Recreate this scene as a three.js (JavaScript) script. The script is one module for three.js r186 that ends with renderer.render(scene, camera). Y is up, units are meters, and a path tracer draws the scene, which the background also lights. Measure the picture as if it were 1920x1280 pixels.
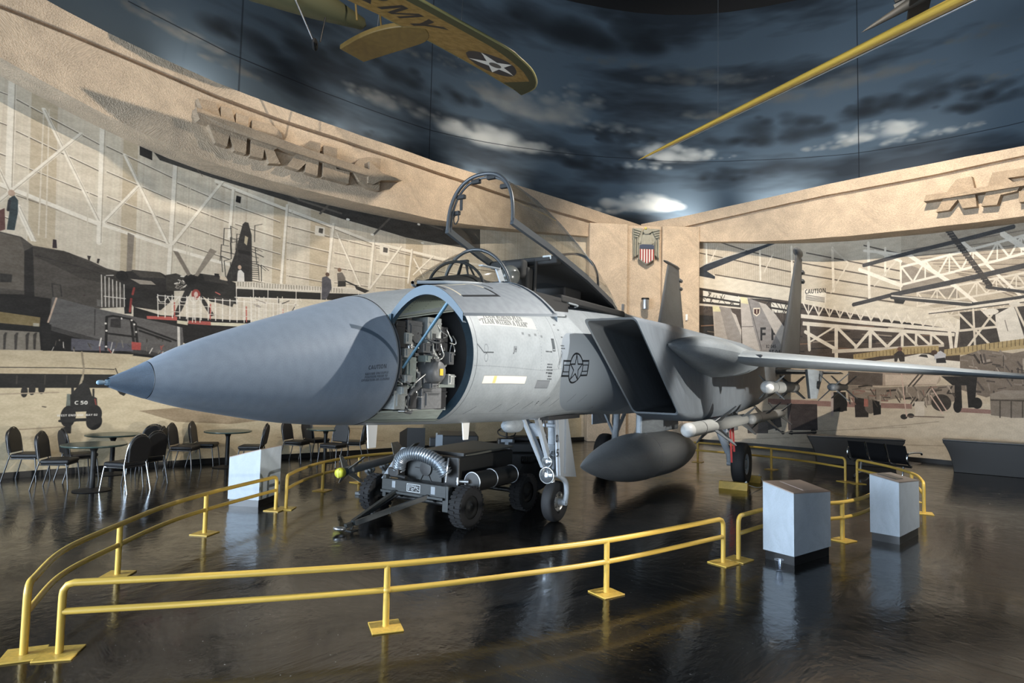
import * as THREE from 'three';
import { RoundedBoxGeometry } from 'three/addons/geometries/RoundedBoxGeometry.js';
import { DecalGeometry } from 'three/addons/geometries/DecalGeometry.js';
import { mergeGeometries, toCreasedNormals, mergeVertices } from 'three/addons/utils/BufferGeometryUtils.js';
import { RectAreaLightUniformsLib } from 'three/addons/lights/RectAreaLightUniformsLib.js';
import { createNoise2D, createNoise3D } from 'simplex-noise';
import { FontLoader } from 'three/addons/loaders/FontLoader.js';
import { TextGeometry } from 'three/addons/geometries/TextGeometry.js';

// ---------------------------------------------------------------- camera, exposure, large lights
RectAreaLightUniformsLib.init();
const scene = new THREE.Scene();
scene.background = new THREE.Color(0x000000);
const camera = new THREE.PerspectiveCamera(2 * Math.atan(640 / 1165) * 180 / Math.PI, 1.5, 0.05, 120);
camera.rotation.order = 'YXZ';
camera.position.set(0, 1.93, 0);
camera.rotation.set(0.0615, 0, 0.021);
const renderer = new THREE.WebGLRenderer({ antialias: true });
renderer.toneMapping = THREE.LinearToneMapping;
renderer.toneMappingExposure = 1.0;
renderer.shadowMap.enabled = true;
renderer.shadowMap.type = THREE.PCFSoftShadowMap;

const LIGHT = { side: 34, back: 6, warm: [1, .885, .745] };   // window radiance (side, behind the camera) and the colour of the wall spots

// ---------------------------------------------------------------- helpers
let seed = 1234567;
const rnd = () => { seed = (seed * 1664525 + 1013904223) >>> 0; return seed / 4294967296; };
const rr = (a, b) => a + (b - a) * rnd();
const noise2 = createNoise2D(rnd), noise3 = createNoise3D(rnd);
const V3 = (x, y, z) => new THREE.Vector3(x, y, z);
const P = (x, h, d) => new THREE.Vector3(x, h, -d);            // x right, h up, d into the room
const taken = {};
function numbered(n) { const k = taken[n] = (taken[n] ?? -1) + 1; return k ? `${n}_${String(k).padStart(3, '0')}` : n; }
function shade(o) { o.traverse((c) => { if (c.isMesh) { c.castShadow = true; c.receiveShadow = true; } }); return o; }
function thing(name, label, category, pos = [0, 0, 0], turn = 0, group) {
  const o = new THREE.Group(); o.name = numbered(name); scene.add(o);
  o.position.set(...pos); o.rotation.y = turn; o.userData = { label, category };
  if (group) o.userData.group = group;
  return o;
}
function solid(name, label, category, geo, mat, pos = [0, 0, 0], turn = 0, group) {
  const o = new THREE.Mesh(merge(geo), mat); o.name = numbered(name); scene.add(o);
  o.position.set(...pos); o.rotation.y = turn; o.userData = { label, category };
  if (group) o.userData.group = group;
  return o;
}
function merge(g) {
  if (!Array.isArray(g)) return g;
  if (g.length === 1) return g[0];
  const l = g.map((x) => { let y = x.index ? x.toNonIndexed() : x.clone(); for (const k of Object.keys(y.attributes)) if (!['position', 'normal', 'uv'].includes(k)) y.deleteAttribute(k); if (!y.attributes.uv) y.setAttribute('uv', new THREE.BufferAttribute(new Float32Array(y.attributes.position.count * 2), 2)); if (!y.attributes.normal) y.computeVertexNormals(); return y; });
  return mergeGeometries(l);
}
function part(name, geo, mat, parent, label) {
  const m = new THREE.Mesh(merge(geo), mat); m.name = name; parent.add(m);
  if (label) m.userData.label = label;
  return m;
}
function struct(name, geo, mat) { const m = new THREE.Mesh(merge(geo), mat); m.name = name; m.userData.kind = 'structure'; scene.add(m); return m; }
function copyOf(root, label, pos, turn, group) {
  const r = root.clone(); r.name = numbered(root.name.replace(/_\d{3}$/, '')); r.userData = { ...root.userData, label }; scene.add(r);
  if (group) r.userData.group = group;
  if (pos) r.position.set(...pos); if (turn !== undefined) r.rotation.y = turn;
  return r;
}
const box = (w, h, d, x = 0, y = 0, z = 0, r = 0) => (r ? new RoundedBoxGeometry(w, h, d, 2, Math.min(r, w * .49, h * .49, d * .49)) : new THREE.BoxGeometry(w, h, d)).translate(x, y, z);
const ball = (r, x = 0, y = 0, z = 0, sx = 1, sy = 1, sz = 1, n = 18) => new THREE.SphereGeometry(r, n, Math.round(n * .6)).scale(sx, sy, sz).translate(x, y, z);
function rod(a, b, r, r2 = r, n = 12, open = false) {           // cylinder between two points
  a = a.isVector3 ? a : V3(...a); b = b.isVector3 ? b : V3(...b);
  const d = b.clone().sub(a), L = d.length(), g = new THREE.CylinderGeometry(r2, r, L, n, 1, open);
  g.applyQuaternion(new THREE.Quaternion().setFromUnitVectors(V3(0, 1, 0), d.normalize()));
  return g.translate((a.x + b.x) / 2, (a.y + b.y) / 2, (a.z + b.z) / 2);
}
function bar(a, b, w, h, up = V3(0, 1, 0)) {                     // box beam between two points
  a = a.isVector3 ? a : V3(...a); b = b.isVector3 ? b : V3(...b);
  const d = b.clone().sub(a), L = d.length(), z = d.normalize(), x = new THREE.Vector3().crossVectors(up, z).normalize(), y = new THREE.Vector3().crossVectors(z, x);
  const g = new THREE.BoxGeometry(w, h, L); g.applyMatrix4(new THREE.Matrix4().makeBasis(x, y, z)); return g.translate((a.x + b.x) / 2, (a.y + b.y) / 2, (a.z + b.z) / 2);
}
function tube(pts, r, seg = 0, n = 8, closed = false, tension = .5) {
  const c = new THREE.CatmullRomCurve3(pts.map((p) => p.isVector3 ? p : V3(...p)), closed, 'catmullrom', tension);
  return new THREE.TubeGeometry(c, seg || Math.max(6, pts.length * 6), r, n, closed);
}
function bentTube(pts, r, bend, n = 10) {                        // straight runs joined by rounded corners
  const path = new THREE.CurvePath(), q = pts.map((p) => p.isVector3 ? p : V3(...p));
  let from = q[0].clone();
  for (let i = 1; i < q.length - 1; i++) {
    const d0 = q[i].clone().sub(q[i - 1]), d1 = q[i + 1].clone().sub(q[i]), b = Math.min(bend, d0.length() * .49, d1.length() * .49);
    const a = q[i].clone().addScaledVector(d0.normalize(), -b), c = q[i].clone().addScaledVector(d1.normalize(), b);
    path.add(new THREE.LineCurve3(from, a)); path.add(new THREE.QuadraticBezierCurve3(a, q[i].clone(), c)); from = c;
  }
  path.add(new THREE.LineCurve3(from, q[q.length - 1].clone()));
  const L = path.getLength();
  return new THREE.TubeGeometry(path, Math.max(12, Math.min(140, Math.round(L / r / 1.6))), r, n, false);
}
function lathe(profile, axis = 'y', n = 28) {                    // profile [[radius, along]...]
  const g = new THREE.LatheGeometry(profile.map(([r, y]) => new THREE.Vector2(Math.max(r, 1e-4), y)), n);
  if (axis === 'x') g.rotateZ(-Math.PI / 2); if (axis === 'z') g.rotateX(Math.PI / 2);
  return g;
}
function grid(rows, cols, f, flip = false) {                      // f(i, j) -> [x, y, z, u, v]
  const p = [], uv = [], ix = [];
  for (let i = 0; i <= rows; i++) for (let j = 0; j <= cols; j++) { const q = f(i, j); p.push(q[0], q[1], q[2]); uv.push(q[3] ?? i / rows, q[4] ?? j / cols); }
  for (let i = 0; i < rows; i++) for (let j = 0; j < cols; j++) { const a = i * (cols + 1) + j, b = a + 1, c = a + cols + 1, d = c + 1; flip ? ix.push(a, b, c, b, d, c) : ix.push(a, c, b, b, c, d); }
  const g = new THREE.BufferGeometry(); g.setAttribute('position', new THREE.Float32BufferAttribute(p, 3)); g.setAttribute('uv', new THREE.Float32BufferAttribute(uv, 2)); g.setIndex(ix); g.computeVertexNormals(); return g;
}
function loft(rings, { cap0 = false, cap1 = false, crease = 0, uvf } = {}) {   // rings: arrays of Vector3, all of one length, closed round
  const n = rings[0].length, g = grid(rings.length - 1, n, (i, j) => { const q = rings[i][j % n]; const u = uvf ? uvf(i, j, q) : [i / (rings.length - 1), j / n]; return [q.x, q.y, q.z, u[0], u[1]]; });
  const l = [g];
  const cap = (r, flip) => { const c = r.reduce((a, b) => a.add(b), V3(0, 0, 0)).multiplyScalar(1 / n); l.push(grid(1, n, (i, j) => { const q = i ? r[j % n] : c; return [q.x, q.y, q.z, 0, 0]; }, flip)); };
  if (cap0) cap(rings[0], false); if (cap1) cap(rings[rings.length - 1], true);
  let out = merge(l.length > 1 ? l : l[0]);
  if (crease) out = toCreasedNormals(out, crease);
  return out;
}
function prism(shape2d, depth, bevel = 0) {                       // Shape (x, y) pushed along +z
  const s = Array.isArray(shape2d) ? new THREE.Shape(shape2d.map(([x, y]) => new THREE.Vector2(x, y))) : shape2d;
  return new THREE.ExtrudeGeometry(s, { depth, bevelEnabled: bevel > 0, bevelSize: bevel, bevelThickness: bevel, bevelOffset: -bevel, bevelSegments: 2, curveSegments: 16 });
}
const lerp = (a, b, t) => a + (b - a) * t;
function table(rows) { return (x) => { if (x <= rows[0][0]) return rows[0].slice(1); for (let i = 1; i < rows.length; i++) if (x <= rows[i][0]) { const t = (x - rows[i - 1][0]) / (rows[i][0] - rows[i - 1][0]); return rows[i].slice(1).map((v, k) => lerp(rows[i - 1][k + 1], v, t)); } return rows[rows.length - 1].slice(1); }; }

// ---------------------------------------------------------------- procedural textures
function dataTex(size, f, srgb, rep) {
  const d = new Uint8Array(size * size * 4);
  for (let y = 0; y < size; y++) for (let x = 0; x < size; x++) { const c = f(x / size, y / size), o = (y * size + x) * 4; for (let k = 0; k < 3; k++) d[o + k] = Math.max(0, Math.min(255, (Array.isArray(c) ? c[k] : c) * 255)); d[o + 3] = 255; }
  const t = new THREE.DataTexture(d, size, size); t.wrapS = t.wrapT = THREE.RepeatWrapping; t.magFilter = THREE.LinearFilter; t.minFilter = THREE.LinearMipmapLinearFilter; t.generateMipmaps = true;
  if (srgb) t.colorSpace = THREE.SRGBColorSpace; if (rep) t.repeat.set(...rep); t.needsUpdate = true; return t;
}
const TAU = Math.PI * 2;
const tn = (u, v, f, k = 0) => { const a = u * TAU, b = v * TAU, R = f / TAU; return noise3(Math.cos(a) * R + k * 7.1, Math.sin(a) * R + Math.cos(b) * R * .9, Math.sin(b) * R + k * 3.3); };
const fb = (u, v, f, o = 4, k = 0) => { let s = 0, a = .5; for (let i = 0; i < o; i++) { s += a * tn(u, v, f, k + i); f *= 2.1; a *= .5; } return s; };
const clamp01 = (x) => Math.max(0, Math.min(1, x));
function canvas(w, h, draw, srgb = true) {
  const c = document.createElement('canvas'); c.width = w; c.height = h; draw(c.getContext('2d'), w, h);
  const t = new THREE.CanvasTexture(c); if (srgb) t.colorSpace = THREE.SRGBColorSpace; t.wrapS = t.wrapT = THREE.ClampToEdgeWrapping; t.magFilter = THREE.LinearFilter; return t;
}
const std = (o) => new THREE.MeshStandardMaterial(o), phy = (o) => new THREE.MeshPhysicalMaterial(o);
const col = (r, g, b) => new THREE.Color().setRGB(r, g, b);

function speckled(size, f) {                                      // the sealed floor with chips and scratches scattered over it
  const t = dataTex(size, f, true), d = t.image.data, dot = (x, y, v) => { const o = (((y + size) % size | 0) * size + ((x + size) % size | 0)) * 4; for (let k = 0; k < 3; k++) d[o + k] = Math.min(255, d[o + k] + v); };
  for (let i = 0; i < 5200; i++) { const x = rnd() * size, y = rnd() * size, v = 25 + rnd() ** 4 * 150, r = rnd() < .08 ? 2 : 1; for (let a = 0; a < r; a++) for (let b = 0; b < r; b++) dot(x + a, y + b, v); }
  for (let i = 0; i < 70; i++) { let x = rnd() * size, y = rnd() * size, a = rnd() * 6.3; const n = 20 + rnd() * 120, v = 10 + rnd() * 28; for (let k = 0; k < n; k++) { dot(x, y, v); x += Math.cos(a); y += Math.sin(a); a += (rnd() - .5) * .06; } }
  return t;
}
const texStucco = dataTex(512, (u, v) => { const a = fb(u, v, 5, 4), b = fb(u, v, 60, 3, 5); const s = .80 + a * .07 + b * .10; return [s * .955, s * .855, s * .735]; }, true);
const texStuccoBump = dataTex(512, (u, v) => .5 + fb(u, v, 70, 3, 2) * .5);
const texFloor = speckled(1024, (u, v) => { const a = fb(u, v, 4, 5, 1), b = fb(u, v, 90, 2, 8), sp = Math.max(0, tn(u, v, 300, 4) - .62) * 1.4; const s = .07 + a * .045 + b * .035 + sp * .5; return [s * 1.02, s * .985, s * .95]; }, true);
const texFloorRough = dataTex(512, (u, v) => clamp01(.17 + fb(u, v, 9, 4, 3) * .10 + Math.max(0, fb(u, v, 40, 3, 6)) * .10));
const texFloorBump = dataTex(1024, (u, v) => .5 + fb(u, v, 22, 3, 9) * .5 + fb(u, v, 110, 2, 12) * .10);
const texGrain = dataTex(512, (u, v) => { const s = .93 + fb(u, v, 6, 4, 21) * .09 + fb(u, v, 90, 2, 22) * .08; return [s, s, s]; }, true);
const texEven = dataTex(256, (u, v) => { const s = .95 + fb(u, v, 5, 4, 51) * .04 + fb(u, v, 60, 2, 52) * .05; return [s, s, s]; }, true);
const texFine = dataTex(256, (u, v) => .5 + fb(u, v, 40, 3, 31) * .5);
const texScuff = dataTex(512, (u, v) => { const n = fb(u, v, 12, 4, 41); return clamp01(.42 + n * .35); });

const M = {
  stucco: std({ map: texStucco, bumpMap: texStuccoBump, bumpScale: .012, roughness: .95 }),
  floor: phy({ map: texFloor, roughnessMap: texFloorRough, roughness: 1, bumpMap: texFloorBump, bumpScale: .0022, specularIntensity: 1, ior: 1.47, clearcoat: .15, clearcoatRoughness: .06 }),
  dark: std({ color: col(.012, .012, .013), roughness: .9 }),
  baseboard: std({ color: col(.010, .010, .010), roughness: .35 }),
  wallPaint: std({ color: col(.12, .115, .11), roughness: .9 }),
  yellow: std({ color: col(.80, .52, .10), roughness: .36, map: texGrain }),
  pedestal: std({ color: col(.46, .52, .58), roughness: .5, map: texEven, bumpMap: texFine, bumpScale: .0006 }),
  plinth: std({ color: col(.012, .012, .012), roughness: .3 }),
  vinyl: std({ color: col(.011, .011, .012), roughness: .5, bumpMap: texFine, bumpScale: .0008 }),
  frame: std({ color: col(.10, .10, .10), roughness: .28, metalness: .9 }),
  chrome: std({ color: col(.72, .76, .80), roughness: .18, metalness: 1 }),
  steel: std({ color: col(.48, .50, .52), roughness: .34, metalness: .9 }),
  black: std({ color: col(.012, .012, .012), roughness: .5 }),
  rubber: std({ color: col(.010, .010, .011), roughness: .8, bumpMap: texFine, bumpScale: .001 }),
  tableTop: std({ color: col(.05, .075, .065), roughness: .25 }),
  white: std({ color: col(.74, .74, .72), roughness: .6 }),
};

const fontBold = await new FontLoader().loadAsync('fonts/droid/droid_sans_bold.typeface.json');
function numeral(t, size, depth = .004) { const g = new TextGeometry(t, { font: fontBold, size, depth, curveSegments: 5 }); g.computeBoundingBox(); const b = g.boundingBox; return g.translate(-(b.min.x + b.max.x) / 2, -(b.min.y + b.max.y) / 2, 0); }
// plan of the curved walls in metres: [x, d] and fascia rows [x, d, bottom, groove, top]
const ROOM = {"fasciaL":[[-10.87,7.19,7.55,8.09,8.83],[-10.51,7.75,7.5,8.08,8.79],[-10.15,8.3,7.46,8.08,8.75],[-9.78,8.83,7.42,8.07,8.72],[-9.4,9.35,7.37,8.06,8.68],[-9.0,9.85,7.3,8.05,8.64],[-8.58,10.34,7.1,8.03,8.52],[-8.14,10.81,6.9,7.99,8.38],[-7.69,11.28,6.71,7.93,8.26],[-7.22,11.75,6.54,7.86,8.16],[-6.75,12.21,6.4,7.78,8.08],[-6.3,12.66,6.3,7.71,8.01],[-5.81,13.05,6.23,7.64,7.94],[-5.29,13.45,6.17,7.57,7.88],[-4.76,13.85,6.13,7.52,7.82],[-4.22,14.26,6.1,7.48,7.77],[-3.69,14.69,6.08,7.43,7.72],[-3.15,15.13,6.08,7.4,7.69],[-2.65,15.6,6.09,7.37,7.67],[-2.2,16.11,6.11,7.37,7.67],[-1.75,16.59,6.16,7.37,7.7],[-1.29,17.08,6.22,7.38,7.72],[-0.83,17.56,6.3,7.37,7.75],[-0.37,18.03,6.38,7.36,7.78],[0.1,18.49,6.45,7.34,7.8],[0.59,18.93,6.52,7.32,7.8],[1.09,19.34,6.58,7.3,7.78],[1.62,19.74,6.64,7.27,7.75],[2.16,20.12,6.69,7.24,7.7],[2.72,20.49,6.74,7.19,7.64],[3.29,20.84,6.78,7.12,7.57],[3.88,21.13,6.81,7.04,7.49],[4.49,21.42,6.84,6.94,7.39]],"fasciaR":[[4.42,21.42,6.85,6.99,7.45],[4.95,21.22,6.81,7.09,7.52],[5.45,20.99,6.76,7.15,7.57],[5.91,20.69,6.71,7.21,7.61],[6.32,20.34,6.63,7.25,7.64],[6.7,19.95,6.55,7.27,7.66],[7.06,19.53,6.47,7.28,7.66],[7.42,19.1,6.38,7.29,7.66],[7.78,18.67,6.31,7.3,7.66],[8.14,18.23,6.24,7.31,7.66],[8.5,17.79,6.18,7.31,7.66],[8.87,17.37,6.14,7.32,7.67],[9.27,16.99,6.1,7.32,7.68],[9.67,16.6,6.08,7.33,7.69],[10.05,16.21,6.06,7.33,7.69],[10.42,15.82,6.03,7.33,7.68],[10.78,15.41,6.02,7.33,7.67],[11.12,15.0,5.99,7.34,7.66],[11.45,14.58,5.97,7.34,7.63],[11.74,14.16,5.95,7.33,7.6],[12.0,13.73,5.91,7.31,7.55],[12.22,13.28,5.87,7.28,7.5],[12.41,12.79,5.82,7.24,7.43],[12.6,12.27,5.77,7.2,7.36],[12.8,11.73,5.71,7.15,7.28]],"wallL":[[-11.5,7.6],[-11.12,8.18],[-10.75,8.75],[-10.36,9.32],[-9.94,9.87],[-9.51,10.4],[-9.06,10.92],[-8.6,11.42],[-8.12,11.92],[-7.63,12.4],[-7.14,12.88],[-6.64,13.35],[-6.1,13.78],[-5.55,14.19],[-5.0,14.61],[-4.46,15.03],[-3.92,15.46],[-3.4,15.91],[-2.9,16.37],[-2.4,16.85],[-1.89,17.31],[-1.38,17.77],[-0.86,18.22],[-0.34,18.67],[0.2,19.09],[0.76,19.49],[1.34,19.87],[1.92,20.23],[2.5,20.6]],"wallR":[[6.1,20.9],[6.54,20.51],[6.98,20.12],[7.42,19.73],[7.85,19.34],[8.29,18.94],[8.72,18.54],[9.15,18.14],[9.57,17.74],[10.0,17.33],[10.41,16.91],[10.82,16.49],[11.22,16.06],[11.6,15.61],[11.96,15.15],[12.3,14.67],[12.61,14.17],[12.88,13.65],[13.09,13.1],[13.29,12.55],[13.5,12.0]],"sky":[[-14.5,6.0],[-13.7,6.87],[-12.89,7.73],[-12.1,8.61],[-11.34,9.52],[-10.62,10.46],[-9.92,11.42],[-9.22,12.37],[-8.5,13.31],[-7.75,14.23],[-7.01,15.14],[-6.28,16.08],[-5.54,17.0],[-4.73,17.86],[-3.87,18.68],[-2.98,19.46],[-2.06,20.19],[-1.08,20.86],[-0.06,21.45],[1.02,21.94],[2.13,22.33],[3.27,22.65],[4.43,22.88],[5.61,22.99],[6.79,22.94],[7.95,22.72],[9.08,22.37],[10.16,21.91],[11.21,21.36],[12.21,20.72],[13.16,20.02],[14.07,19.26],[14.93,18.45],[15.7,17.56],[16.34,16.56],[16.91,15.53],[17.5,14.5]]};
const SIGNS = {"left":{"W":[[6.755,7.482],[7.1,7.506],[7.231,7.226],[7.22,7.466],[7.43,7.47],[7.524,7.164],[7.526,7.411],[7.778,7.395],[7.752,6.584],[7.523,6.6],[7.416,6.904],[7.375,6.649],[7.154,6.678]],"R":[[7.854,7.349],[8.202,7.363],[8.405,7.298],[8.497,7.156],[8.49,7.003],[8.395,6.859],[8.326,6.812],[8.481,6.534],[8.24,6.493],[8.128,6.793],[8.11,6.567],[7.848,6.563]],"A":[[8.917,6.986],[9.104,7.218],[9.351,7.217],[9.305,6.441],[9.029,6.474],[9.036,6.675],[8.878,6.487],[8.612,6.518]],"L":[[9.43,7.19],[9.742,7.187],[9.736,6.709],[10.065,6.705],[10.043,6.427],[9.429,6.453]],"C":[[10.842,7.216],[10.836,6.433],[10.554,6.439],[10.308,6.549],[10.166,6.711],[10.158,6.904],[10.287,7.081],[10.525,7.188]],"bar":[[6.71,7.258],[7.768,7.137],[9.099,6.974],[10.52,6.858],[10.513,7.053],[10.602,7.009],[10.856,6.852],[11.4,6.793],[10.845,6.667],[10.638,6.523],[10.498,6.525],[10.499,6.689],[9.106,6.8],[7.778,6.926],[6.785,7.031],[6.728,7.152]]},"right":{"A":[[9.016,6.834],[9.209,7.085],[9.522,7.091],[9.571,6.821],[9.615,6.324],[9.324,6.339],[9.229,6.584],[9.044,6.35],[8.758,6.36]],"F":[[9.838,6.78],[9.95,7.072],[10.618,7.028],[10.613,6.84],[10.241,6.866],[10.472,6.604],[10.403,6.515],[10.095,6.503],[10.02,6.282],[9.704,6.315],[9.78,6.553]],"next":[[10.453,6.503],[10.77,6.506],[10.764,6.239],[10.447,6.243]],"bar":[[8.571,6.814],[10.492,6.717],[10.808,6.7],[10.805,6.584],[10.489,6.599],[8.517,6.662]]}};
// ---------------------------------------------------------------- printed wall murals (flat prints): marks in centimetres along the wall and up from the floor
function mural(W, H, Lcm, Hcm, base, ops) {
  return canvas(W, H, (c) => {
    c.fillStyle = base; c.fillRect(0, 0, W, H);
    const kx = W / Lcm, ky = H / Hcm, k = Math.sqrt(kx * ky); c.lineJoin = 'round'; c.lineCap = 'round';
    for (let i = 0; i < 700; i++) { const x = rnd() * W; c.fillStyle = rnd() < .5 ? 'rgba(120,105,85,.05)' : 'rgba(255,248,232,.05)'; c.fillRect(x, 0, 1 + rnd() * 5, H); }
    const X = (v) => v * kx, Y = (v) => H - v * ky;
    for (const o of ops) {
      const q = o[o.length - 1];
      if (o[0] === 't') { c.fillStyle = o[1]; c.font = `bold ${Math.max(5, q[2] * ky)}px sans-serif`; c.textAlign = 'center'; c.textBaseline = 'alphabetic'; c.fillText(o[2], X(q[0]), Y(q[1])); continue; }
      if (o[0] === 'e') { c.fillStyle = o[1]; c.beginPath(); c.ellipse(X(q[0]), Y(q[1]), q[2] * kx, q[3] * ky, 0, 0, 6.3); c.fill(); continue; }
      c.beginPath(); for (let i = 0; i < q.length; i += 2) i ? c.lineTo(X(q[i]), Y(q[i + 1])) : c.moveTo(X(q[i]), Y(q[i + 1]));
      if (o[0] === 'p') { c.closePath(); c.fillStyle = o[1]; c.fill(); } else { c.strokeStyle = o[1]; c.lineWidth = Math.max(.7, o[2] * k); c.stroke(); }
    }
    const im = c.getImageData(0, 0, W, H), d = im.data;
    for (let y = 0; y < H; y++) for (let x = 0; x < W; x++) { const n = noise2(x / 60, y / 22) * 7 + noise2(x / 9, y / 7) * 6 + noise2(x / 2.2, y / 2.2) * 7, a = (y * W + x) * 4; for (let q = 0; q < 3; q++) d[a + q] += n; }
    c.putImageData(im, 0, 0);
  });
}
function skyPrint(W, H, Lcm, h0, Hcm, S) {
  return canvas(W, H, (c) => {
    const kx = W / Lcm, ky = H / Hcm, X = (v) => v * kx, Y = (v) => H - (v - h0) * ky;
    c.fillStyle = '#62727f'; c.fillRect(0, 0, W, H);
    const im = c.getImageData(0, 0, W, H), d = im.data;
    for (let y = 0; y < H; y++) for (let x = 0; x < W; x++) {        // storm cloud masses with ragged outlines
      let n = 0, a = .5, f = 1 / 520; for (let i = 0; i < 5; i++) { n += a * noise2(x * f + 3, y * f * 2.1 + 7); f *= 2; a *= .5; }
      const m = clamp01((n + .05) * 2.2), o = (y * W + x) * 4; d[o] = lerp(d[o], 42, m * .75); d[o + 1] = lerp(d[o + 1], 47, m * .75); d[o + 2] = lerp(d[o + 2], 53, m * .75);
    }
    c.putImageData(im, 0, 0);
    const puff = ([u, h, rx, ry, tone, n], dark) => {
      for (let i = 0; i < n; i++) {
        const a = rnd() * TAU, r = Math.sqrt(rnd()), x = X(u) + Math.cos(a) * r * rx * kx, up = Math.sin(a) * r, y = Y(h) - (up > 0 ? up : up * .35) * ry * ky * (1 - Math.abs(Math.cos(a) * r) * .5), s = (.12 + rnd() * .3) * Math.min(rx * kx, ry * ky * 2.2) * (1 - r * .35);
        const v = dark ? 34 + rnd() * 14 : 70 + tone * (150 + rnd() * 30), g = c.createRadialGradient(x, y, s * .2, x, y, s), al = dark ? .34 : .16 + tone * .26;
        const rgb = dark ? `${v | 0},${v + 5 | 0},${v + 10 | 0}` : `${v | 0},${v * .99 | 0},${v * .95 | 0}`;
        g.addColorStop(0, `rgba(${rgb},${al})`); g.addColorStop(1, `rgba(${rgb},0)`); c.fillStyle = g; c.fillRect(x - s, y - s, 2 * s, 2 * s);
      }
    };
    S.dark.forEach((q) => puff(q, true)); S.cloud.forEach((q) => puff(q, false));
    c.strokeStyle = '#1b2026'; c.lineWidth = 1.6; c.beginPath(); for (let i = 0; i < S.seam.length; i += 2) i ? c.lineTo(X(S.seam[i]), Y(S.seam[i + 1])) : c.moveTo(X(S.seam[i]), Y(S.seam[i + 1])); c.stroke();
    c.lineWidth = 1; for (const v of S.vs) { c.beginPath(); c.moveTo(X(v), 0); c.lineTo(X(v), H); c.stroke(); }
  });
}
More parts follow.
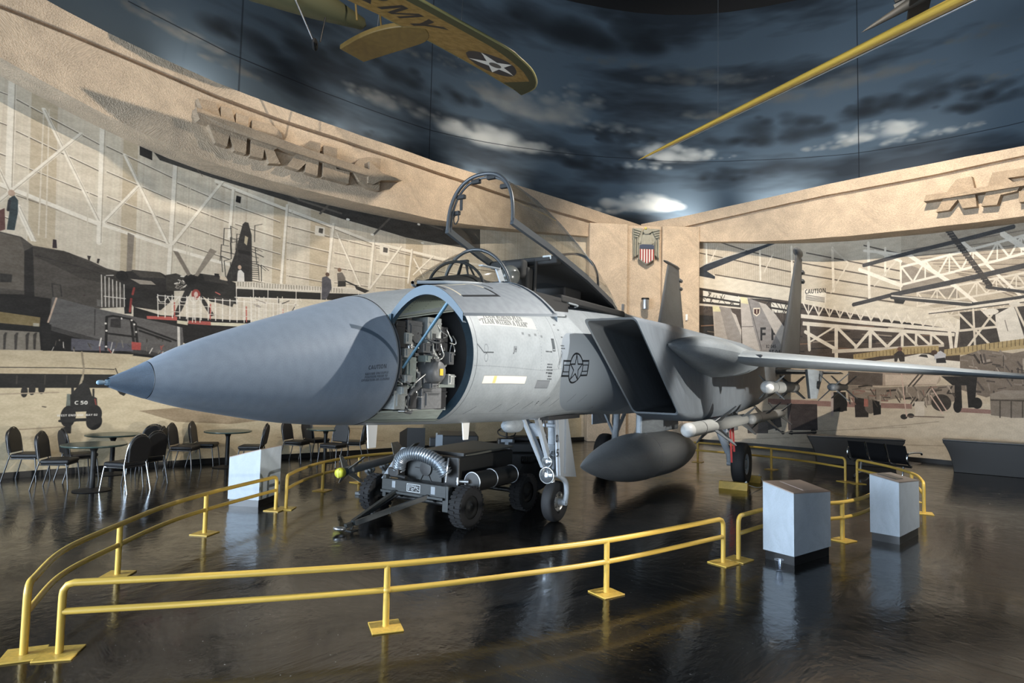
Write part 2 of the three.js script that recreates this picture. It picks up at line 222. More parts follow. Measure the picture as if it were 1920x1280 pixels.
const opsLeft = [
["p","#c2b293",[315,222,616,230,800,205,1068,200,1505,202,1901,218,1907,-129,1079,-60,688,-49,331,-43]],
["p","#b9a98f",[436,723,475,738,490,325,449,321]],
["p","#b9a98f",[583,778,608,787,622,339,595,337]],
["p","#b9a98f",[885,881,915,891,925,370,893,367]],
["p","#b9a98f",[972,909,1019,924,1027,380,979,375]],
["p","#b9a98f",[1237,998,1290,1016,1294,407,1239,401]],
["l","#6f6557",2.0,[349,689,407,683]],
["l","#e2d8c6",1.5,[348,691,407,684]],
["l","#6f6557",2.0,[352,636,410,627]],
["l","#e2d8c6",1.5,[351,637,410,629]],
["l","#6f6557",2.0,[355,582,413,571]],
["l","#e2d8c6",1.5,[355,584,413,573]],
["l","#6f6557",2.0,[358,529,417,515]],
["l","#e2d8c6",1.5,[358,530,416,517]],
["l","#6f6557",2.0,[361,475,420,460]],
["l","#e2d8c6",1.5,[361,477,420,462]],
["l","#6f6557",2.0,[416,679,548,634]],
["l","#e2d8c6",1.5,[416,681,548,636]],
["l","#6f6557",2.0,[419,621,550,582]],
["l","#e2d8c6",1.5,[419,623,550,584]],
["l","#6f6557",2.0,[422,563,553,531]],
["l","#e2d8c6",1.5,[422,564,553,533]],
["l","#6f6557",2.0,[426,505,556,480]],
["l","#e2d8c6",1.5,[425,507,556,482]],
["l","#6f6557",2.0,[559,634,677,601]],
["l","#e2d8c6",1.5,[559,636,677,603]],
["l","#6f6557",2.0,[562,584,680,554]],
["l","#e2d8c6",1.5,[562,586,679,556]],
["l","#6f6557",2.0,[565,535,682,507]],
["l","#e2d8c6",1.5,[564,537,682,509]],
["l","#6f6557",2.0,[567,485,684,460]],
["l","#e2d8c6",1.5,[567,487,684,462]],
["l","#6f6557",2.0,[688,592,794,567]],
["l","#e2d8c6",1.5,[688,594,794,569]],
["l","#6f6557",2.0,[690,550,796,527]],
["l","#e2d8c6",1.5,[690,553,796,529]],
["l","#6f6557",2.0,[692,509,798,486]],
["l","#e2d8c6",1.5,[692,511,798,489]],
["l","#6f6557",2.0,[694,467,800,446]],
["l","#e2d8c6",1.5,[694,469,800,448]],
["l","#6f6557",2.0,[808,566,905,547]],
["l","#e2d8c6",1.5,[807,568,905,549]],
["l","#6f6557",2.0,[809,526,907,509]],
["l","#e2d8c6",1.5,[809,529,907,512]],
["l","#6f6557",2.0,[811,487,909,472]],
["l","#e2d8c6",1.5,[811,489,909,474]],
["l","#6f6557",2.0,[813,448,910,435]],
["l","#e2d8c6",1.5,[813,450,910,437]],
["l","#6f6557",2.0,[815,408,912,397]],
["l","#e2d8c6",1.5,[815,411,912,400]],
["l","#6f6557",2.0,[922,541,1024,531]],
["l","#e2d8c6",1.5,[921,543,1023,534]],
["l","#6f6557",2.0,[923,502,1025,493]],
["l","#e2d8c6",1.5,[923,504,1025,496]],
["l","#6f6557",2.0,[925,463,1027,456]],
["l","#e2d8c6",1.5,[925,465,1027,458]],
["l","#6f6557",2.0,[927,424,1028,418]],
["l","#e2d8c6",1.5,[926,427,1028,420]],
["l","#6f6557",2.0,[928,385,1030,380]],
["l","#e2d8c6",1.5,[928,388,1030,383]],
["l","#6f6557",2.0,[1037,531,1136,524]],
["l","#e2d8c6",1.5,[1037,534,1136,526]],
["l","#6f6557",2.0,[1039,494,1138,489]],
["l","#e2d8c6",1.5,[1039,497,1137,492]],
["l","#6f6557",2.0,[1040,457,1139,455]],
["l","#e2d8c6",1.5,[1040,460,1139,458]],
["l","#6f6557",2.0,[1042,421,1140,421]],
["l","#e2d8c6",1.5,[1041,423,1140,424]],
["l","#6f6557",2.0,[1150,524,1252,520]],
["l","#e2d8c6",1.5,[1150,527,1251,523]],
["l","#6f6557",2.0,[1151,490,1253,489]],
["l","#e2d8c6",1.5,[1151,493,1253,492]],
["l","#6f6557",2.0,[1152,456,1254,457]],
["l","#e2d8c6",1.5,[1152,458,1254,460]],
["l","#6f6557",2.0,[1154,421,1255,426]],
["l","#e2d8c6",1.5,[1154,424,1255,429]],
["l","#6f6557",2.0,[1272,521,1417,517]],
["l","#e2d8c6",1.5,[1272,524,1417,520]],
["l","#6f6557",2.0,[1273,489,1418,489]],
["l","#e2d8c6",1.5,[1273,492,1418,492]],
["l","#6f6557",2.0,[1275,457,1419,461]],
["l","#e2d8c6",1.5,[1274,460,1419,464]],
["l","#e2d8c6",8.5,[357,534,401,520,554,479]],
["l","#a99c88",1.8,[358,529,402,515,554,473]],
["l","#e2d8c6",7.3,[562,478,676,455]],
["l","#e2d8c6",7.3,[689,451,800,434]],
["l","#e2d8c6",7.3,[765,614,910,582,1033,558,1142,536,1398,525]],
["l","#6f6557",1.5,[765,608,910,577,1034,553,1142,530,1398,518]],
["l","#cfc4b0",1.6,[946,604,1140,584,1416,561]],
["l","#cfc4b0",1.6,[947,599,1140,578,1416,556]],
["l","#cfc4b0",1.6,[947,594,1140,573,1416,552]],
["l","#e2d8c6",11.0,[408,722,414,518]],
["l","#a99c88",1.5,[412,724,418,519]],
["l","#e2d8c6",8.5,[550,669,556,442]],
["l","#a99c88",1.5,[554,670,559,443]],
["l","#e2d8c6",8.5,[683,640,682,396]],
["l","#a99c88",1.5,[687,641,686,397]],
["l","#e2d8c6",6.1,[801,603,797,494]],
["l","#a99c88",1.5,[804,604,801,495]],
["l","#e2d8c6",6.1,[920,590,914,406]],
["l","#a99c88",1.5,[923,590,917,407]],
["l","#e2d8c6",6.1,[1033,565,1024,442]],
["l","#a99c88",1.5,[1037,565,1028,443]],
["l","#e2d8c6",6.1,[1142,542,1134,418]],
["l","#a99c88",1.5,[1146,543,1138,418]],
["l","#e2d8c6",4.9,[1258,536,1249,445]],
["l","#a99c88",1.5,[1262,537,1253,446]],
["l","#e2d8c6",4.9,[1379,531,1370,475]],
["l","#a99c88",1.5,[1383,532,1374,476]],
["l","#cfc3ae",2.0,[435,682,444,427]],
["l","#cfc3ae",2.0,[456,675,461,440]],
["l","#cfc3ae",2.0,[464,677,472,437]],
["l","#cfc3ae",2.0,[534,569,535,444]],
["l","#cfc3ae",2.0,[707,635,714,440]],
["l","#cfc3ae",2.0,[712,636,719,441]],
["l","#cfc3ae",2.0,[932,579,929,421]],
["l","#cfc3ae",2.0,[1075,545,1073,424]],
["l","#cfc3ae",2.0,[753,623,758,459]],
["l","#e2d8c6",6.1,[456,675,552,487]],
["l","#a99c88",1.2,[458,674,554,486]],
["l","#e2d8c6",6.1,[516,647,389,472]],
["l","#a99c88",1.2,[518,647,391,472]],
["l","#e2d8c6",6.1,[590,626,676,462]],
["l","#a99c88",1.2,[592,626,679,461]],
["l","#e2d8c6",6.1,[616,567,562,484]],
["l","#a99c88",1.2,[618,567,564,484]],
["l","#e2d8c6",6.1,[779,617,686,462]],
["l","#a99c88",1.2,[781,616,689,461]],
["l","#e2d8c6",4.9,[392,561,452,429]],
["l","#a99c88",1.2,[393,560,454,428]],
["l","#e2d8c6",4.9,[429,488,456,429]],
["l","#a99c88",1.2,[431,487,458,429]],
["l","#e2d8c6",4.9,[1043,544,1108,422]],
["l","#a99c88",1.2,[1046,543,1111,421]],
["l","#e2d8c6",4.9,[1224,539,1137,418]],
["l","#a99c88",1.2,[1227,538,1140,417]],
["l","#e2d8c6",4.9,[1266,512,1300,466]],
["l","#a99c88",1.2,[1269,512,1304,465]],
["l","#e2d8c6",3.7,[1328,529,1265,469]],
["l","#a99c88",1.2,[1331,528,1268,468]],
["p","#3a3733",[602,690,847,659,1050,646,1491,649,1494,570,1236,566,1053,582,837,611,653,632]],
["l","#5f5951",4.9,[946,608,1052,595]],
["l","#5f5951",4.9,[1050,648,999,585]],
["l","#5f5951",4.9,[1138,632,1358,609]],
["l","#5f5951",4.9,[1201,624,1141,556]],
["l","#5f5951",4.9,[836,635,946,611]],
["e","#efe8da",[857,625,5,3]],
["e","#efe8da",[1070,583,5,3]],
["e","#efe8da",[1138,556,5,3]],
["e","#efe8da",[1278,609,5,3]],
["e","#efe8da",[1292,560,5,3]],
["p","#24221f",[615,653,638,648,639,628,616,633]],
["l","#6f6557",1.2,[709,647,737,619]],
["p","#1c1a18",[808,591,818,590,817,575,807,577]],
["p","#d9cfbd",[988,554,1012,553,1012,530,988,531]],
["p","#4b463f",[998,549,1008,549,1007,537,997,538]],
["p","#d9cfbd",[1160,534,1189,533,1188,508,1160,509]],
["p","#4b463f",[1171,529,1184,528,1183,516,1170,516]],
["p","#4a443d",[302,445,406,436,436,432,454,419,501,417,540,406,571,394,608,389,617,323,566,315,508,287,446,267,313,261]],
["p","#5d554b",[303,437,406,433,435,430,442,407,445,335,412,336,308,340]],
["p","#3a352f",[454,417,509,415,562,393,603,387,602,359,529,370,457,400]],
["p","#2a2723",[410,362,427,362,427,348,411,346]],
["p","#221f1c",[442,407,454,417,466,264,450,263]],
["p","#1d1a17",[310,316,442,328,486,325,487,246,314,235]],
["l","#2c2824",1.7,[458,402,528,391,609,370]],
["l","#2c2824",1.7,[486,353,499,352,502,331]],
["l","#2c2824",1.7,[486,353,489,329]],
["e","#3b2f2c",[537,337,2,2]],
["p","#2b2023",[483,436,488,436,490,420,483,420]],
["p","#2b2420",[538,414,544,414,542,405,540,406]],
["p","#2b2420",[555,411,559,411,557,401,554,403]],
["p","#67625b",[558,332,565,331,565,318,559,319]],
["p","#2e3a3d",[415,497,422,505,428,497,429,475,426,442,415,441,417,471]],
["e","#b59a84",[418,508,5,6]],
["l","#26282c",3.7,[416,494,415,476]],
["p","#5a3b37",[398,469,410,479,413,441,400,433]],
["p","#2a2724",[591,385,612,397,665,399,692,387,694,347,669,320,621,323,603,348]],
["p","#454039",[613,396,665,398,676,388,629,384]],
["e","#1d1b19",[598,383,11,10]],
["p","#857a6c",[603,471,615,467,614,395,605,393]],
["p","#9a8f80",[612,379,650,379,659,372,630,370]],
["p","#1d1b19",[601,359,616,360,618,309,606,308]],
["l","#8a3a34",3.7,[620,361,618,348]],
["l","#8a3a34",3.7,[616,339,615,313]],
["p","#3a3630",[676,395,695,401,716,395,718,367,679,362]],
["l","#8d8478",2.9,[698,381,698,380]],
["l","#8d8478",1.7,[707,372,705,368]],
["l","#8d8478",1.9,[704,374,708,377]],
["l","#8d8478",2.6,[696,371,698,375]],
["l","#8d8478",2.6,[711,381,714,384]],
["l","#8d8478",2.5,[707,372,711,374]],
["l","#d8cfc0",2.8,[712,385,707,388]],
["l","#8d8478",2.6,[698,370,702,371]],
["l","#1c1a18",2.3,[713,382,714,378]],
["l","#8d8478",3.0,[709,372,711,375]],
["l","#1c1a18",2.3,[714,372,716,375]],
["l","#8d8478",1.4,[713,382,712,381]],
["l","#d8cfc0",2.0,[704,387,700,388]],
["l","#d8cfc0",2.3,[711,374,714,375]],
["l","#8d8478",2.1,[707,382,712,384]],
["l","#d8cfc0",3.0,[694,379,699,381]],
["l","#8d8478",1.8,[699,377,704,374]],
["l","#1c1a18",1.9,[701,383,705,382]],
["l","#1c1a18",1.7,[695,369,697,368]],
["l","#8d8478",2.2,[715,386,715,390]],
["l","#d8cfc0",1.9,[702,380,703,384]],
["l","#8d8478",2.5,[707,387,706,385]],
["l","#d8cfc0",3.0,[710,396,705,396]],
["l","#1c1a18",1.8,[707,388,706,390]],
["l","#8d8478",2.7,[701,380,697,377]],
["l","#d8cfc0",1.8,[716,379,713,376]],
["p","#23211e",[714,395,739,407,782,406,815,395,822,348,767,348,741,364,719,370]],
["p","#37332e",[747,406,788,405,802,389,752,393]],
["e","#1a1816",[723,391,12,12]],
["p","#7c7164",[687,448,697,447,724,403,718,398]],
["p","#8d8273",[760,465,773,460,738,400,731,401]],
["p","#2c2926",[717,376,729,373,706,315,694,311]],
["p","#2a2725",[729,376,739,374,775,320,767,316]],
["e","#97463d",[736,361,9,11]],
["e","#d0b5a8",[736,361,4,6]],
["p","#3a3632",[771,361,815,357,811,341,774,348]],
["l","#b05a50",2.4,[775,370,784,366]],
["p","#cbb9a0",[782,407,799,405,798,397,782,399]],
["p","#1d1b19",[771,411,780,411,781,404,771,404]],
["p","#2f2c29",[795,405,810,457,824,529,829,535,836,534,844,508,850,402,800,397]],
["p","#b8a98c",[830,504,837,501,835,482,829,487]],
["p","#1c1a18",[815,470,846,469,847,460,821,462]],
["l","#3b3732",1.5,[800,493,803,458]],
["l","#3b3732",1.2,[800,493,816,489]],
["l","#3b3732",1.5,[786,513,786,477]],
["l","#3b3732",1.2,[786,513,801,515]],
["l","#3b3732",1.5,[800,483,804,448]],
["l","#3b3732",1.2,[800,483,816,489]],
["l","#3b3732",1.5,[844,460,844,423]],
["l","#3b3732",1.2,[844,460,861,457]],
["l","#3b3732",1.5,[813,505,812,469]],
["l","#3b3732",1.2,[813,505,829,504]],
["l","#3b3732",1.5,[800,495,804,459]],
["l","#3b3732",1.2,[800,495,815,492]],
["l","#3b3732",1.5,[813,494,817,459]],
["l","#3b3732",1.2,[813,494,829,502]],
["l","#3b3732",1.5,[844,475,845,438]],
["l","#3b3732",1.2,[844,475,860,473]],
["l","#3b3732",1.5,[814,482,816,447]],
["l","#3b3732",1.2,[814,482,829,486]],
["l","#3b3732",1.5,[850,530,851,493]],
["l","#3b3732",1.2,[850,530,866,536]],
["l","#3b3732",1.5,[861,443,865,406]],
["l","#3b3732",1.2,[861,443,878,430]],
["l","#3b3732",1.5,[853,479,858,443]],
["l","#3b3732",1.2,[853,479,869,473]],
["l","#3b3732",1.5,[783,451,787,416]],
["l","#3b3732",1.2,[783,451,799,446]],
["l","#3b3732",1.5,[868,442,870,405]],
["l","#3b3732",1.2,[868,442,885,431]],
["l","#3b3732",1.5,[789,441,794,406]],
["l","#3b3732",1.2,[789,441,804,448]],
["l","#3b3732",1.5,[799,520,803,485]],
["l","#3b3732",1.2,[799,520,814,515]],
["l","#3b3732",1.5,[802,439,807,404]],
["l","#3b3732",1.2,[802,439,818,436]],
["l","#3b3732",1.5,[782,476,781,440]],
["l","#3b3732",1.2,[782,476,797,475]],
["l","#3b3732",1.5,[847,447,861,448]],
["l","#3b3732",1.5,[847,443,861,443]],
["l","#3b3732",1.5,[848,438,861,438]],
["l","#3b3732",1.5,[848,433,862,433]],
["l","#3b3732",1.5,[848,428,862,429]],
["l","#3b3732",1.5,[848,423,862,424]],
["l","#3b3732",1.5,[848,418,862,419]],
["l","#3b3732",1.5,[849,414,862,414]],
["l","#3b3732",1.5,[849,409,863,409]],
["l","#3b3732",1.8,[782,462,810,459]],
["l","#3b3732",1.8,[844,471,872,461]],
["p","#ddd5c8",[819,423,825,426,832,419,834,397,818,395,818,415]],
["e","#c7a890",[822,431,4,5]],
["p","#c9bfae",[816,399,1074,411,1147,412,1147,403,1007,393,817,382]],
["l","#57503f",1.0,[820,398,820,389]],
["l","#57503f",1.0,[825,398,826,389]],
["l","#57503f",1.0,[831,399,831,389]],
["l","#57503f",1.0,[837,399,837,389]],
["l","#57503f",1.0,[842,399,843,389]],
["l","#57503f",1.0,[848,399,848,390]],
["l","#57503f",1.0,[854,400,854,390]],
["l","#57503f",1.0,[860,400,860,390]],
["l","#57503f",1.0,[865,400,866,390]],
["l","#57503f",1.0,[871,400,872,391]],
["l","#57503f",1.0,[877,401,878,391]],
["l","#57503f",1.0,[883,401,883,391]],
["l","#57503f",1.0,[889,401,889,391]],
["l","#57503f",1.0,[895,401,895,391]],
["l","#57503f",1.0,[901,402,901,392]],
["l","#57503f",1.0,[907,402,907,392]],
["l","#57503f",1.0,[913,402,913,392]],
["l","#57503f",1.0,[919,402,919,392]],
["l","#57503f",1.0,[925,403,925,393]],
["l","#57503f",1.0,[931,403,932,393]],
["l","#57503f",1.0,[937,403,938,393]],
["l","#57503f",1.0,[943,403,944,393]],
["l","#57503f",1.0,[950,404,950,394]],
["l","#57503f",1.0,[956,404,956,394]],
["l","#57503f",1.0,[962,404,963,394]],
["l","#57503f",1.0,[969,404,969,394]],
["l","#57503f",1.0,[975,405,975,395]],
["l","#57503f",1.0,[981,405,982,395]],
["l","#57503f",1.0,[988,405,988,395]],
["l","#57503f",1.0,[994,406,995,395]],
["l","#57503f",1.0,[1001,406,1001,396]],
["l","#57503f",1.0,[1007,406,1008,396]],
["l","#57503f",1.0,[1014,406,1014,396]],
["l","#57503f",1.0,[1021,407,1021,396]],
["l","#57503f",1.0,[1027,407,1028,397]],
["l","#57503f",1.0,[1034,407,1034,397]],
["l","#57503f",1.0,[1041,408,1041,397]],
["l","#57503f",1.0,[1048,408,1048,397]],
["l","#57503f",1.0,[1054,408,1055,398]],
["l","#57503f",1.0,[1061,409,1062,398]],
["p","#1b1917",[814,382,1007,392,1178,405,1178,387,815,364]],
["l","#e8e0d2",1.7,[815,363,1007,374,1178,387]],
["l","#d8cfc0",1.7,[817,386,819,350]],
["l","#d8cfc0",1.7,[853,389,855,354]],
["l","#d8cfc0",1.7,[885,391,886,356]],
["l","#d8cfc0",1.7,[949,396,950,362]],
["l","#d8cfc0",1.7,[1009,400,1010,368]],
["l","#d8cfc0",1.7,[1022,401,1023,369]],
["l","#d8cfc0",1.7,[1105,408,1106,377]],
["l","#d8cfc0",1.7,[1147,411,1148,381]],
["l","#d8cfc0",1.6,[817,385,1006,397]],
["l","#d8cfc0",1.6,[1011,407,1102,413]],
["l","#d8cfc0",1.6,[1022,408,1023,379]],
["p","#4c4a4e",[1010,430,1021,435,1032,427,1035,407,1023,379,1011,378]],
["e","#5b4638",[1023,439,5,5]],
["p","#6a6259",[1047,445,1060,449,1069,437,1071,416,1051,413]],
["e","#7b5f4c",[1053,454,5,5]],
["l","#2d2b29",3.7,[1070,428,1099,419]],
["p","#26231f",[1051,426,1070,428,1071,415,1050,412]],
["p","#2a2724",[1093,421,1135,411,1123,404,1099,411]],
["p","#1c1a18",[621,323,670,311,817,312,909,319,911,270,734,249,622,296]],
["p","#b0574d",[645,307,702,310,702,302,646,301]],
["p","#cdc3a8",[702,303,723,302,723,294,702,296]],
["p","#a8564c",[723,304,768,305,769,297,723,297]],
["p","#cfc6ab",[768,304,851,307,851,299,769,297]],
["p","#d8cfb9",[851,317,958,323,958,314,851,310]],
["l","#e2d9cb",1.8,[663,353,666,307]],
["l","#e2d9cb",1.8,[677,353,679,307]],
["l","#cfc3b2",1.6,[679,309,690,346]],
["l","#e2d9cb",1.8,[690,354,693,307]],
["l","#b5564b",2.0,[695,341,697,309]],
["l","#e2d9cb",1.8,[704,354,707,307]],
["l","#e2d9cb",1.8,[718,355,720,307]],
["l","#cfc3b2",1.6,[720,309,732,347]],
["l","#e2d9cb",1.8,[732,355,735,307]],
["l","#e2d9cb",1.8,[747,356,749,307]],
["l","#e2d9cb",1.8,[761,356,763,308]],
["l","#cfc3b2",1.6,[763,310,775,348]],
["l","#b5564b",2.0,[766,343,767,310]],
["l","#e2d9cb",1.8,[775,356,778,308]],
["l","#e2d9cb",1.8,[790,357,792,308]],
["l","#e2d9cb",1.8,[805,357,807,308]],
["l","#cfc3b2",1.6,[807,310,820,349]],
["l","#e2d9cb",1.8,[820,358,822,308]],
["l","#e2d9cb",1.8,[835,358,837,308]],
["l","#b5564b",2.0,[840,344,842,310]],
["l","#e2d9cb",1.8,[850,358,853,308]],
["l","#cfc3b2",1.6,[853,310,866,350]],
["l","#e2d9cb",1.8,[866,359,868,308]],
["l","#e2d9cb",1.8,[882,359,884,308]],
["l","#e2d9cb",1.8,[898,359,900,308]],
["l","#cfc3b2",1.6,[900,310,914,351]],
["l","#e2d9cb",1.8,[914,360,916,308]],
["l","#b5564b",2.0,[920,345,921,311]],
["l","#e2d9cb",1.8,[931,360,933,308]],
["l","#e2d9cb",1.8,[947,361,949,308]],
["l","#cfc3b2",1.6,[949,310,964,352]],
["l","#e2d9cb",1.8,[664,351,964,358]],
["l","#d2c7b6",1.8,[664,335,965,341]],
["l","#cbbfae",1.8,[665,320,966,323]],
["l","#d9cfbf",1.5,[721,348,730,348]],
["l","#d9cfbf",1.5,[721,339,730,339]],
["l","#d9cfbf",1.5,[721,330,731,330]],
["l","#d9cfbf",1.5,[722,320,731,321]],
["l","#d9cfbf",1.5,[722,311,732,312]],
["l","#d9cfbf",1.7,[720,354,723,300]],
["l","#d9cfbf",1.7,[730,355,732,301]],
["l","#d9cfbf",1.5,[735,349,745,350]],
["l","#d9cfbf",1.5,[736,340,745,340]],
["l","#d9cfbf",1.5,[736,331,746,331]],
["l","#d9cfbf",1.5,[737,322,746,322]],
["l","#d9cfbf",1.5,[737,313,747,313]],
["l","#d9cfbf",1.7,[735,356,738,301]],
["l","#d9cfbf",1.7,[744,357,747,302]],
["l","#d9cfbf",1.5,[849,360,859,361]],
["l","#d9cfbf",1.5,[849,351,859,351]],
["l","#d9cfbf",1.5,[850,341,860,341]],
["l","#d9cfbf",1.5,[850,331,860,332]],
["l","#d9cfbf",1.5,[850,322,861,322]],
["l","#d9cfbf",1.7,[848,367,851,310]],
["l","#d9cfbf",1.7,[859,368,861,310]],
["l","#d9cfbf",1.5,[867,362,878,362]],
["l","#d9cfbf",1.5,[868,352,878,353]],
["l","#d9cfbf",1.5,[868,343,878,343]],
["l","#d9cfbf",1.5,[868,333,879,333]],
["l","#d9cfbf",1.5,[869,323,879,323]],
["l","#d9cfbf",1.7,[867,369,869,311]],
["l","#d9cfbf",1.7,[877,370,880,312]],
["l","#d9cfbf",1.5,[907,366,918,366]],
["l","#d9cfbf",1.5,[908,356,918,356]],
["l","#d9cfbf",1.5,[908,346,919,346]],
["l","#d9cfbf",1.5,[908,336,919,336]],
["l","#d9cfbf",1.5,[909,326,920,327]],
["l","#d9cfbf",1.7,[907,373,909,314]],
["l","#d9cfbf",1.7,[918,374,920,315]],
["l","#e0d6c6",1.7,[662,348,668,338,676,339,682,350]],
["l","#e0d6c6",1.7,[682,350,688,340,696,341,702,352]],
["l","#e0d6c6",1.7,[702,352,708,342,717,343,722,355]],
["l","#e0d6c6",1.7,[722,355,729,344,738,345,743,357]],
["l","#cfc6b8",1.7,[563,380,567,318]],
["l","#cfc6b8",1.7,[569,378,573,319]],
["l","#cfc6b8",1.7,[576,376,579,319]],
["l","#cfc6b8",1.7,[582,373,586,320]],
["l","#cfc6b8",1.7,[589,371,592,320]],
["l","#cfc6b8",1.7,[595,369,598,321]],
["l","#cfc6b8",1.7,[602,366,605,322]],
["l","#cfc6b8",1.7,[571,380,583,382]],
["l","#cfc6b8",2.0,[570,339,606,338]],
["p","#c8bba3",[956,373,1133,382,1133,363,957,354]],
["l","#45403a",1.8,[910,368,910,359]],
["l","#8f857a",1.8,[1014,365,1037,363]],
["l","#d9cfbe",1.8,[1073,382,1062,376]],
["l","#8f857a",1.8,[1075,378,1097,372]],
["l","#45403a",1.8,[1076,384,1083,382]],
["l","#45403a",1.8,[1056,373,1060,370]],
["l","#d9cfbe",1.8,[975,345,992,339]],
["l","#8f857a",1.8,[860,362,881,356]],
["l","#8f857a",1.8,[871,346,861,347]],
["l","#8f857a",1.8,[950,358,947,357]],
["l","#45403a",1.8,[934,366,918,358]],
["l","#d9cfbe",1.8,[1069,361,1066,356]],
["l","#d9cfbe",1.8,[1065,368,1073,366]],
["l","#45403a",1.8,[947,353,942,343]],
["l","#d9cfbe",1.8,[959,373,963,367]],
["l","#8f857a",1.8,[867,349,856,350]],
["p","#12100e",[465,283,492,276,714,232,797,263,911,270,963,197,607,227,468,229]],
["p","#5c5854",[488,329,575,311,680,295,713,288,717,259,710,234,692,229,625,239,486,275]],
["p","#3c3936",[486,275,625,239,692,229,710,234,704,223,625,230,485,267]],
["l","#2e2b28",1.2,[556,312,558,262]],
["l","#b9a08a",2.9,[494,327,484,281]],
["p","#c9c2b6",[703,290,708,289,711,247,706,243]],
["p","#56545a",[521,254,579,251,624,248,625,234,522,231]],
["l","#3b3731",2.1,[593,233,591,224]],
["l","#3b3731",2.1,[526,237,528,225]],
["l","#3b3731",2.0,[677,263,677,257]],
["l","#3b3731",1.1,[614,247,619,243]],
["l","#cfc7ba",1.0,[495,236,492,227]],
["l","#5b544b",2.1,[728,258,723,243]],
["l","#cfc7ba",1.8,[659,242,654,231]],
["l","#7a7268",2.2,[673,237,670,232]],
["l","#94534a",1.3,[567,244,569,228]],
["l","#94534a",1.7,[676,234,682,226]],
["l","#3b3731",2.1,[748,263,751,252]],
["l","#7a7268",1.2,[648,244,649,235]],
["l","#3b3731",2.0,[730,235,727,229]],
["l","#5b544b",2.3,[550,244,554,235]],
["l","#94534a",1.8,[762,245,764,227]],
["l","#5b544b",1.7,[806,259,805,254]],
["l","#7a7268",1.6,[604,254,607,241]],
["l","#3b3731",1.0,[552,245,558,242]],
["l","#cfc7ba",1.7,[831,242,828,236]],
["l","#7a7268",2.2,[737,245,734,239]],
["l","#cfc7ba",2.3,[569,257,567,242]],
["l","#cfc7ba",1.1,[588,250,586,235]],
["l","#5b544b",1.0,[498,247,497,239]],
["l","#3b3731",2.1,[648,259,648,254]],
["l","#cfc7ba",2.0,[591,236,587,221]],
["l","#5b544b",2.0,[814,267,813,257]],
["l","#5b544b",1.1,[716,245,722,237]],
["l","#94534a",1.7,[679,249,674,242]],
["l","#7a7268",1.2,[742,243,747,230]],
["l","#7a7268",2.3,[526,233,528,222]],
["l","#7a7268",1.6,[625,255,623,250]],
["l","#3b3731",1.8,[509,240,512,233]],
["l","#7a7268",1.0,[572,251,572,245]],
["l","#5b544b",2.4,[757,256,757,241]],
["l","#cfc7ba",1.2,[509,246,510,235]],
["l","#cfc7ba",1.2,[679,236,675,227]],
["l","#7a7268",1.8,[748,240,744,231]],
["l","#3b3731",1.2,[548,246,552,239]],
["l","#94534a",2.3,[582,237,587,230]],
["l","#94534a",2.4,[674,247,676,240]],
["l","#3b3731",1.3,[794,253,796,248]],
["l","#7a7268",1.7,[752,260,752,255]],
["l","#3b3731",2.3,[664,265,670,261]],
["l","#7a7268",1.2,[578,243,582,232]],
["l","#7a7268",1.7,[503,250,503,248]],
["l","#5b544b",2.0,[597,253,594,238]],
["l","#1a1816",3.9,[578,235,576,299,587,302,617,298,626,290,633,238]],
["l","#1a1816",3.9,[618,296,627,238]],
["l","#1a1816",3.9,[577,267,629,263]],
["l","#1a1816",3.9,[630,284,702,260]],
["l","#1a1816",3.9,[634,276,692,258]],
["e","#d8d0c4",[575,286,2,2]],
["e","#d8d0c4",[577,272,2,2]],
["e","#d8d0c4",[578,241,2,2]],
["e","#d8d0c4",[624,288,2,2]],
["e","#d8d0c4",[628,273,2,2]],
["e","#d8d0c4",[630,248,2,2]],
["e","#d8d0c4",[619,296,2,2]],
["e","#d8d0c4",[601,298,2,2]],
["p","#2b2826",[583,295,600,299,601,279,583,280]],
["p","#a34b43",[621,253,638,252,638,237,622,237]],
["p","#7d6c49",[311,292,414,294,472,289,472,272,415,274,312,270]],
["p","#a39a86",[462,278,471,278,471,272,462,272]],
["p","#1b1916",[312,268,415,272,477,271,477,265,313,256]],
["p","#7a7265",[313,254,416,262,472,262,476,229,315,222]],
["p","#3a352f",[421,253,423,258,426,258,425,253,425,228,422,228]],
["p","#3a352f",[436,254,439,259,442,259,441,254,441,229,438,228]],
["p","#3a352f",[452,255,455,260,458,260,457,255,457,229,454,229]],
["p","#3a352f",[463,256,466,261,469,261,468,256,468,230,465,230]],
["p","#1a1815",[474,279,489,277,490,229,479,228]],
["p","#bcab8d",[315,224,418,227,511,229,626,228,601,200,317,192]],
["l","#4a4237",2.0,[317,194,419,196,521,198,594,197]],
["p","#b1a083",[317,192,420,194,594,196,599,188,317,183]],
["p","#15130f",[317,183,420,185,596,187,609,161,422,160,319,159]],
["l","#4a4237",1.8,[596,199,602,185]],
["l","#3a352e",1.7,[444,182,444,167]],
["l","#3a352e",1.7,[485,183,485,167]],
["l","#3a352e",1.7,[518,183,518,167]],
["e","#1d1a17",[456,153,5,10]],
["e","#1d1a17",[467,157,5,10]],
["e","#1d1a17",[481,159,5,10]],
["p","#15130f",[597,161,620,154,613,145,606,149]],
["l","#8f816a",2.9,[539,229,544,198,543,176]],
["l","#9a8d76",3.7,[543,182,538,157,528,139]],
["l","#b3a78f",2.0,[541,167,535,139]],
["p","#1f1d1b",[526,161,530,161,532,142,527,142]],
["p","#1f1d1b",[560,159,563,159,564,142,561,142]],
["p","#1b1a18",[521,145,527,149,539,167,546,172,553,166,560,145,568,141,571,116,519,115]],
["p","#6a6f66",[520,149,525,149,527,119,520,119]],
["l","#7b3a33",2.4,[565,139,568,125]],
["e","#131110",[524,107,12,20]],
["e","#131110",[565,110,13,18]],
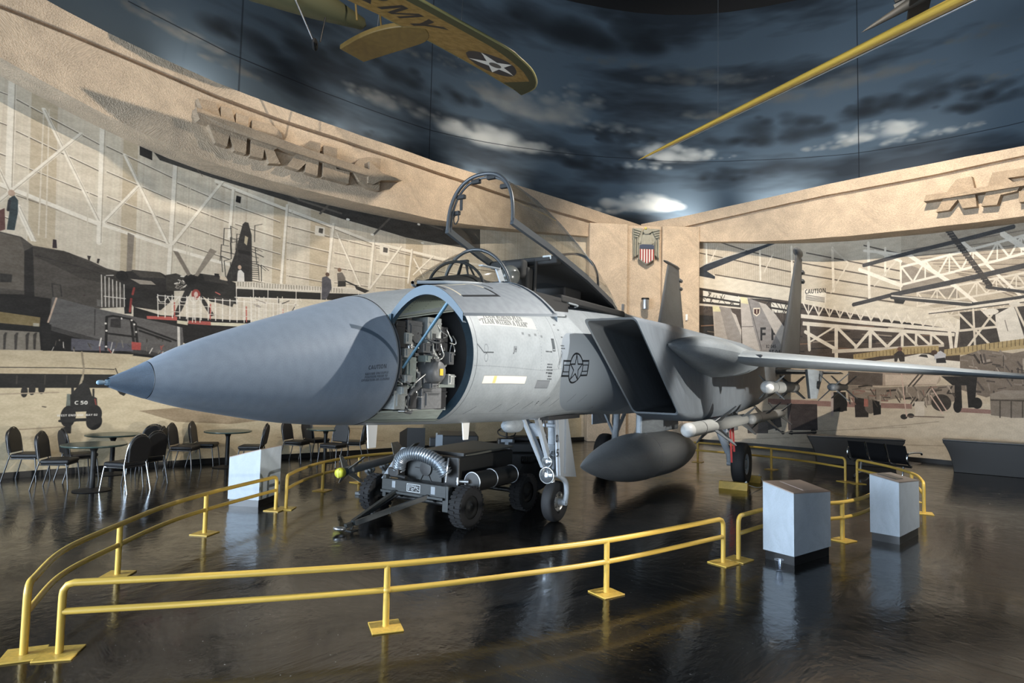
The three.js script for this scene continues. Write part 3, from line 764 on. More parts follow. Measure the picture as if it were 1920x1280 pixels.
["e","#131110",[566,96,13,16]],
["l","#1b1a18",4.9,[512,99,535,99]],
["l","#1b1a18",6.1,[535,100,557,100]],
["p","#2a2724",[518,93,530,92,530,75,518,76]],
["t","#d9d4ca","C 50",[543,129,9]],
["t","#d9d4ca","WEST END USE  BAY 02",[539,107,5]],
["p","#8f7d63",[641,115,709,120,871,111,919,93,816,83,711,91]],
["l","#a3927a",2.4,[422,149,507,152]],
["l","#9c8b72",2.4,[440,85,519,88]],
["l","#5e5447",2.0,[484,126,489,125]],
["l","#a08f77",1.7,[969,73,1160,61]],
["l","#a08f77",1.7,[921,50,1192,30]],
["l","#a08f77",1.7,[589,54,808,36]],
["l","#e2d8c6",4.9,[1495,529,1490,365]],
["l","#e2d8c6",4.9,[1618,531,1614,374]],
["l","#e2d8c6",4.9,[1765,536,1762,385]],
["l","#e2d8c6",4.9,[1884,539,1882,393]],
["l","#6f6557",2.0,[1421,512,1896,522]],
["l","#e2d8c6",1.5,[1421,516,1896,526]],
["l","#6f6557",2.0,[1422,482,1896,490]],
["l","#e2d8c6",1.5,[1422,485,1896,494]],
["l","#6f6557",2.0,[1423,451,1897,458]],
["l","#e2d8c6",1.5,[1423,454,1897,462]],
["l","#6f6557",2.0,[1424,421,1897,426]],
["l","#e2d8c6",1.5,[1424,424,1897,430]],
["l","#e2d8c6",6.1,[1398,525,1895,544]],
["p","#c9bfae",[1147,412,1897,444,1897,430,1147,401]],
["p","#1b1917",[1178,402,1897,426,1898,394,1178,384]],
["l","#e8e0d2",1.7,[1178,381,1898,391]],
["l","#d8cfc0",1.7,[1193,404,1195,355]],
["l","#d8cfc0",1.7,[1236,405,1238,356]],
["l","#d8cfc0",1.7,[1280,407,1282,357]],
["l","#d8cfc0",1.7,[1325,409,1327,358]],
["l","#d8cfc0",1.7,[1372,411,1374,359]],
["l","#d8cfc0",1.7,[1421,413,1423,360]],
["l","#d8cfc0",1.7,[1471,415,1473,361]],
["l","#d8cfc0",1.7,[1523,417,1524,362]],
["l","#d8cfc0",1.7,[1576,419,1577,363]],
["l","#d8cfc0",1.7,[1629,421,1631,364]],
["l","#d8cfc0",1.7,[1683,423,1685,364]],
["l","#d8cfc0",1.7,[1738,424,1739,365]],
["l","#d8cfc0",1.7,[1793,425,1794,365]],
["l","#d8cfc0",1.7,[1849,427,1850,365]],
["p","#56524e",[960,272,1246,305,1707,301,1708,261,1248,249,962,235]],
["p","#1c1a17",[962,235,1248,249,1708,261,1709,231,963,210]],
["l","#d8cfc0",2.0,[1425,305,1431,302]],
["l","#d8cfc0",2.0,[1829,396,1830,393]],
["l","#45403a",2.0,[1519,371,1520,340]],
["l","#8f857a",2.0,[1253,301,1281,300]],
["l","#8c4038",2.0,[1307,366,1308,346]],
["l","#8c4038",2.0,[1321,371,1326,369]],
["l","#d8cfc0",2.0,[1278,333,1283,331]],
["l","#45403a",2.0,[1218,335,1223,333]],
["l","#8f857a",2.0,[1107,354,1131,353]],
["l","#8f857a",2.0,[1052,316,1053,290]],
["l","#8f857a",2.0,[973,302,978,277]],
["l","#8c4038",2.0,[1050,305,1073,280]],
["l","#8c4038",2.0,[995,343,1016,342]],
["l","#8f857a",2.0,[980,293,1002,269]],
["l","#8f857a",2.0,[1241,364,1242,336]],
["l","#45403a",2.0,[1235,351,1241,323]],
["l","#d8cfc0",2.0,[1200,353,1205,350]],
["l","#8c4038",2.0,[1147,298,1172,297]],
["l","#45403a",2.0,[1127,336,1132,334]],
["l","#8c4038",2.0,[1177,356,1178,337]],
["l","#d8cfc0",2.0,[1439,375,1440,344]],
["l","#8f857a",2.0,[1334,335,1340,315]],
["l","#8c4038",2.0,[1726,389,1760,388]],
["l","#d8cfc0",2.0,[1746,322,1779,320]],
["l","#8c4038",2.0,[1573,339,1574,336]],
["l","#8c4038",2.0,[1080,322,1084,319]],
["l","#8c4038",2.0,[1365,313,1366,292]],
["l","#45403a",2.0,[1689,369,1689,366]],
["l","#8c4038",2.0,[1624,360,1631,357]],
["l","#8c4038",2.0,[1202,299,1228,273]]];
const opsRight = [
["p","#c3b6a1",[-20,813,1003,662,982,-70,-16,-235]],
["l","#aa9d89",1.6,[16,686,16,550]],
["l","#aa9d89",1.6,[22,685,23,548]],
["l","#aa9d89",1.6,[29,684,29,546]],
["l","#aa9d89",1.6,[35,683,36,544]],
["l","#aa9d89",1.6,[42,682,42,542]],
["l","#aa9d89",1.6,[49,681,49,541]],
["l","#aa9d89",1.6,[55,680,55,539]],
["l","#aa9d89",1.6,[62,679,62,537]],
["l","#aa9d89",1.6,[68,678,68,535]],
["l","#aa9d89",1.6,[75,677,75,533]],
["l","#aa9d89",1.6,[81,677,81,531]],
["l","#aa9d89",1.6,[87,676,88,530]],
["l","#aa9d89",1.6,[94,675,94,528]],
["l","#aa9d89",1.6,[100,674,100,526]],
["l","#aa9d89",1.6,[106,673,106,524]],
["l","#aa9d89",1.6,[113,672,113,522]],
["l","#aa9d89",1.6,[119,671,119,521]],
["l","#aa9d89",1.6,[125,671,125,519]],
["l","#aa9d89",1.6,[131,670,131,517]],
["l","#aa9d89",1.6,[138,669,138,515]],
["l","#aa9d89",1.6,[144,668,144,514]],
["l","#aa9d89",1.6,[150,667,150,512]],
["l","#aa9d89",1.6,[156,666,156,510]],
["l","#aa9d89",1.6,[162,665,162,508]],
["l","#aa9d89",1.6,[168,665,168,507]],
["l","#aa9d89",1.6,[174,664,174,505]],
["l","#aa9d89",1.6,[180,663,180,503]],
["l","#aa9d89",1.6,[186,662,186,502]],
["l","#aa9d89",1.6,[192,661,192,500]],
["l","#aa9d89",1.6,[198,661,198,498]],
["l","#aa9d89",1.6,[204,660,204,496]],
["l","#aa9d89",1.6,[210,659,210,495]],
["l","#aa9d89",1.6,[216,658,215,493]],
["l","#aa9d89",1.6,[222,657,221,491]],
["l","#aa9d89",1.6,[228,656,227,490]],
["l","#aa9d89",1.6,[233,656,233,488]],
["l","#aa9d89",1.6,[239,655,239,487]],
["l","#aa9d89",1.6,[245,654,244,485]],
["l","#aa9d89",1.6,[251,653,250,483]],
["l","#aa9d89",1.6,[257,652,256,482]],
["l","#aa9d89",1.6,[262,652,261,480]],
["l","#aa9d89",1.6,[268,651,267,478]],
["l","#aa9d89",1.6,[274,650,273,477]],
["l","#aa9d89",1.6,[279,649,278,475]],
["l","#aa9d89",1.6,[285,648,284,474]],
["l","#aa9d89",1.6,[290,648,290,472]],
["l","#aa9d89",1.6,[296,647,295,470]],
["l","#aa9d89",1.6,[302,646,301,469]],
["l","#aa9d89",1.6,[307,645,306,467]],
["l","#aa9d89",1.6,[313,645,312,466]],
["l","#aa9d89",1.6,[318,644,317,464]],
["l","#aa9d89",1.6,[324,643,323,463]],
["p","#d3c8b4",[12,558,77,554,333,485,516,442,739,383,738,344,516,393,328,446,12,518]],
["l","#564d43",3.1,[12,637,333,534]],
["l","#564d43",3.1,[182,621,333,566]],
["l","#564d43",3.1,[77,554,333,488]],
["l","#564d43",3.1,[363,592,621,506]],
["l","#564d43",3.1,[352,562,621,480]],
["l","#564d43",3.1,[352,528,608,457]],
["l","#564d43",3.1,[415,468,607,423]],
["l","#564d43",3.1,[12,697,182,621]],
["l","#564d43",3.1,[518,594,610,557]],
["l","#e0d6c4",6.2,[46,674,48,584]],
["l","#e0d6c4",6.2,[224,616,225,524]],
["l","#e0d6c4",6.2,[320,617,321,509]],
["l","#e0d6c4",7.8,[435,597,437,471]],
["l","#e0d6c4",7.8,[529,600,530,441]],
["l","#e0d6c4",7.8,[609,537,608,452]],
["l","#e0d6c4",6.2,[571,579,570,504]],
["l","#cfc4b1",4.7,[265,602,237,547]],
["l","#cfc4b1",4.7,[85,647,61,600]],
["l","#cfc4b1",4.7,[476,545,430,467]],
["l","#cfc4b1",4.7,[434,597,476,550]],
["l","#cfc4b1",4.7,[543,477,609,555]],
["p","#2d3238",[12,578,57,597,182,621,282,642,298,640,182,607,48,569,77,548,76,540,12,558]],
["l","#b7b2a8",2.3,[20,587,182,625,282,647]],
["p","#4a4038",[12,518,328,446,516,393,738,344,736,246,13,245]],
["p","#26231f",[12,424,76,417,85,332,13,345]],
["p","#d6d0c2",[35,506,164,475,157,447,35,468]],
["p","#ddd6c6",[258,451,328,436,328,410,258,419]],
["l","#3b352f",1.9,[68,464,78,454]],
["l","#2b2723",1.9,[238,438,231,415]],
["l","#3b352f",1.9,[223,432,222,407]],
["l","#2b2723",1.9,[251,450,237,440]],
["l","#2b2723",1.9,[266,423,268,414]],
["l","#3b352f",1.9,[44,471,49,442]],
["l","#3b352f",1.9,[310,448,300,436]],
["l","#5e554a",1.9,[87,455,84,432]],
["l","#5e554a",1.9,[212,437,219,421]],
["l","#3b352f",1.9,[217,468,220,444]],
["l","#2b2723",1.9,[51,457,38,440]],
["l","#5e554a",1.9,[91,455,80,439]],
["l","#2b2723",1.9,[231,438,234,422]],
["l","#5e554a",1.9,[54,461,52,446]],
["l","#2b2723",1.9,[56,498,63,488]],
["l","#3b352f",1.9,[131,464,143,442]],
["l","#3b352f",1.9,[137,450,140,438]],
["l","#2b2723",1.9,[133,441,125,426]],
["l","#5e554a",1.9,[100,476,113,453]],
["l","#5e554a",1.9,[292,416,291,395]],
["l","#3b352f",1.9,[286,443,296,417]],
["l","#2b2723",1.9,[175,444,174,425]],
["l","#3b352f",1.9,[28,460,19,451]],
["l","#5e554a",1.9,[247,452,236,437]],
["l","#2b2723",1.9,[82,484,80,470]],
["l","#2b2723",1.9,[253,432,244,417]],
["l","#3b352f",1.9,[302,437,293,416]],
["l","#5e554a",1.9,[241,425,237,415]],
["l","#5e554a",1.9,[120,466,134,454]],
["l","#3b352f",1.9,[316,441,314,417]],
["l","#3b352f",1.9,[272,448,283,430]],
["l","#3b352f",1.9,[21,476,22,465]],
["l","#2b2723",1.9,[33,493,29,465]],
["l","#2b2723",1.9,[137,460,128,453]],
["l","#3b352f",1.9,[159,465,162,442]],
["l","#5e554a",1.9,[164,468,173,452]],
["l","#2b2723",1.9,[104,488,90,461]],
["l","#5e554a",1.9,[72,461,65,452]],
["l","#5e554a",1.9,[258,430,264,416]],
["l","#3b352f",1.9,[62,496,47,476]],
["l","#2b2723",1.9,[298,418,299,397]],
["l","#5e554a",1.9,[288,417,285,400]],
["l","#5e554a",1.9,[74,487,63,463]],
["l","#2b2723",1.9,[51,464,50,440]],
["l","#3b352f",1.9,[165,438,167,428]],
["l","#3b352f",1.9,[29,481,39,453]],
["l","#5e554a",1.9,[214,469,217,460]],
["l","#2b2723",1.9,[59,462,47,442]],
["l","#5e554a",1.9,[139,461,138,448]],
["l","#2b2723",1.9,[131,456,126,444]],
["l","#2b2723",1.9,[313,414,316,397]],
["l","#2b2723",1.9,[28,484,43,474]],
["l","#3b352f",1.9,[94,483,99,473]],
["l","#3b352f",1.9,[220,464,232,437]],
["l","#2b2723",1.9,[238,448,237,435]],
["l","#2b2723",1.9,[198,466,211,455]],
["l","#2b2723",1.9,[301,448,305,428]],
["l","#5e554a",1.9,[64,494,55,484]],
["l","#3b352f",1.9,[277,423,277,413]],
["l","#2b2723",1.9,[88,458,85,430]],
["l","#3b352f",1.9,[110,483,104,468]],
["l","#3b352f",1.9,[310,429,298,416]],
["l","#3b352f",1.9,[65,475,60,448]],
["l","#2b2723",1.9,[175,447,174,425]],
["l","#2b2723",1.9,[189,438,191,422]],
["l","#5e554a",1.9,[192,455,190,441]],
["l","#5e554a",1.9,[258,450,267,439]],
["l","#3b352f",1.9,[317,418,313,395]],
["l","#3b352f",1.9,[61,470,58,445]],
["l","#3b352f",1.9,[55,497,64,468]],
["l","#2e2a26",4.7,[12,513,328,436]],
["l","#2e2a26",4.7,[12,489,328,417]],
["l","#2e2a26",4.7,[12,468,164,444]],
["l","#cfc5b4",6.2,[12,460,181,436]],
["l","#ddd3c2",4.7,[156,475,256,461]],
["l","#2a2521",1.8,[548,333,589,331]],
["l","#2a2521",2.5,[144,338,200,333]],
["l","#2a2521",3.4,[485,319,543,319]],
["l","#8f8273",2.9,[725,348,746,340]],
["l","#b5a895",3.6,[576,356,612,354]],
["l","#7a5f4c",2.7,[443,304,482,301]],
["l","#7a5f4c",3.2,[76,358,99,351]],
["l","#2a2521",2.7,[336,296,354,295]],
["l","#b5a895",3.1,[119,325,162,326]],
["l","#2a2521",3.5,[425,349,478,351]],
["l","#8f8273",2.4,[418,356,467,358]],
["l","#2a2521",2.0,[87,369,107,363]],
["l","#2a2521",3.3,[282,349,349,340]],
["l","#8f8273",2.7,[379,323,447,325]],
["l","#7a5f4c",2.0,[138,368,211,363]],
["l","#2a2521",2.4,[90,399,143,389]],
["l","#6c6053",2.7,[402,374,441,370]],
["l","#8f8273",2.9,[531,341,583,334]],
["l","#2a2521",1.7,[72,310,91,310]],
["l","#2a2521",2.9,[364,303,431,305]],
["l","#8f8273",1.7,[289,329,336,321]],
["l","#8f8273",1.9,[428,363,488,356]],
["l","#2a2521",3.7,[691,339,733,336]],
["l","#7a5f4c",1.8,[191,367,243,363]],
["l","#7a5f4c",3.4,[314,317,374,319]],
["l","#2a2521",2.9,[68,358,121,349]],
["l","#b5a895",1.8,[176,388,253,385]],
["l","#8f8273",2.3,[199,378,232,370]],
["l","#6c6053",2.4,[544,315,578,317]],
["l","#2a2521",3.1,[231,369,261,370]],
["l","#b5a895",3.1,[167,381,198,377]],
["l","#7a5f4c",2.4,[498,366,540,362]],
["l","#8f8273",1.7,[510,342,552,340]],
["l","#7a5f4c",3.5,[29,386,98,387]],
["l","#2a2521",2.4,[630,290,672,286]],
["l","#6c6053",2.8,[117,357,142,355]],
["l","#7a5f4c",1.9,[651,333,707,332]],
["l","#6c6053",2.9,[51,367,120,356]],
["l","#2a2521",2.7,[486,329,552,322]],
["l","#8f8273",2.5,[588,352,629,346]],
["l","#241f1b",3.1,[343,426,515,387,727,345]],
["l","#ded4c3",4.0,[352,442,367,407]],
["l","#ded4c3",4.0,[383,436,367,407]],
["l","#cfc4b3",3.1,[368,441,367,407]],
["l","#ded4c3",4.0,[382,436,396,402]],
["l","#ded4c3",4.0,[411,431,396,402]],
["l","#cfc4b3",3.1,[397,435,396,402]],
["l","#ded4c3",4.0,[411,430,425,398]],
["l","#ded4c3",4.0,[439,425,425,398]],
["l","#cfc4b3",3.1,[425,429,425,398]],
["l","#ded4c3",4.0,[439,425,453,393]],
["l","#ded4c3",4.0,[467,420,453,393]],
["l","#cfc4b3",3.1,[453,424,453,393]],
["l","#ded4c3",4.0,[466,419,480,389]],
["l","#ded4c3",4.0,[494,415,480,389]],
["l","#cfc4b3",3.1,[480,419,480,389]],
["l","#ded4c3",4.0,[493,414,507,384]],
["l","#ded4c3",4.0,[520,409,507,384]],
["l","#cfc4b3",3.1,[507,413,507,384]],
["l","#ded4c3",4.0,[520,409,533,380]],
["l","#ded4c3",4.0,[546,404,533,380]],
["l","#cfc4b3",3.1,[533,408,533,380]],
["l","#ded4c3",4.0,[546,404,559,376]],
["l","#ded4c3",4.0,[572,399,559,376]],
["l","#cfc4b3",3.1,[559,403,559,376]],
["l","#ded4c3",4.0,[571,399,584,372]],
["l","#ded4c3",4.0,[597,394,584,372]],
["l","#cfc4b3",3.1,[584,398,584,372]],
["l","#ded4c3",4.0,[596,394,608,367]],
["l","#ded4c3",4.0,[621,390,608,367]],
["l","#cfc4b3",3.1,[609,393,608,367]],
["l","#ded4c3",4.0,[621,389,633,363]],
["l","#ded4c3",4.0,[645,385,633,363]],
["l","#cfc4b3",3.1,[633,388,633,363]],
["l","#ded4c3",4.0,[645,384,657,359]],
["l","#ded4c3",4.0,[669,380,657,359]],
["l","#cfc4b3",3.1,[657,384,657,359]],
["l","#ded4c3",4.0,[668,380,680,356]],
["l","#ded4c3",4.0,[692,375,680,356]],
["l","#cfc4b3",3.1,[680,379,680,356]],
["l","#ded4c3",4.0,[692,375,703,352]],
["l","#ded4c3",4.0,[715,371,703,352]],
["l","#cfc4b3",3.1,[703,374,703,352]],
["l","#ded4c3",4.0,[714,371,726,348]],
["l","#ded4c3",4.0,[737,366,726,348]],
["l","#cfc4b3",3.1,[726,370,726,348]],
["p","#ddd3c2",[343,409,515,380,727,348,727,339,515,369,343,397]],
["p","#d8cebd",[351,386,515,363,727,337,726,328,515,353,350,374]],
["l","#ddd3c2",9.3,[366,379,369,301]],
["l","#ddd3c2",10.8,[443,366,442,246]],
["l","#ddd3c2",9.3,[531,354,530,306]],
["l","#ddd3c2",7.8,[609,344,608,307]],
["l","#ddd3c2",6.2,[641,343,640,306]],
["l","#ddd3c2",6.2,[675,339,674,308]],
["l","#ddd3c2",9.3,[358,354,442,300]],
["l","#ddd3c2",7.8,[443,366,495,307]],
["l","#ddd3c2",7.8,[531,351,493,304]],
["l","#ddd3c2",7.8,[534,350,572,305]],
["l","#ddd3c2",7.8,[609,344,572,305]],
["l","#ddd3c2",6.2,[610,344,643,306]],
["l","#ddd3c2",6.2,[642,340,674,305]],
["l","#ddd3c2",6.2,[676,337,700,310]],
["l","#ddd3c2",4.7,[373,325,440,367]],
["l","#ddd3c2",9.3,[715,345,720,287]],
["l","#ddd3c2",7.8,[681,389,729,342]],
["l","#ddd3c2",7.8,[739,399,728,301]],
["p","#cabfae",[431,300,541,303,703,309,703,302,541,294,431,289]],
["p","#a99468",[487,285,618,304,691,305,691,288,554,279,487,267]],
["l","#6e5c3c",1.6,[492,288,492,276]],
["l","#6e5c3c",1.6,[501,289,501,277]],
["l","#6e5c3c",1.6,[510,290,510,277]],
["l","#6e5c3c",1.6,[519,290,519,278]],
["l","#6e5c3c",1.6,[528,291,527,278]],
["l","#6e5c3c",1.6,[536,292,536,279]],
["l","#6e5c3c",1.6,[545,292,545,279]],
["l","#6e5c3c",1.6,[553,293,553,280]],
["l","#6e5c3c",1.6,[562,293,562,280]],
["l","#6e5c3c",1.6,[570,294,570,281]],
["l","#6e5c3c",1.6,[579,294,579,281]],
["l","#6e5c3c",1.6,[587,295,587,282]],
["l","#6e5c3c",1.6,[595,296,595,282]],
["l","#6e5c3c",1.6,[604,296,603,283]],
["l","#6e5c3c",1.6,[612,297,612,283]],
["l","#6e5c3c",1.6,[620,297,620,284]],
["l","#6e5c3c",1.6,[628,298,628,284]],
["l","#6e5c3c",1.6,[636,298,636,285]],
["l","#6e5c3c",1.6,[644,299,644,285]],
["l","#6e5c3c",1.6,[652,299,652,285]],
["l","#6e5c3c",1.6,[660,300,660,286]],
["l","#6e5c3c",1.6,[668,300,667,286]],
["l","#6e5c3c",1.6,[676,301,675,287]],
["l","#6e5c3c",1.6,[683,301,683,287]],
["p","#b4aba0",[68,451,90,448,101,423,79,417,85,324,76,333]],
["p","#d6cfa6",[68,451,90,448,97,430,70,432]],
["p","#a79f96",[76,431,97,430,121,331,122,314,79,333]],
["p","#8f8881",[92,448,130,439,164,347,164,305,124,318]],
["p","#b8afa4",[131,428,147,417,164,368,164,347]],
["l","#3a3733",4.7,[63,459,164,442]],
["p","#b3aaa0",[161,475,185,470,202,380,225,295,168,313]],
["p","#d9d0a6",[161,475,183,470,187,449,163,454]],
["p","#8d8782",[185,470,219,454,264,361,308,285,225,295,202,377]],
["t","#211f1d","F F",[249,332,57]],
["p","#bab1a6",[219,454,242,445,272,410,318,339,319,281,308,281,264,361]],
["l","#3a3733",4.7,[158,478,258,461]],
["l","#4f4b48",1.6,[161,378,202,377]],
["l","#4f4b48",1.9,[187,463,228,304]],
["p","#d9cdb8",[203,436,224,435,223,416,213,408,202,417]],
["p","#4a2f2a",[205,432,222,431,220,418,213,413,205,419]],
["p","#cdb9a0",[212,430,215,430,215,417,212,417]],
["t","#2b2826","82 045",[257,308,14]],
["t","#2b2826","AF 04",[267,288,19]],
["p","#e6ddcc",[356,484,417,467,416,438,356,452]],
["t","#2b2722","CAUTION",[387,468,18]],
["l","#5b544b",1.6,[360,465,412,452]],
["l","#5b544b",1.6,[360,460,412,448]],
["l","#5b544b",1.6,[360,456,412,444]],
["l","#5b544b",1.6,[360,452,412,440]],
["p","#b3a590",[610,610,1002,614,994,352,739,369,608,452]],
["p","#8f8475",[609,537,729,466,740,424,608,457]],
["p","#a79985",[696,597,874,618,1002,614,998,470,797,486]],
["l","#7d7163",2.0,[610,566,883,578]],
["l","#7d7163",2.0,[625,557,887,560]],
["l","#7d7163",2.0,[639,548,891,543]],
["l","#7d7163",2.0,[654,539,894,525]],
["l","#7d7163",2.0,[669,530,898,508]],
["l","#7d7163",2.0,[683,521,902,491]],
["l","#7d7163",2.0,[697,512,905,474]],
["l","#7d7163",2.0,[711,503,909,457]],
["l","#7d7163",2.0,[725,494,912,440]],
["l","#7d7163",2.0,[739,486,916,424]],
["l","#7d7163",2.0,[752,477,919,407]],
["l","#7d7163",2.0,[765,469,923,391]],
["l","#7d7163",2.0,[779,461,926,374]],
["l","#e3d9c8",4.7,[609,522,636,478]],
["l","#e3d9c8",4.7,[636,478,665,532]],
["l","#e3d9c8",3.7,[609,522,608,473]],
["l","#e3d9c8",4.7,[665,532,691,489]],
["l","#e3d9c8",4.7,[691,489,719,542]],
["l","#e3d9c8",3.7,[665,532,664,484]],
["l","#e3d9c8",4.7,[719,542,744,499]],
["l","#e3d9c8",4.7,[744,499,770,550]],
["l","#e3d9c8",3.7,[719,542,718,494]],
["l","#e3d9c8",4.7,[770,550,795,509]],
["l","#e3d9c8",4.7,[795,509,820,558]],
["l","#e3d9c8",3.7,[770,550,769,504]],
["l","#e3d9c8",4.7,[820,558,843,517]],
["l","#e3d9c8",4.7,[843,517,868,565]],
["l","#e3d9c8",3.7,[820,558,819,513]],
["l","#e3d9c8",4.7,[868,565,890,525]],
["l","#e3d9c8",4.7,[890,525,914,572]],
["l","#e3d9c8",3.7,[868,565,867,521]],
["l","#e3d9c8",5.6,[609,522,914,572]],
["l","#e3d9c8",5.6,[608,473,912,529]],
["l","#d6cbb8",3.7,[645,449,667,415]],
["l","#d6cbb8",3.7,[667,415,690,454]],
["l","#d6cbb8",3.0,[645,449,645,412]],
["l","#d6cbb8",3.7,[690,454,712,421]],
["l","#d6cbb8",3.7,[712,421,734,460]],
["l","#d6cbb8",3.0,[690,454,690,418]],
["l","#d6cbb8",3.7,[734,460,754,427]],
["l","#d6cbb8",3.7,[754,427,776,465]],
["l","#d6cbb8",3.0,[734,460,733,424]],
["l","#d6cbb8",3.7,[776,465,796,432]],
["l","#d6cbb8",3.7,[796,432,816,469]],
["l","#d6cbb8",3.0,[776,465,775,430]],
["l","#d6cbb8",3.7,[816,469,836,437]],
["l","#d6cbb8",3.7,[836,437,856,473]],
["l","#d6cbb8",3.0,[816,469,816,435]],
["l","#d6cbb8",3.7,[856,473,874,442]],
["l","#d6cbb8",3.7,[874,442,894,477]],
["l","#d6cbb8",3.0,[856,473,855,440]],
["l","#d6cbb8",3.7,[894,477,912,446]],
["l","#d6cbb8",3.7,[912,446,931,481]],
["l","#d6cbb8",3.0,[894,477,893,444]],
["l","#d6cbb8",4.5,[645,449,931,481]],
["l","#d6cbb8",4.5,[645,412,930,448]],
["l","#cfc3af",3.1,[620,397,639,374]],
["l","#cfc3af",3.1,[639,374,660,401]],
["l","#cfc3af",2.5,[620,397,619,371]],
["l","#cfc3af",3.1,[660,401,679,378]],
["l","#cfc3af",3.1,[679,378,699,405]],
["l","#cfc3af",2.5,[660,401,659,376]],
["l","#cfc3af",3.1,[699,405,717,382]],
["l","#cfc3af",3.1,[717,382,737,409]],
["l","#cfc3af",2.5,[699,405,698,380]],
["l","#cfc3af",3.1,[737,409,754,386]],
["l","#cfc3af",3.1,[754,386,773,412]],
["l","#cfc3af",2.5,[737,409,736,384]],
["l","#cfc3af",3.1,[773,412,791,390]],
["l","#cfc3af",3.1,[791,390,809,415]],
["l","#cfc3af",2.5,[773,412,773,388]],
["l","#cfc3af",3.1,[809,415,826,393]],
["l","#cfc3af",3.1,[826,393,843,418]],
["l","#cfc3af",2.5,[809,415,808,391]],
["l","#cfc3af",3.1,[843,418,860,396]],
["l","#cfc3af",3.1,[860,396,877,421]],
["l","#cfc3af",2.5,[843,418,843,395]],
["l","#cfc3af",3.1,[877,421,893,399]],
["l","#cfc3af",3.1,[893,399,910,423]],
["l","#cfc3af",2.5,[877,421,876,398]],
["l","#cfc3af",3.7,[620,397,910,423]],
["l","#cfc3af",3.7,[619,371,909,401]],
["l","#e6dccb",9.3,[622,557,729,459]],
["l","#e6dccb",7.8,[729,459,805,378]],
["l","#e6dccb",9.3,[506,526,608,471]],
["l","#e6dccb",7.8,[743,575,797,512]],
["l","#e6dccb",6.2,[797,506,869,412]],
["l","#e6dccb",12.4,[831,577,912,496]],
["l","#e6dccb",6.2,[518,579,622,553]],
["l","#e6dccb",6.2,[545,575,609,537]],
["l","#3c3a39",9.3,[489,427,585,447]],
["l","#3c3a39",10.8,[585,447,912,498]],
["l","#3c3a39",9.3,[517,537,647,561]],
["l","#3c3a39",9.3,[647,561,853,590]],
["l","#3c3a39",10.8,[585,442,764,408]],
["l","#3c3a39",6.2,[764,408,869,417]],
["l","#3c3a39",6.2,[796,448,910,418]],
["l","#c9bfae",3.1,[585,445,764,412]],
["l","#d8cebd",6.2,[671,393,869,409,910,412]],
["l","#4a443d",2.2,[671,390,869,404]],
["l","#3a3530",5.3,[711,609,720,608]],
["l","#3a3530",5.3,[714,602,724,602]],
["l","#3a3530",5.3,[718,595,728,595]],
["l","#3a3530",5.3,[722,588,731,588]],
["l","#3a3530",5.3,[726,581,735,581]],
["l","#3a3530",5.3,[729,575,739,575]],
["l","#3a3530",5.3,[733,568,742,568]],
["l","#3a3530",5.3,[737,561,746,561]],
["l","#3a3530",5.3,[740,555,750,555]],
["l","#3a3530",5.3,[744,548,753,548]],
["l","#3a3530",5.3,[748,541,757,541]],
["l","#3a3530",5.3,[751,535,760,535]],
["l","#3a3530",5.3,[755,528,764,528]],
["l","#3a3530",5.3,[758,522,767,522]],
["l","#3a3530",5.3,[762,515,771,515]],
["l","#3a3530",5.3,[766,509,775,509]],
["l","#3a3530",5.3,[769,502,778,502]],
["l","#3a3530",5.3,[773,496,782,496]],
["l","#3a3530",5.3,[776,489,785,490]],
["l","#3a3530",5.3,[780,483,789,483]],
["l","#3a3530",5.3,[783,477,792,477]],
["l","#3a3530",5.3,[787,470,796,471]],
["l","#3a3530",5.3,[790,464,799,464]],
["l","#3a3530",5.3,[794,458,803,458]],
["l","#3a3530",5.3,[797,451,806,452]],
["l","#3a3530",5.3,[801,445,809,445]],
["l","#3a3530",2.5,[711,609,798,451]],
["l","#3a3530",2.5,[721,610,807,452]],
["p","#2b2926",[590,436,618,431,612,420,592,424]],
["p","#3d3731",[739,389,909,396,907,296,737,294]],
["l","#d0c5b3",5.3,[739,383,804,299]],
["l","#d0c5b3",5.3,[805,378,754,300]],
["l","#d0c5b3",5.3,[767,394,769,300]],
["l","#d0c5b3",5.3,[738,342,815,348]],
["l","#d0c5b3",5.3,[784,393,826,337]],
["l","#d0c5b3",5.3,[853,394,882,309]],
["p","#d5cdbf",[812,378,848,398,854,381,872,303,821,304,813,351]],
["e","#d8d0c2",[803,386,16,8]],
["e","#cfc6b7",[851,401,11,6]],
["l","#6c6458",1.6,[831,363,836,337]],
["p","#a8946a",[703,295,804,309,907,321,907,298,803,286,702,277]],
["l","#5f5138",1.6,[710,295,709,282]],
["l","#5f5138",1.6,[719,296,719,283]],
["l","#5f5138",1.6,[728,297,728,285]],
["l","#5f5138",1.6,[737,298,737,286]],
["l","#5f5138",1.6,[746,300,746,287]],
["l","#5f5138",1.6,[755,301,755,288]],
["l","#5f5138",1.6,[764,302,764,289]],
["l","#5f5138",1.6,[773,303,773,290]],
["l","#5f5138",1.6,[782,305,782,292]],
["l","#5f5138",1.6,[791,306,790,293]],
["l","#5f5138",1.6,[799,307,799,294]],
["l","#5f5138",1.6,[808,308,808,295]],
["l","#5f5138",1.6,[817,309,816,296]],
["l","#5f5138",1.6,[825,310,825,297]],
["l","#5f5138",1.6,[834,312,833,298]],
["l","#5f5138",1.6,[842,313,842,299]],
["l","#5f5138",1.6,[850,314,850,300]],
["l","#5f5138",1.6,[859,315,858,301]],
["l","#5f5138",1.6,[867,316,866,302]],
["l","#5f5138",1.6,[875,317,875,303]],
["l","#5f5138",1.6,[883,318,883,304]],
["l","#5f5138",1.6,[891,319,891,305]],
["p","#c4b9a6",[-17,164,263,160,616,158,903,159,897,-86,-16,-235]],
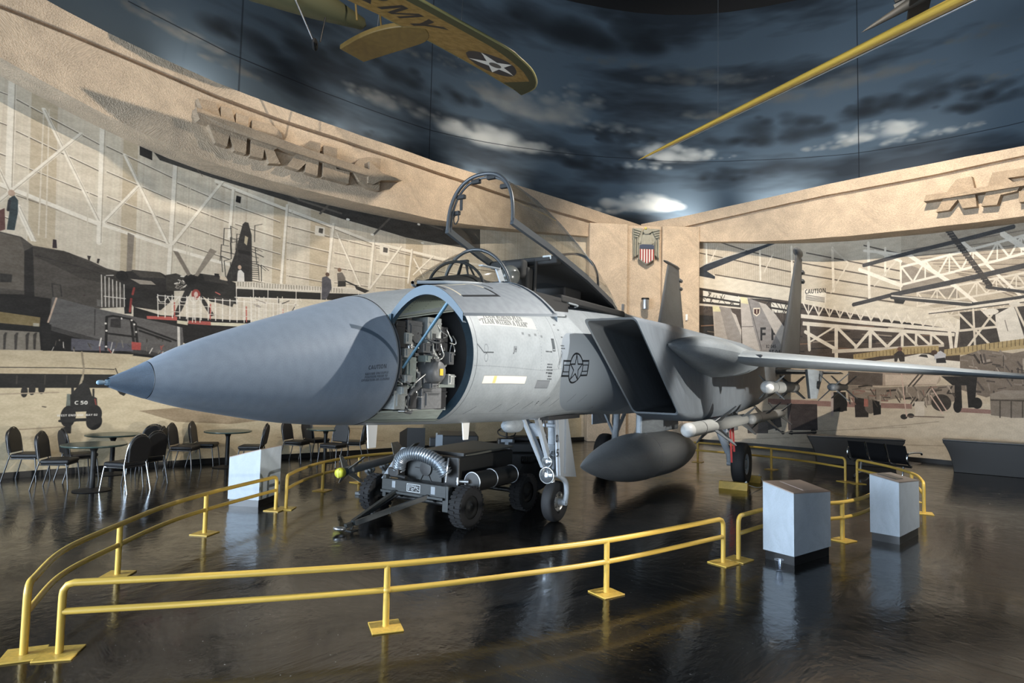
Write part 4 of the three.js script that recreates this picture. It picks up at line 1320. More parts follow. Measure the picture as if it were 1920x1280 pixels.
["p","#96776e",[247,152,430,150,628,151,628,138,429,135,247,135]],
["p","#8d7068",[723,146,800,144,800,134,723,135]],
["p","#ded8cc",[500,261,605,275,649,285,669,283,702,268,792,257,770,244,540,240]],
["p","#3a3733",[645,278,652,283,664,282,667,274]],
["p","#3b352f",[588,284,603,297,613,284,613,264,602,264,598,275,595,264,589,264]],
["e","#6b4c3c",[602,298,6,6]],
["p","#bdbcc0",[681,284,695,292,707,282,704,268,681,269]],
["e","#4b382d",[681,288,7,6]],
["p","#2e2c2d",[685,271,704,274,707,260,685,260]],
["p","#2b2927",[740,276,762,279,763,260,741,257]],
["p","#776c61",[737,276,782,293,845,282,907,296,904,182,822,188,790,174,735,192]],
["l","#57504a",2.6,[811,251,825,248]],
["l","#a1968a",3.6,[769,203,769,179]],
["l","#4a433d",3.0,[792,215,807,213]],
["l","#a1968a",1.9,[771,247,782,229]],
["l","#57504a",3.4,[746,239,762,237]],
["l","#3a342f",5.0,[767,279,777,260]],
["l","#a1968a",1.8,[884,236,887,219]],
["l","#3a342f",2.3,[786,257,803,261]],
["l","#a1968a",2.9,[756,251,772,248]],
["l","#57504a",4.0,[854,261,864,243]],
["l","#a1968a",4.9,[781,262,798,266]],
["l","#57504a",5.2,[753,217,753,192]],
["l","#57504a",1.7,[796,277,811,274]],
["l","#a1968a",4.9,[821,188,835,186]],
["l","#4a433d",3.1,[814,245,824,227]],
["l","#a1968a",3.7,[874,262,884,244]],
["l","#8a8075",3.9,[805,284,820,281]],
["l","#57504a",4.7,[773,211,784,193]],
["l","#4a433d",3.6,[862,250,861,227]],
["l","#57504a",2.4,[900,252,899,229]],
["l","#a1968a",2.1,[899,279,902,261]],
["l","#57504a",2.5,[831,221,841,203]],
["l","#3a342f",1.6,[753,281,768,278]],
["l","#8a8075",3.6,[750,208,753,189]],
["l","#3a342f",1.8,[851,244,865,241]],
["l","#3a342f",2.8,[854,246,854,223]],
["l","#3a342f",1.7,[860,205,877,209]],
["l","#8a8075",5.0,[775,288,785,269]],
["l","#8a8075",2.4,[860,225,863,208]],
["l","#8a8075",3.0,[738,267,753,265]],
["l","#4a433d",4.0,[805,189,804,166]],
["l","#3a342f",3.7,[780,279,783,260]],
["l","#a1968a",3.9,[776,242,787,224]],
["l","#4a433d",3.7,[903,249,917,247]],
["l","#8a8075",3.4,[846,208,860,206]],
["l","#4a433d",2.1,[753,194,764,175]],
["l","#57504a",2.4,[827,257,837,239]],
["l","#8a8075",1.8,[828,258,828,235]],
["l","#3a342f",1.6,[873,215,875,197]],
["l","#8a8075",4.9,[820,288,830,269]],
["l","#8a8075",3.4,[744,219,762,224]],
["l","#4a433d",1.9,[869,209,885,213]],
["l","#57504a",1.9,[901,282,914,279]],
["l","#57504a",3.9,[864,235,874,217]],
["l","#4a433d",1.6,[751,220,761,201]],
["l","#8a8075",4.0,[748,219,748,195]],
["l","#8a8075",2.8,[794,209,797,191]],
["l","#a1968a",4.5,[896,255,898,237]],
["l","#a1968a",4.3,[865,267,865,244]],
["l","#a1968a",3.8,[898,240,912,238]],
["l","#4a433d",3.0,[850,189,849,166]],
["l","#4a433d",3.2,[804,256,819,253]],
["l","#a1968a",3.0,[812,246,822,228]],
["l","#a1968a",4.9,[876,251,879,233]],
["l","#57504a",4.8,[805,235,820,233]],
["l","#3a342f",3.8,[869,284,871,266]],
["l","#4a433d",3.6,[807,240,817,222]],
["l","#4a433d",4.2,[842,240,842,217]],
["l","#57504a",3.0,[892,267,892,245]],
["l","#4a433d",2.3,[826,276,826,253]],
["l","#8a8075",3.2,[892,233,906,231]],
["l","#8a8075",2.7,[763,267,766,248]],
["l","#4a433d",1.6,[813,195,830,199]],
["l","#57504a",5.2,[897,256,900,238]],
["l","#57504a",4.7,[787,280,790,261]],
["l","#a1968a",3.6,[885,254,884,231]],
["l","#4a433d",4.3,[868,205,882,203]],
["l","#57504a",4.4,[736,222,752,220]],
["l","#a1968a",2.3,[877,280,893,283]],
["l","#4a433d",4.5,[763,189,778,187]],
["p","#a79788",[473,237,690,230,695,216,683,202,513,195,472,201]],
["p","#5b524b",[473,237,560,232,559,199,472,198]],
["p","#c8b9a8",[566,229,692,227,685,205,566,200]],
["l","#4a433c",3.7,[644,229,621,198]],
["l","#4a433c",3.7,[654,229,631,198]],
["p","#23201e",[695,226,772,225,765,148,752,147,749,203,738,203,739,146,723,146,722,200]],
["e","#1b1917",[770,159,11,14]],
["e","#1b1917",[729,149,9,16]],
["p","#26221f",[430,177,466,178,469,125,432,120]],
["e","#1b1917",[453,144,17,23]],
["p","#2f2a27",[488,178,526,179,523,110,490,108]],
["e","#6a625a",[528,140,14,20]],
["p","#1b1917",[532,180,555,180,554,120,536,116]],
["p","#b8aaa4",[427,177,434,177,433,108,426,107]],
["p","#a0685c",[513,175,523,175,523,139,512,139]],
["p","#8a7f73",[472,198,553,193,724,203,723,162,664,149,604,167,552,155,472,167]],
["l","#a89c8f",2.3,[589,189,599,172]],
["l","#a89c8f",4.1,[547,157,563,157]],
["l","#a89c8f",4.1,[553,170,553,147]],
["l","#8a6a60",2.2,[576,185,565,167]],
["l","#3a3530",2.0,[660,176,659,154]],
["l","#4b443d",1.7,[556,173,571,172]],
["l","#a89c8f",4.0,[667,176,667,154]],
["l","#a89c8f",4.3,[615,200,617,183]],
["l","#4b443d",3.9,[517,198,533,197]],
["l","#6b625a",3.9,[596,184,605,167]],
["l","#3a3530",4.2,[570,184,590,187]],
["l","#a89c8f",1.6,[558,175,568,157]],
["l","#8a6a60",1.9,[492,184,508,183]],
["l","#4b443d",1.8,[688,195,706,198]],
["l","#3a3530",4.3,[610,164,630,168]],
["l","#8a6a60",2.8,[486,181,486,157]],
["l","#a89c8f",4.0,[659,168,661,151]],
["l","#3a3530",2.1,[613,197,612,174]],
["l","#3a3530",3.8,[500,194,522,198]],
["l","#8a6a60",4.0,[485,178,485,154]],
["l","#8a6a60",2.4,[654,188,657,171]],
["l","#8a6a60",3.4,[556,157,571,157]],
["l","#6b625a",3.5,[476,163,478,145]],
["l","#a89c8f",1.9,[563,177,565,159]],
["l","#4b443d",1.8,[655,168,645,150]],
["l","#a89c8f",3.8,[663,179,682,182]],
["l","#4b443d",2.4,[535,159,546,141]],
["l","#4b443d",2.6,[562,167,577,166]],
["l","#8a6a60",2.8,[521,181,542,185]],
["l","#3a3530",3.3,[710,182,724,181]],
["l","#3a3530",3.4,[474,164,476,146]],
["l","#4b443d",3.3,[590,171,600,155]],
["l","#6b625a",3.9,[599,178,602,161]],
["l","#3a3530",3.8,[718,199,708,182]],
["l","#6b625a",3.9,[668,185,683,184]],
["l","#4b443d",1.6,[652,161,661,144]],
["l","#a89c8f",3.4,[519,190,535,189]],
["l","#8a6a60",3.4,[504,182,520,181]],
["l","#8a6a60",1.7,[472,178,475,160]],
["l","#6b625a",3.3,[670,188,689,192]],
["l","#a89c8f",2.5,[621,179,631,163]],
["l","#8a6a60",1.8,[489,173,511,177]],
["l","#6b625a",2.5,[678,194,680,178]],
["l","#a89c8f",3.5,[517,182,533,181]],
["l","#6b625a",3.4,[633,198,643,182]],
["l","#6b625a",2.5,[555,174,565,157]],
["l","#6b625a",2.8,[669,187,671,170]],
["l","#a89c8f",3.9,[642,184,644,167]],
["l","#3a3530",4.3,[702,174,711,157]],
["l","#3a3530",2.1,[542,186,542,162]],
["l","#3a3530",2.7,[672,198,662,181]],
["l","#3a3530",3.9,[690,171,680,154]],
["l","#6b625a",2.7,[483,186,505,189]],
["l","#3a3530",4.1,[641,164,631,147]],
["l","#6b625a",3.6,[648,186,657,170]],
["l","#4b443d",3.3,[676,186,695,190]],
["l","#6b625a",3.4,[532,160,532,136]],
["l","#a89c8f",4.3,[597,192,607,175]],
["l","#6b625a",3.6,[663,179,665,163]],
["l","#8a6a60",2.6,[577,189,579,171]],
["l","#8a6a60",2.6,[526,170,542,169]],
["l","#a89c8f",3.4,[671,191,661,174]],
["l","#8a6a60",1.8,[666,195,685,198]],
["l","#4b443d",3.6,[715,189,724,173]],
["l","#6b625a",3.4,[523,168,525,150]],
["l","#4b443d",2.8,[529,188,539,171]],
["l","#3a3530",3.0,[636,169,626,152]],
["l","#a89c8f",3.9,[709,202,717,185]],
["l","#8a6a60",3.2,[480,162,491,144]],
["l","#8a6a60",1.9,[553,172,569,171]],
["p","#cfc6b8",[634,158,657,159,656,120,635,120]],
["e","#2b2826",[609,116,8,7]],
["e","#2b2826",[625,120,8,6]],
["l","#6b5c52",2.2,[615,118,699,120]],
["e","#3a3631",[694,157,22,22]],
["l","#cdb5a8",3.1,[675,193,705,137]],
["l","#cdb5a8",3.1,[671,174,697,129]],
["l","#cdb5a8",3.1,[605,232,615,118]],
["p","#3b3433",[304,138,389,140,390,65,307,59]],
["p","#5a5150",[304,138,312,138,315,60,307,59]],
["l","#2a2625",4.7,[310,50,385,57]],
["e","#211e1d",[316,52,6,6]],
["e","#211e1d",[379,60,8,8]],
["p","#37322f",[231,113,282,119,288,68,247,55]],
["l","#2a2725",3.7,[260,66,294,49]],
["l","#2a2725",3.7,[266,82,271,57]],
["e","#211e1d",[291,50,5,5]],
["p","#4a4440",[181,77,247,84,247,45,184,41]],
["p","#7e756a",[797,183,822,192,904,191,902,130,842,127,798,131]],
["p","#8f867b",[797,183,825,193,904,193,904,177,799,170]],
["l","#4b443c",3.1,[799,168,903,169]],
["l","#4b443c",3.1,[817,166,816,127]],
["l","#4b443c",3.1,[839,167,838,128]],
["l","#4b443c",3.1,[861,168,860,130]],
["l","#a59a89",1.9,[247,45,615,89]],
["l","#a59a89",1.9,[484,72,687,108]],
["l","#a59a89",1.9,[340,24,861,57]],
["l","#a59a89",1.9,[2,3,310,37]]];
const skyMarks = {"cloud":[[2201,1163,223,82,0.62,60],[2051,1186,127,42,0.45,30],[2370,1223,127,61,0.6,30],[2034,1018,201,49,0.95,46],[2225,1016,127,31,0.75,26],[2478,1136,168,28,0.6,26],[1649,1031,185,33,0.55,36],[1593,1037,112,20,0.5,18],[1785,1044,122,17,0.5,16],[1699,1224,159,21,0.4,24],[1860,1236,125,16,0.4,16],[1586,1209,112,20,0.4,18],[1009,991,82,30,0.5,34],[1082,979,76,21,0.5,26],[1161,953,83,19,0.42,22],[942,1002,54,24,0.45,20],[2638,855,171,41,1.0,60],[2523,827,104,20,0.9,22],[2759,1049,157,54,1.0,60],[2657,1004,102,25,0.9,20],[2887,1039,95,16,0.8,16],[3431,1054,136,45,0.95,56],[3301,1035,114,19,0.7,24],[3553,1016,114,21,0.8,26],[3701,1019,53,14,0.7,14],[2828,1343,173,46,0.33,34],[3001,1329,111,25,0.33,18],[3200,1248,185,52,0.34,36],[3370,1260,172,38,0.34,34],[3527,1255,130,22,0.3,20],[3741,1307,115,21,0.28,20],[2886,1205,114,37,0.4,24],[1412,791,118,15,0.35,14],[3163,850,153,20,0.35,18],[3738,1154,102,17,0.3,16],[2538,1390,126,29,0.3,14]],"dark":[[3093,1105,226,92,0,40],[3525,1146,211,62,0,40],[2452,1481,375,103,0,50],[1598,899,210,36,0,26],[1703,1125,284,44,0,34],[2584,1096,145,41,0,20],[1350,1040,239,88,0,40],[2982,965,146,40,0,16],[1953,892,125,25,0,10],[3723,1090,139,61,0,30],[2458,992,168,40,0,14]],"seam":[931,1006,1159,986,1487,992,1807,992,2204,1017,2584,1031,3019,1022,3367,999,3611,995,3824,996],"vs":[1187,1799,3383]};
const texMuralL = mural(2048, 1024, 1924, 800, '#cabda8', opsLeft), texMuralR = mural(2048, 1024, 1175, 800, '#c6b9a4', opsRight), texSky = skyPrint(2048, 1024, 4257, 500, 1130, skyMarks);
// ---------------------------------------------------------------- the room
{
  const S = 46, g = new THREE.PlaneGeometry(S, S, 1, 1); g.rotateX(-Math.PI / 2); g.translate(0, 0, -8);
  const uv = g.attributes.uv; for (let i = 0; i < uv.count; i++) uv.setXY(i, uv.getX(i) * S / 3.1, uv.getY(i) * S / 3.1);
  const slab = new THREE.BoxGeometry(S, .3, S).translate(0, -.16, -8);
  const f = struct('floor', g, M.floor); f.receiveShadow = true;
  part('floor_slab', slab, M.dark, f);
  struct('ceiling', box(S, .3, S, 0, 16.15, -8), M.dark);
  struct('wall_back', box(S, 16, .4, 0, 8, 9.2), M.wallPaint);
  struct('wall_side_right', [box(.4, 16, 34, 21, 8, -7)], M.wallPaint);
}
// curved walls: rows of [x, d]
function arcs(p) { const L = [0]; for (let i = 1; i < p.length; i++) L.push(L[i - 1] + Math.hypot(p[i][0] - p[i - 1][0], p[i][1] - p[i - 1][1])); return L; }
function curtain(p, h0, h1, out, uvm, rows = 1, top = () => h1) {       // vertical curved sheet with thickness 'out' behind it
  const L = arcs(p), n = p.length - 1;
  const nor = p.map((q, i) => { const a = p[Math.max(0, i - 1)], b = p[Math.min(n, i + 1)], l = Math.hypot(b[0] - a[0], b[1] - a[1]); return [-(b[1] - a[1]) / l, (b[0] - a[0]) / l]; });
  const front = grid(n, rows, (i, j) => { const ht = top(p[i]), h = lerp(h0, ht, j / rows); return [p[i][0], h, -p[i][1], uvm === 'm' ? L[i] : L[i] / L[n], uvm === 'm' ? h : (h - h0) / (h1 - h0)]; }, true);
  const back = grid(n, 1, (i, j) => [p[i][0] + nor[i][0] * out, j ? top(p[i]) : h0, -(p[i][1] + nor[i][1] * out), 0, 0]);
  const lid = grid(n, 1, (i, j) => [p[i][0] + nor[i][0] * out * j, top(p[i]), -(p[i][1] + nor[i][1] * out * j), 0, 0], true);
  return [front, back, lid];
}
function fascia(p, back) {                                // rows [x, d, bottom, groove, top]
  const n = p.length - 1, L = arcs(p);
  const nor = p.map((q, i) => { const a = p[Math.max(0, i - 1)], b = p[Math.min(n, i + 1)], l = Math.hypot(b[0] - a[0], b[1] - a[1]); return [-(b[1] - a[1]) / l, (b[0] - a[0]) / l]; });
  const prof = (q) => { const gr = q[3], b = q[2], t = q[4], k = Math.min(.045, (t - gr) * .3); return [[back, b], [0, b], [0, Math.max(b + .02, gr - k)], [.14, Math.max(b + .02, gr - k)], [.14, gr + k], [0, gr + k], [0, t], [back, t]]; };
  const strips = [];
  for (let k = 0; k < 7; k++) strips.push(grid(n, 1, (i, j) => { const [o, h] = prof(p[i])[k + j]; return [p[i][0] + nor[i][0] * o, h, -(p[i][1] + nor[i][1] * o), L[i] / 2.4, (h + o) / 2.4]; }, true));
  return strips;
}
const skyMat = std({ map: texSky, roughness: .92 });
const muralL = std({ map: texMuralL, roughness: .62 }), muralR = std({ map: texMuralR, roughness: .62 });
struct('wall_left', curtain(ROOM.wallL, 0, 8, .4, 'n', 1, (q) => lerp(7.75, 6.95, clamp01((q[0] + 9.5) / 4))), muralL);
struct('wall_right', curtain(ROOM.wallR, 0, 8, .4, 'n', 1, () => 6.95), muralR);
struct('wall_sky', curtain(ROOM.sky, 5, 16.3, .3, 'n'), skyMat);
struct('trim_1', fascia(ROOM.fasciaL, 1.15), M.stucco);
struct('trim_2', fascia(ROOM.fasciaR, 1.15), M.stucco);
for (const [nm, p] of [['baseboard_left', ROOM.wallL], ['baseboard_right', ROOM.wallR]]) {
  const L = p.length - 1, off = p.map((q, i) => { const a = p[Math.max(0, i - 1)], b = p[Math.min(L, i + 1)], l = Math.hypot(b[0] - a[0], b[1] - a[1]); return [q[0] + (b[1] - a[1]) / l * .025, q[1] - (b[0] - a[0]) / l * .025]; });
  struct(nm, curtain(off, 0, .11, .03, 'm'), M.baseboard);
}
// corner pilaster: two proud slabs and a recessed middle strip, facing the visitor
{
  const a = [2.45, 20.35], b = [6.15, 20.65], dx = b[0] - a[0], dd = b[1] - a[1], W = Math.hypot(dx, dd), tx = dx / W, td = dd / W;
  const piece = (u0, u1, proud, h1) => {
    const g = box((u1 - u0) * W, h1, .5, 0, h1 / 2, 0, .03), u = (u0 + u1) / 2 * W; g.rotateY(Math.atan2(td, tx)); g.translate(a[0] + tx * u + td * proud, 0, -(a[1] + td * u - tx * proud));
    const uv = g.attributes.uv, q = g.attributes.position; for (let i = 0; i < uv.count; i++) uv.setXY(i, (q.getX(i) + q.getZ(i)) / 2.4, q.getY(i) / 2.4); return g;
  };
  struct('wall_corner', [piece(0, .345, .0, 7.13), piece(.345, .66, -.14, 7.13), piece(.66, 1, 0, 7.13)], M.stucco);
}
// daylight through glass doors behind the camera, outside the frame
{
  const x = -13.2, glow = std({ color: 0x000000, emissive: col(.74, .86, 1), emissiveIntensity: 1.2 });
  struct('wall_side_left', [box(.4, 10.8, 26, x - .2, 10.6, -3.6), box(.4, 5.2, 5.6, x - .2, 2.6, -13.8), box(.4, 5.2, 5.8, x - .2, 2.6, -3.6 - 4.7)], M.wallPaint);
  const glazing = (name, n, w, h, pos, turn, I) => {
    const g = new THREE.Group(); g.name = name; g.userData.kind = 'structure'; g.position.set(...pos); g.rotation.y = turn; scene.add(g);
    for (let k = 0; k < n; k++) { part('pane', box(w / n - .1, h - .2, .02, -w / 2 + (k + .5) * w / n, h / 2, -.1), glow, g); part('mullion', box(.1, h, .16, -w / 2 + k * w / n, h / 2, -.02), M.steel, g); }
    part('head_rail', box(w + .1, .12, .18, 0, h, 0), M.steel, g);
    const l = new THREE.RectAreaLight(col(.70, .84, 1), I, w, h - .2); l.position.set(0, h / 2, .1); l.rotation.y = Math.PI; g.add(l);
  };
  glazing('window_1', 6, 11, 5.0, [x, .1, 2.6], Math.PI / 2, LIGHT.side);
  glazing('window_2', 6, 11, 4.0, [-3.5, .1, 8.9], Math.PI, LIGHT.back);
}
// stage spots under the ceiling (outside the frame) that light the walls, the jet and the floor
let spotCount = 0;
const spotLabels = ['aimed at the far left of the hangar mural', 'aimed at the middle of the left mural', 'aimed at the corner panel', 'aimed at the right mural', 'aimed at the jet from the right', 'aimed at the wing of the jet'].map((t) => 'black ceiling spotlight ' + t);
const canGeo = [lathe([[.001, 0], [.15, 0], [.17, .03], [.17, .42], [.12, .52], [.03, .54], [.03, .62]], 'y', 20)];
const lens = std({ color: 0x111111, emissive: col(1, .93, .82), emissiveIntensity: 3 });
function spot(from, to, I, angle, pen = .6, c = [1, .88, .72], soft = 4) {
  const o = thing('ceiling_spotlight', spotLabels[spotCount] ?? 'black can spotlight under the dark ceiling', 'spotlight', [from[0], from[1], -from[2]], 0, 'spotlights under the ceiling'); spotCount++;
  const t = V3(to[0], to[1], -to[2]), d = t.clone().sub(o.position).normalize();
  const q = new THREE.Quaternion().setFromUnitVectors(V3(0, -1, 0), d);
  const can = part('can', canGeo[0].clone().applyQuaternion(q), M.black, o);
  part('lens', new THREE.CylinderGeometry(.145, .145, .012, 20).translate(0, -.008, 0).applyQuaternion(q), lens, o);
  part('hanger', rod([0, .1, 0], [0, 16 - from[1], 0], .015), M.black, o);
  const s = new THREE.SpotLight(col(...c), I, 0, angle, pen, 2); s.position.copy(d.clone().multiplyScalar(.06)); s.target.position.copy(d.clone().multiplyScalar(2)); s.castShadow = true; s.shadow.radius = soft; s.shadow.mapSize.set(1024, 1024);
  o.add(s); o.add(s.target);
}

// warm wash on the walls, neutral light on the jet
spot([.6, 12.6, 5.4], [-7.4, 5, 12.3], 260, .52, .8, LIGHT.warm, 3);
spot([4.2, 11.6, 14.2], [-4.0, 4.9, 15.8], 265, .55, .8, LIGHT.warm);
spot([3.6, 11.6, 12.6], [4.4, 4.9, 20.6], 330, .42, .8, LIGHT.warm);
spot([6.2, 11.6, 9.6], [10, 4.6, 17.2], 440, .62, .8, LIGHT.warm);
spot([9.4, 11, 7.2], [.5, 2.5, 6.7], 800, .29, .8, [1, .96, .9], 5);
spot([10.5, 11.2, 5.6], [4.8, 2.3, 10.5], 1000, .34, .9, [1, .95, .86], 5);
// small uplights hidden on the ledge behind the fascias: they graze the painted sky
const upLabels = ['left end', 'left middle', 'left of the corner', 'corner', 'right of the corner', 'right middle', 'right end'];
[[-7.4, 13.9, 7.5, 22, 2.0], [-4.3, 17.2, 7.2, 44, 2.0], [-.6, 20.2, 7.0, 66, 2.0], [3.6, 22.1, 6.4, 110, 1.3], [6.2, 22.2, 6.4, 110, 1.3], [9.2, 21.1, 7.0, 60, 2.0], [12.4, 19.2, 7.0, 52, 2.0]].forEach(([x, d, h, I, lift], k) => {
  const o = thing('cove_uplight', 'small black uplight on the ledge behind the fascia, ' + upLabels[k], 'uplight', [x, h, -d], 0, 'uplights behind the fascia');
  part('housing', lathe([[.001, 0], [.09, 0], [.1, .02], [.1, .14], [.085, .15]], 'y', 18), M.black, o); part('lens', new THREE.CylinderGeometry(.08, .08, .01, 18).translate(0, .135, 0), lens, o); part('foot', box(.2, .3, .2, 0, -.15, 0), M.black, o);
  const s = new THREE.SpotLight(col(1, .96, .9), I, 0, .85, .9, 2); s.position.set(0, .17, 0); s.target.position.set(x < 0 ? -.55 : x > 8 ? .5 : 0, lift, -1); s.castShadow = true; s.shadow.radius = 5; o.add(s, s.target);
});
// unseen floodlights added right of the camera to brighten the nose side and wing root
for (const [a, to, I, ang, label] of [[[6.4, .95, 1.6], [.1, 1.85, 7.0], 215, .3, 'unseen black floodlight added right of the camera to brighten the nose side'], [[10.6, .9, 4.6], [4.7, 1.95, 10.2], 260, .2, 'unseen black floodlight added far to the right to brighten the wing root']]) {
  const t = V3(to[0], to[1], -to[2]), o = thing('added_flood', label, 'floodlight', [a[0], 0, -a[2]]);
  const d = t.clone().sub(V3(a[0], a[1], -a[2])).normalize(), q = new THREE.Quaternion().setFromUnitVectors(V3(0, -1, 0), d);
  part('head', canGeo[0].clone().applyQuaternion(q).translate(0, a[1], 0), M.black, o); part('lens', new THREE.CylinderGeometry(.145, .145, .012, 20).translate(0, -.008, 0).applyQuaternion(q).translate(0, a[1], 0), lens, o);
  part('pole', rod([0, 0, 0], [0, a[1] - .1, 0], .02), M.black, o); for (let k = 0; k < 3; k++) part('leg', rod([0, .3, 0], [Math.cos(k * 2.1) * .35, 0, Math.sin(k * 2.1) * .35], .012), M.black, o);
  const s = new THREE.SpotLight(col(1, .96, .88), I, 0, ang, .85, 2); s.position.copy(d.clone().multiplyScalar(.06)).add(V3(0, a[1], 0)); s.target.position.copy(d.clone().multiplyScalar(2)).add(V3(0, a[1], 0)); s.castShadow = true; s.shadow.radius = 6; o.add(s, s.target);
}
// ---------------------------------------------------------------- guard rails
const railR = .0245, railH = .5, midH = .285;
function guardRail(label, pts, posts, { ends = [true, true] } = {}) {
  // pts: plan points [x, d]; posts: indices of intermediate posts
  const c = new THREE.CatmullRomCurve3(pts.map(([x, d]) => P(x, 0, d)), false, 'centripetal');
  const n = 40, base = c.getPoints(n), o0 = base[0].clone();
  const o = thing('guard_rail', label, 'guard rail', [o0.x, 0, o0.z], 0, 'yellow guard rails around the jet');
  const loc = base.map((p) => p.clone().sub(o0));
  const lift = (p, h) => V3(p.x, h, p.z);
  let top = loc.map((p) => lift(p, railH - railR));
  const e0 = lift(loc[0], .012), e1 = lift(loc[n], .012);
  // end posts curve into the top rail
  const bend = .07, path = [];
  const quarter = (p, q) => { const dir = q.clone().sub(p).setY(0).normalize(); const r = []; for (let k = 0; k <= 6; k++) { const a = k / 6 * Math.PI / 2; r.push(V3(p.x + dir.x * bend * (1 - Math.cos(a)), railH - railR - bend + bend * Math.sin(a), p.z + dir.z * bend * (1 - Math.cos(a)))); } return r; };
  const len = loc.slice(1).reduce((s, p, i) => s + p.distanceTo(loc[i]), 0);
  const pp = [];
  if (ends[0]) { pp.push(e0, ...quarter(loc[0], loc[2])); }
  loc.forEach((p) => { if ((!ends[0] || p.distanceTo(loc[0]) > bend + .03) && (!ends[1] || p.distanceTo(loc[n]) > bend + .03)) pp.push(lift(p, railH - railR)); });
  if (ends[1]) { pp.push(...quarter(loc[n], loc[n - 2]).reverse(), e1); }
  const cp = new THREE.CurvePath(); for (let i = 1; i < pp.length; i++) cp.add(new THREE.LineCurve3(pp[i - 1], pp[i]));
  part('top_rail', new THREE.TubeGeometry(new THREE.CatmullRomCurve3(pp, false, 'centripetal'), pp.length * 3, railR, 12), M.yellow, o);
  part('middle_rail', new THREE.TubeGeometry(new THREE.CatmullRomCurve3(loc.map((p) => lift(p, midH)), false, 'centripetal'), n * 2, railR * .95, 10), M.yellow, o);
  const foot = (p, q) => { const a = Math.atan2(-(q.z - p.z), q.x - p.x), g = box(.24, .012, .24, 0, .006, 0, .004); g.rotateY(a); g.translate(p.x, 0, p.z); part('base_plate', g, M.yellow, o); };
  if (ends[0]) foot(loc[0], loc[1]); if (ends[1]) foot(loc[n], loc[n - 1]);
  for (const [x, d] of posts) {
    let bi = 0; loc.forEach((p, i) => { if (Math.hypot(p.x + o0.x - x, p.z + o0.z + d) < Math.hypot(loc[bi].x + o0.x - x, loc[bi].z + o0.z + d)) bi = i; });
    const p = loc[bi]; part('post', rod(lift(p, .012), lift(p, railH - railR), railR * 1.05), M.yellow, o);
    part('weld_collar', lathe([[railR * 1.2, -.018], [railR * 1.45, -.006], [railR * 1.45, .006], [railR * 1.2, .018]], 'y', 12).translate(p.x, midH, p.z), M.yellow, o);
    foot(p, loc[Math.min(n, bi + 1)]);
  }
  return o;
}
guardRail('curved yellow rail section on the left running past the blue-lit stand', [[-3.26, 4.33], [-3.6, 5.15], [-3.7, 6.03], [-3.74, 6.9], [-3.66, 7.63], [-3.33, 9.02]], [[-3.7, 6.03], [-3.66, 7.63]]);
guardRail('long front yellow rail section nearest the camera', [[-3.04, 4.36], [-2.05, 4.6], [-.93, 4.93], [.0, 5.33], [.91, 5.81], [2.33, 6.84]], [[-.93, 4.93], [.91, 5.81]]);
guardRail('yellow rail section passing behind the two grey stands on the right', [[2.55, 6.99], [3.08, 7.45], [3.6, 7.72], [4.21, 7.95], [4.6, 8.24], [5.1, 8.72], [5.85, 9.3]], [[4.21, 7.95]]);
guardRail('short curved yellow rail beside the chrome-armed bench', [[6.43, 9.75], [6.85, 10.6], [7.02, 11.5], [6.98, 12.6]], [[6.9, 10.8]]);
guardRail('far right yellow rail section behind the main wheel', [[6.85, 12.8], [6.5, 13.7], [6.01, 14.4], [5.2, 15.1], [4.3, 15.7], [3.3, 16.2]], [[6.01, 14.4], [4.6, 15.5]]);
guardRail('yellow rail section behind the missile and ground cart', [[-3.22, 9.12], [-3.24, 9.8], [-3.14, 10.6], [-2.75, 11.5], [-2.0, 12.3], [-1.0, 13.0]], [[-3.14, 10.55], [-2.75, 11.5]]);

// ---------------------------------------------------------------- sloped display stands
function stand(name, label, corner, dirR, wR, dirL, wL, hFront, hR, hL, plaque, mat = M.pedestal) {
  // plan corner nearest the camera; R and L edges leave it; heights at the three corners
  const o = thing(name, label, 'display stand', [corner[0], 0, -corner[1]]);
  const q = (r, l, h) => V3(dirR[0] * wR * r + dirL[0] * wL * l, h, -(dirR[1] * wR * r + dirL[1] * wL * l));
  const hB = hR + hL - hFront, k = .03, b0 = .1;
  const body = [[0, 0, hFront], [1, 0, hR], [1, 1, hB], [0, 1, hL]];
  const ring = (f) => body.map(([r, l, h]) => f(r, l, h));
  const rings = [ring((r, l) => q(r, l, b0)), ring((r, l, h) => q(r, l, h))];
  part('cabinet', loft(rings, { cap0: true, cap1: true, crease: .5, uvf: (i, j, p) => [j * .7, p.y] }), mat, o);
  const ins = (t) => k + t * (1 - 2 * k);
  part('plinth', loft([ring((r, l) => q(ins(r), ins(l), 0)), ring((r, l) => q(ins(r), ins(l), b0 + .002))], { crease: .5 }), M.plinth, o);
  const in2 = (t, m) => m + t * (1 - 2 * m);
  const topH = (r, l) => hFront + (hR - hFront) * r + (hL - hFront) * l;
  const slab = (m, dz) => [[0, 0], [1, 0], [1, 1], [0, 1]].map(([r, l]) => { const a = in2(r, m), b = in2(l, m); return q(a, b, topH(a, b) + dz); });
  part('top_panel', loft([slab(.0, .001), slab(.0, .012)], { cap1: true, crease: .5 }), plaque.board, o);
  if (plaque.plate) { const [r0, r1, l0, l1] = plaque.rect, s = (dz) => [[r0, l0], [r1, l0], [r1, l1], [r0, l1]].map(([a, b]) => q(a, b, topH(a, b) + dz)); part('plaque', loft([s(.012), s(.02)], { cap1: true, crease: .5 }), plaque.plate, o); }
  return o;
}
const board = std({ color: col(.40, .30, .24), roughness: .5, map: texGrain }), darkPlate = std({ color: col(.05, .05, .05), roughness: .3 }), tanPlate = std({ color: col(.46, .36, .30), roughness: .45 });
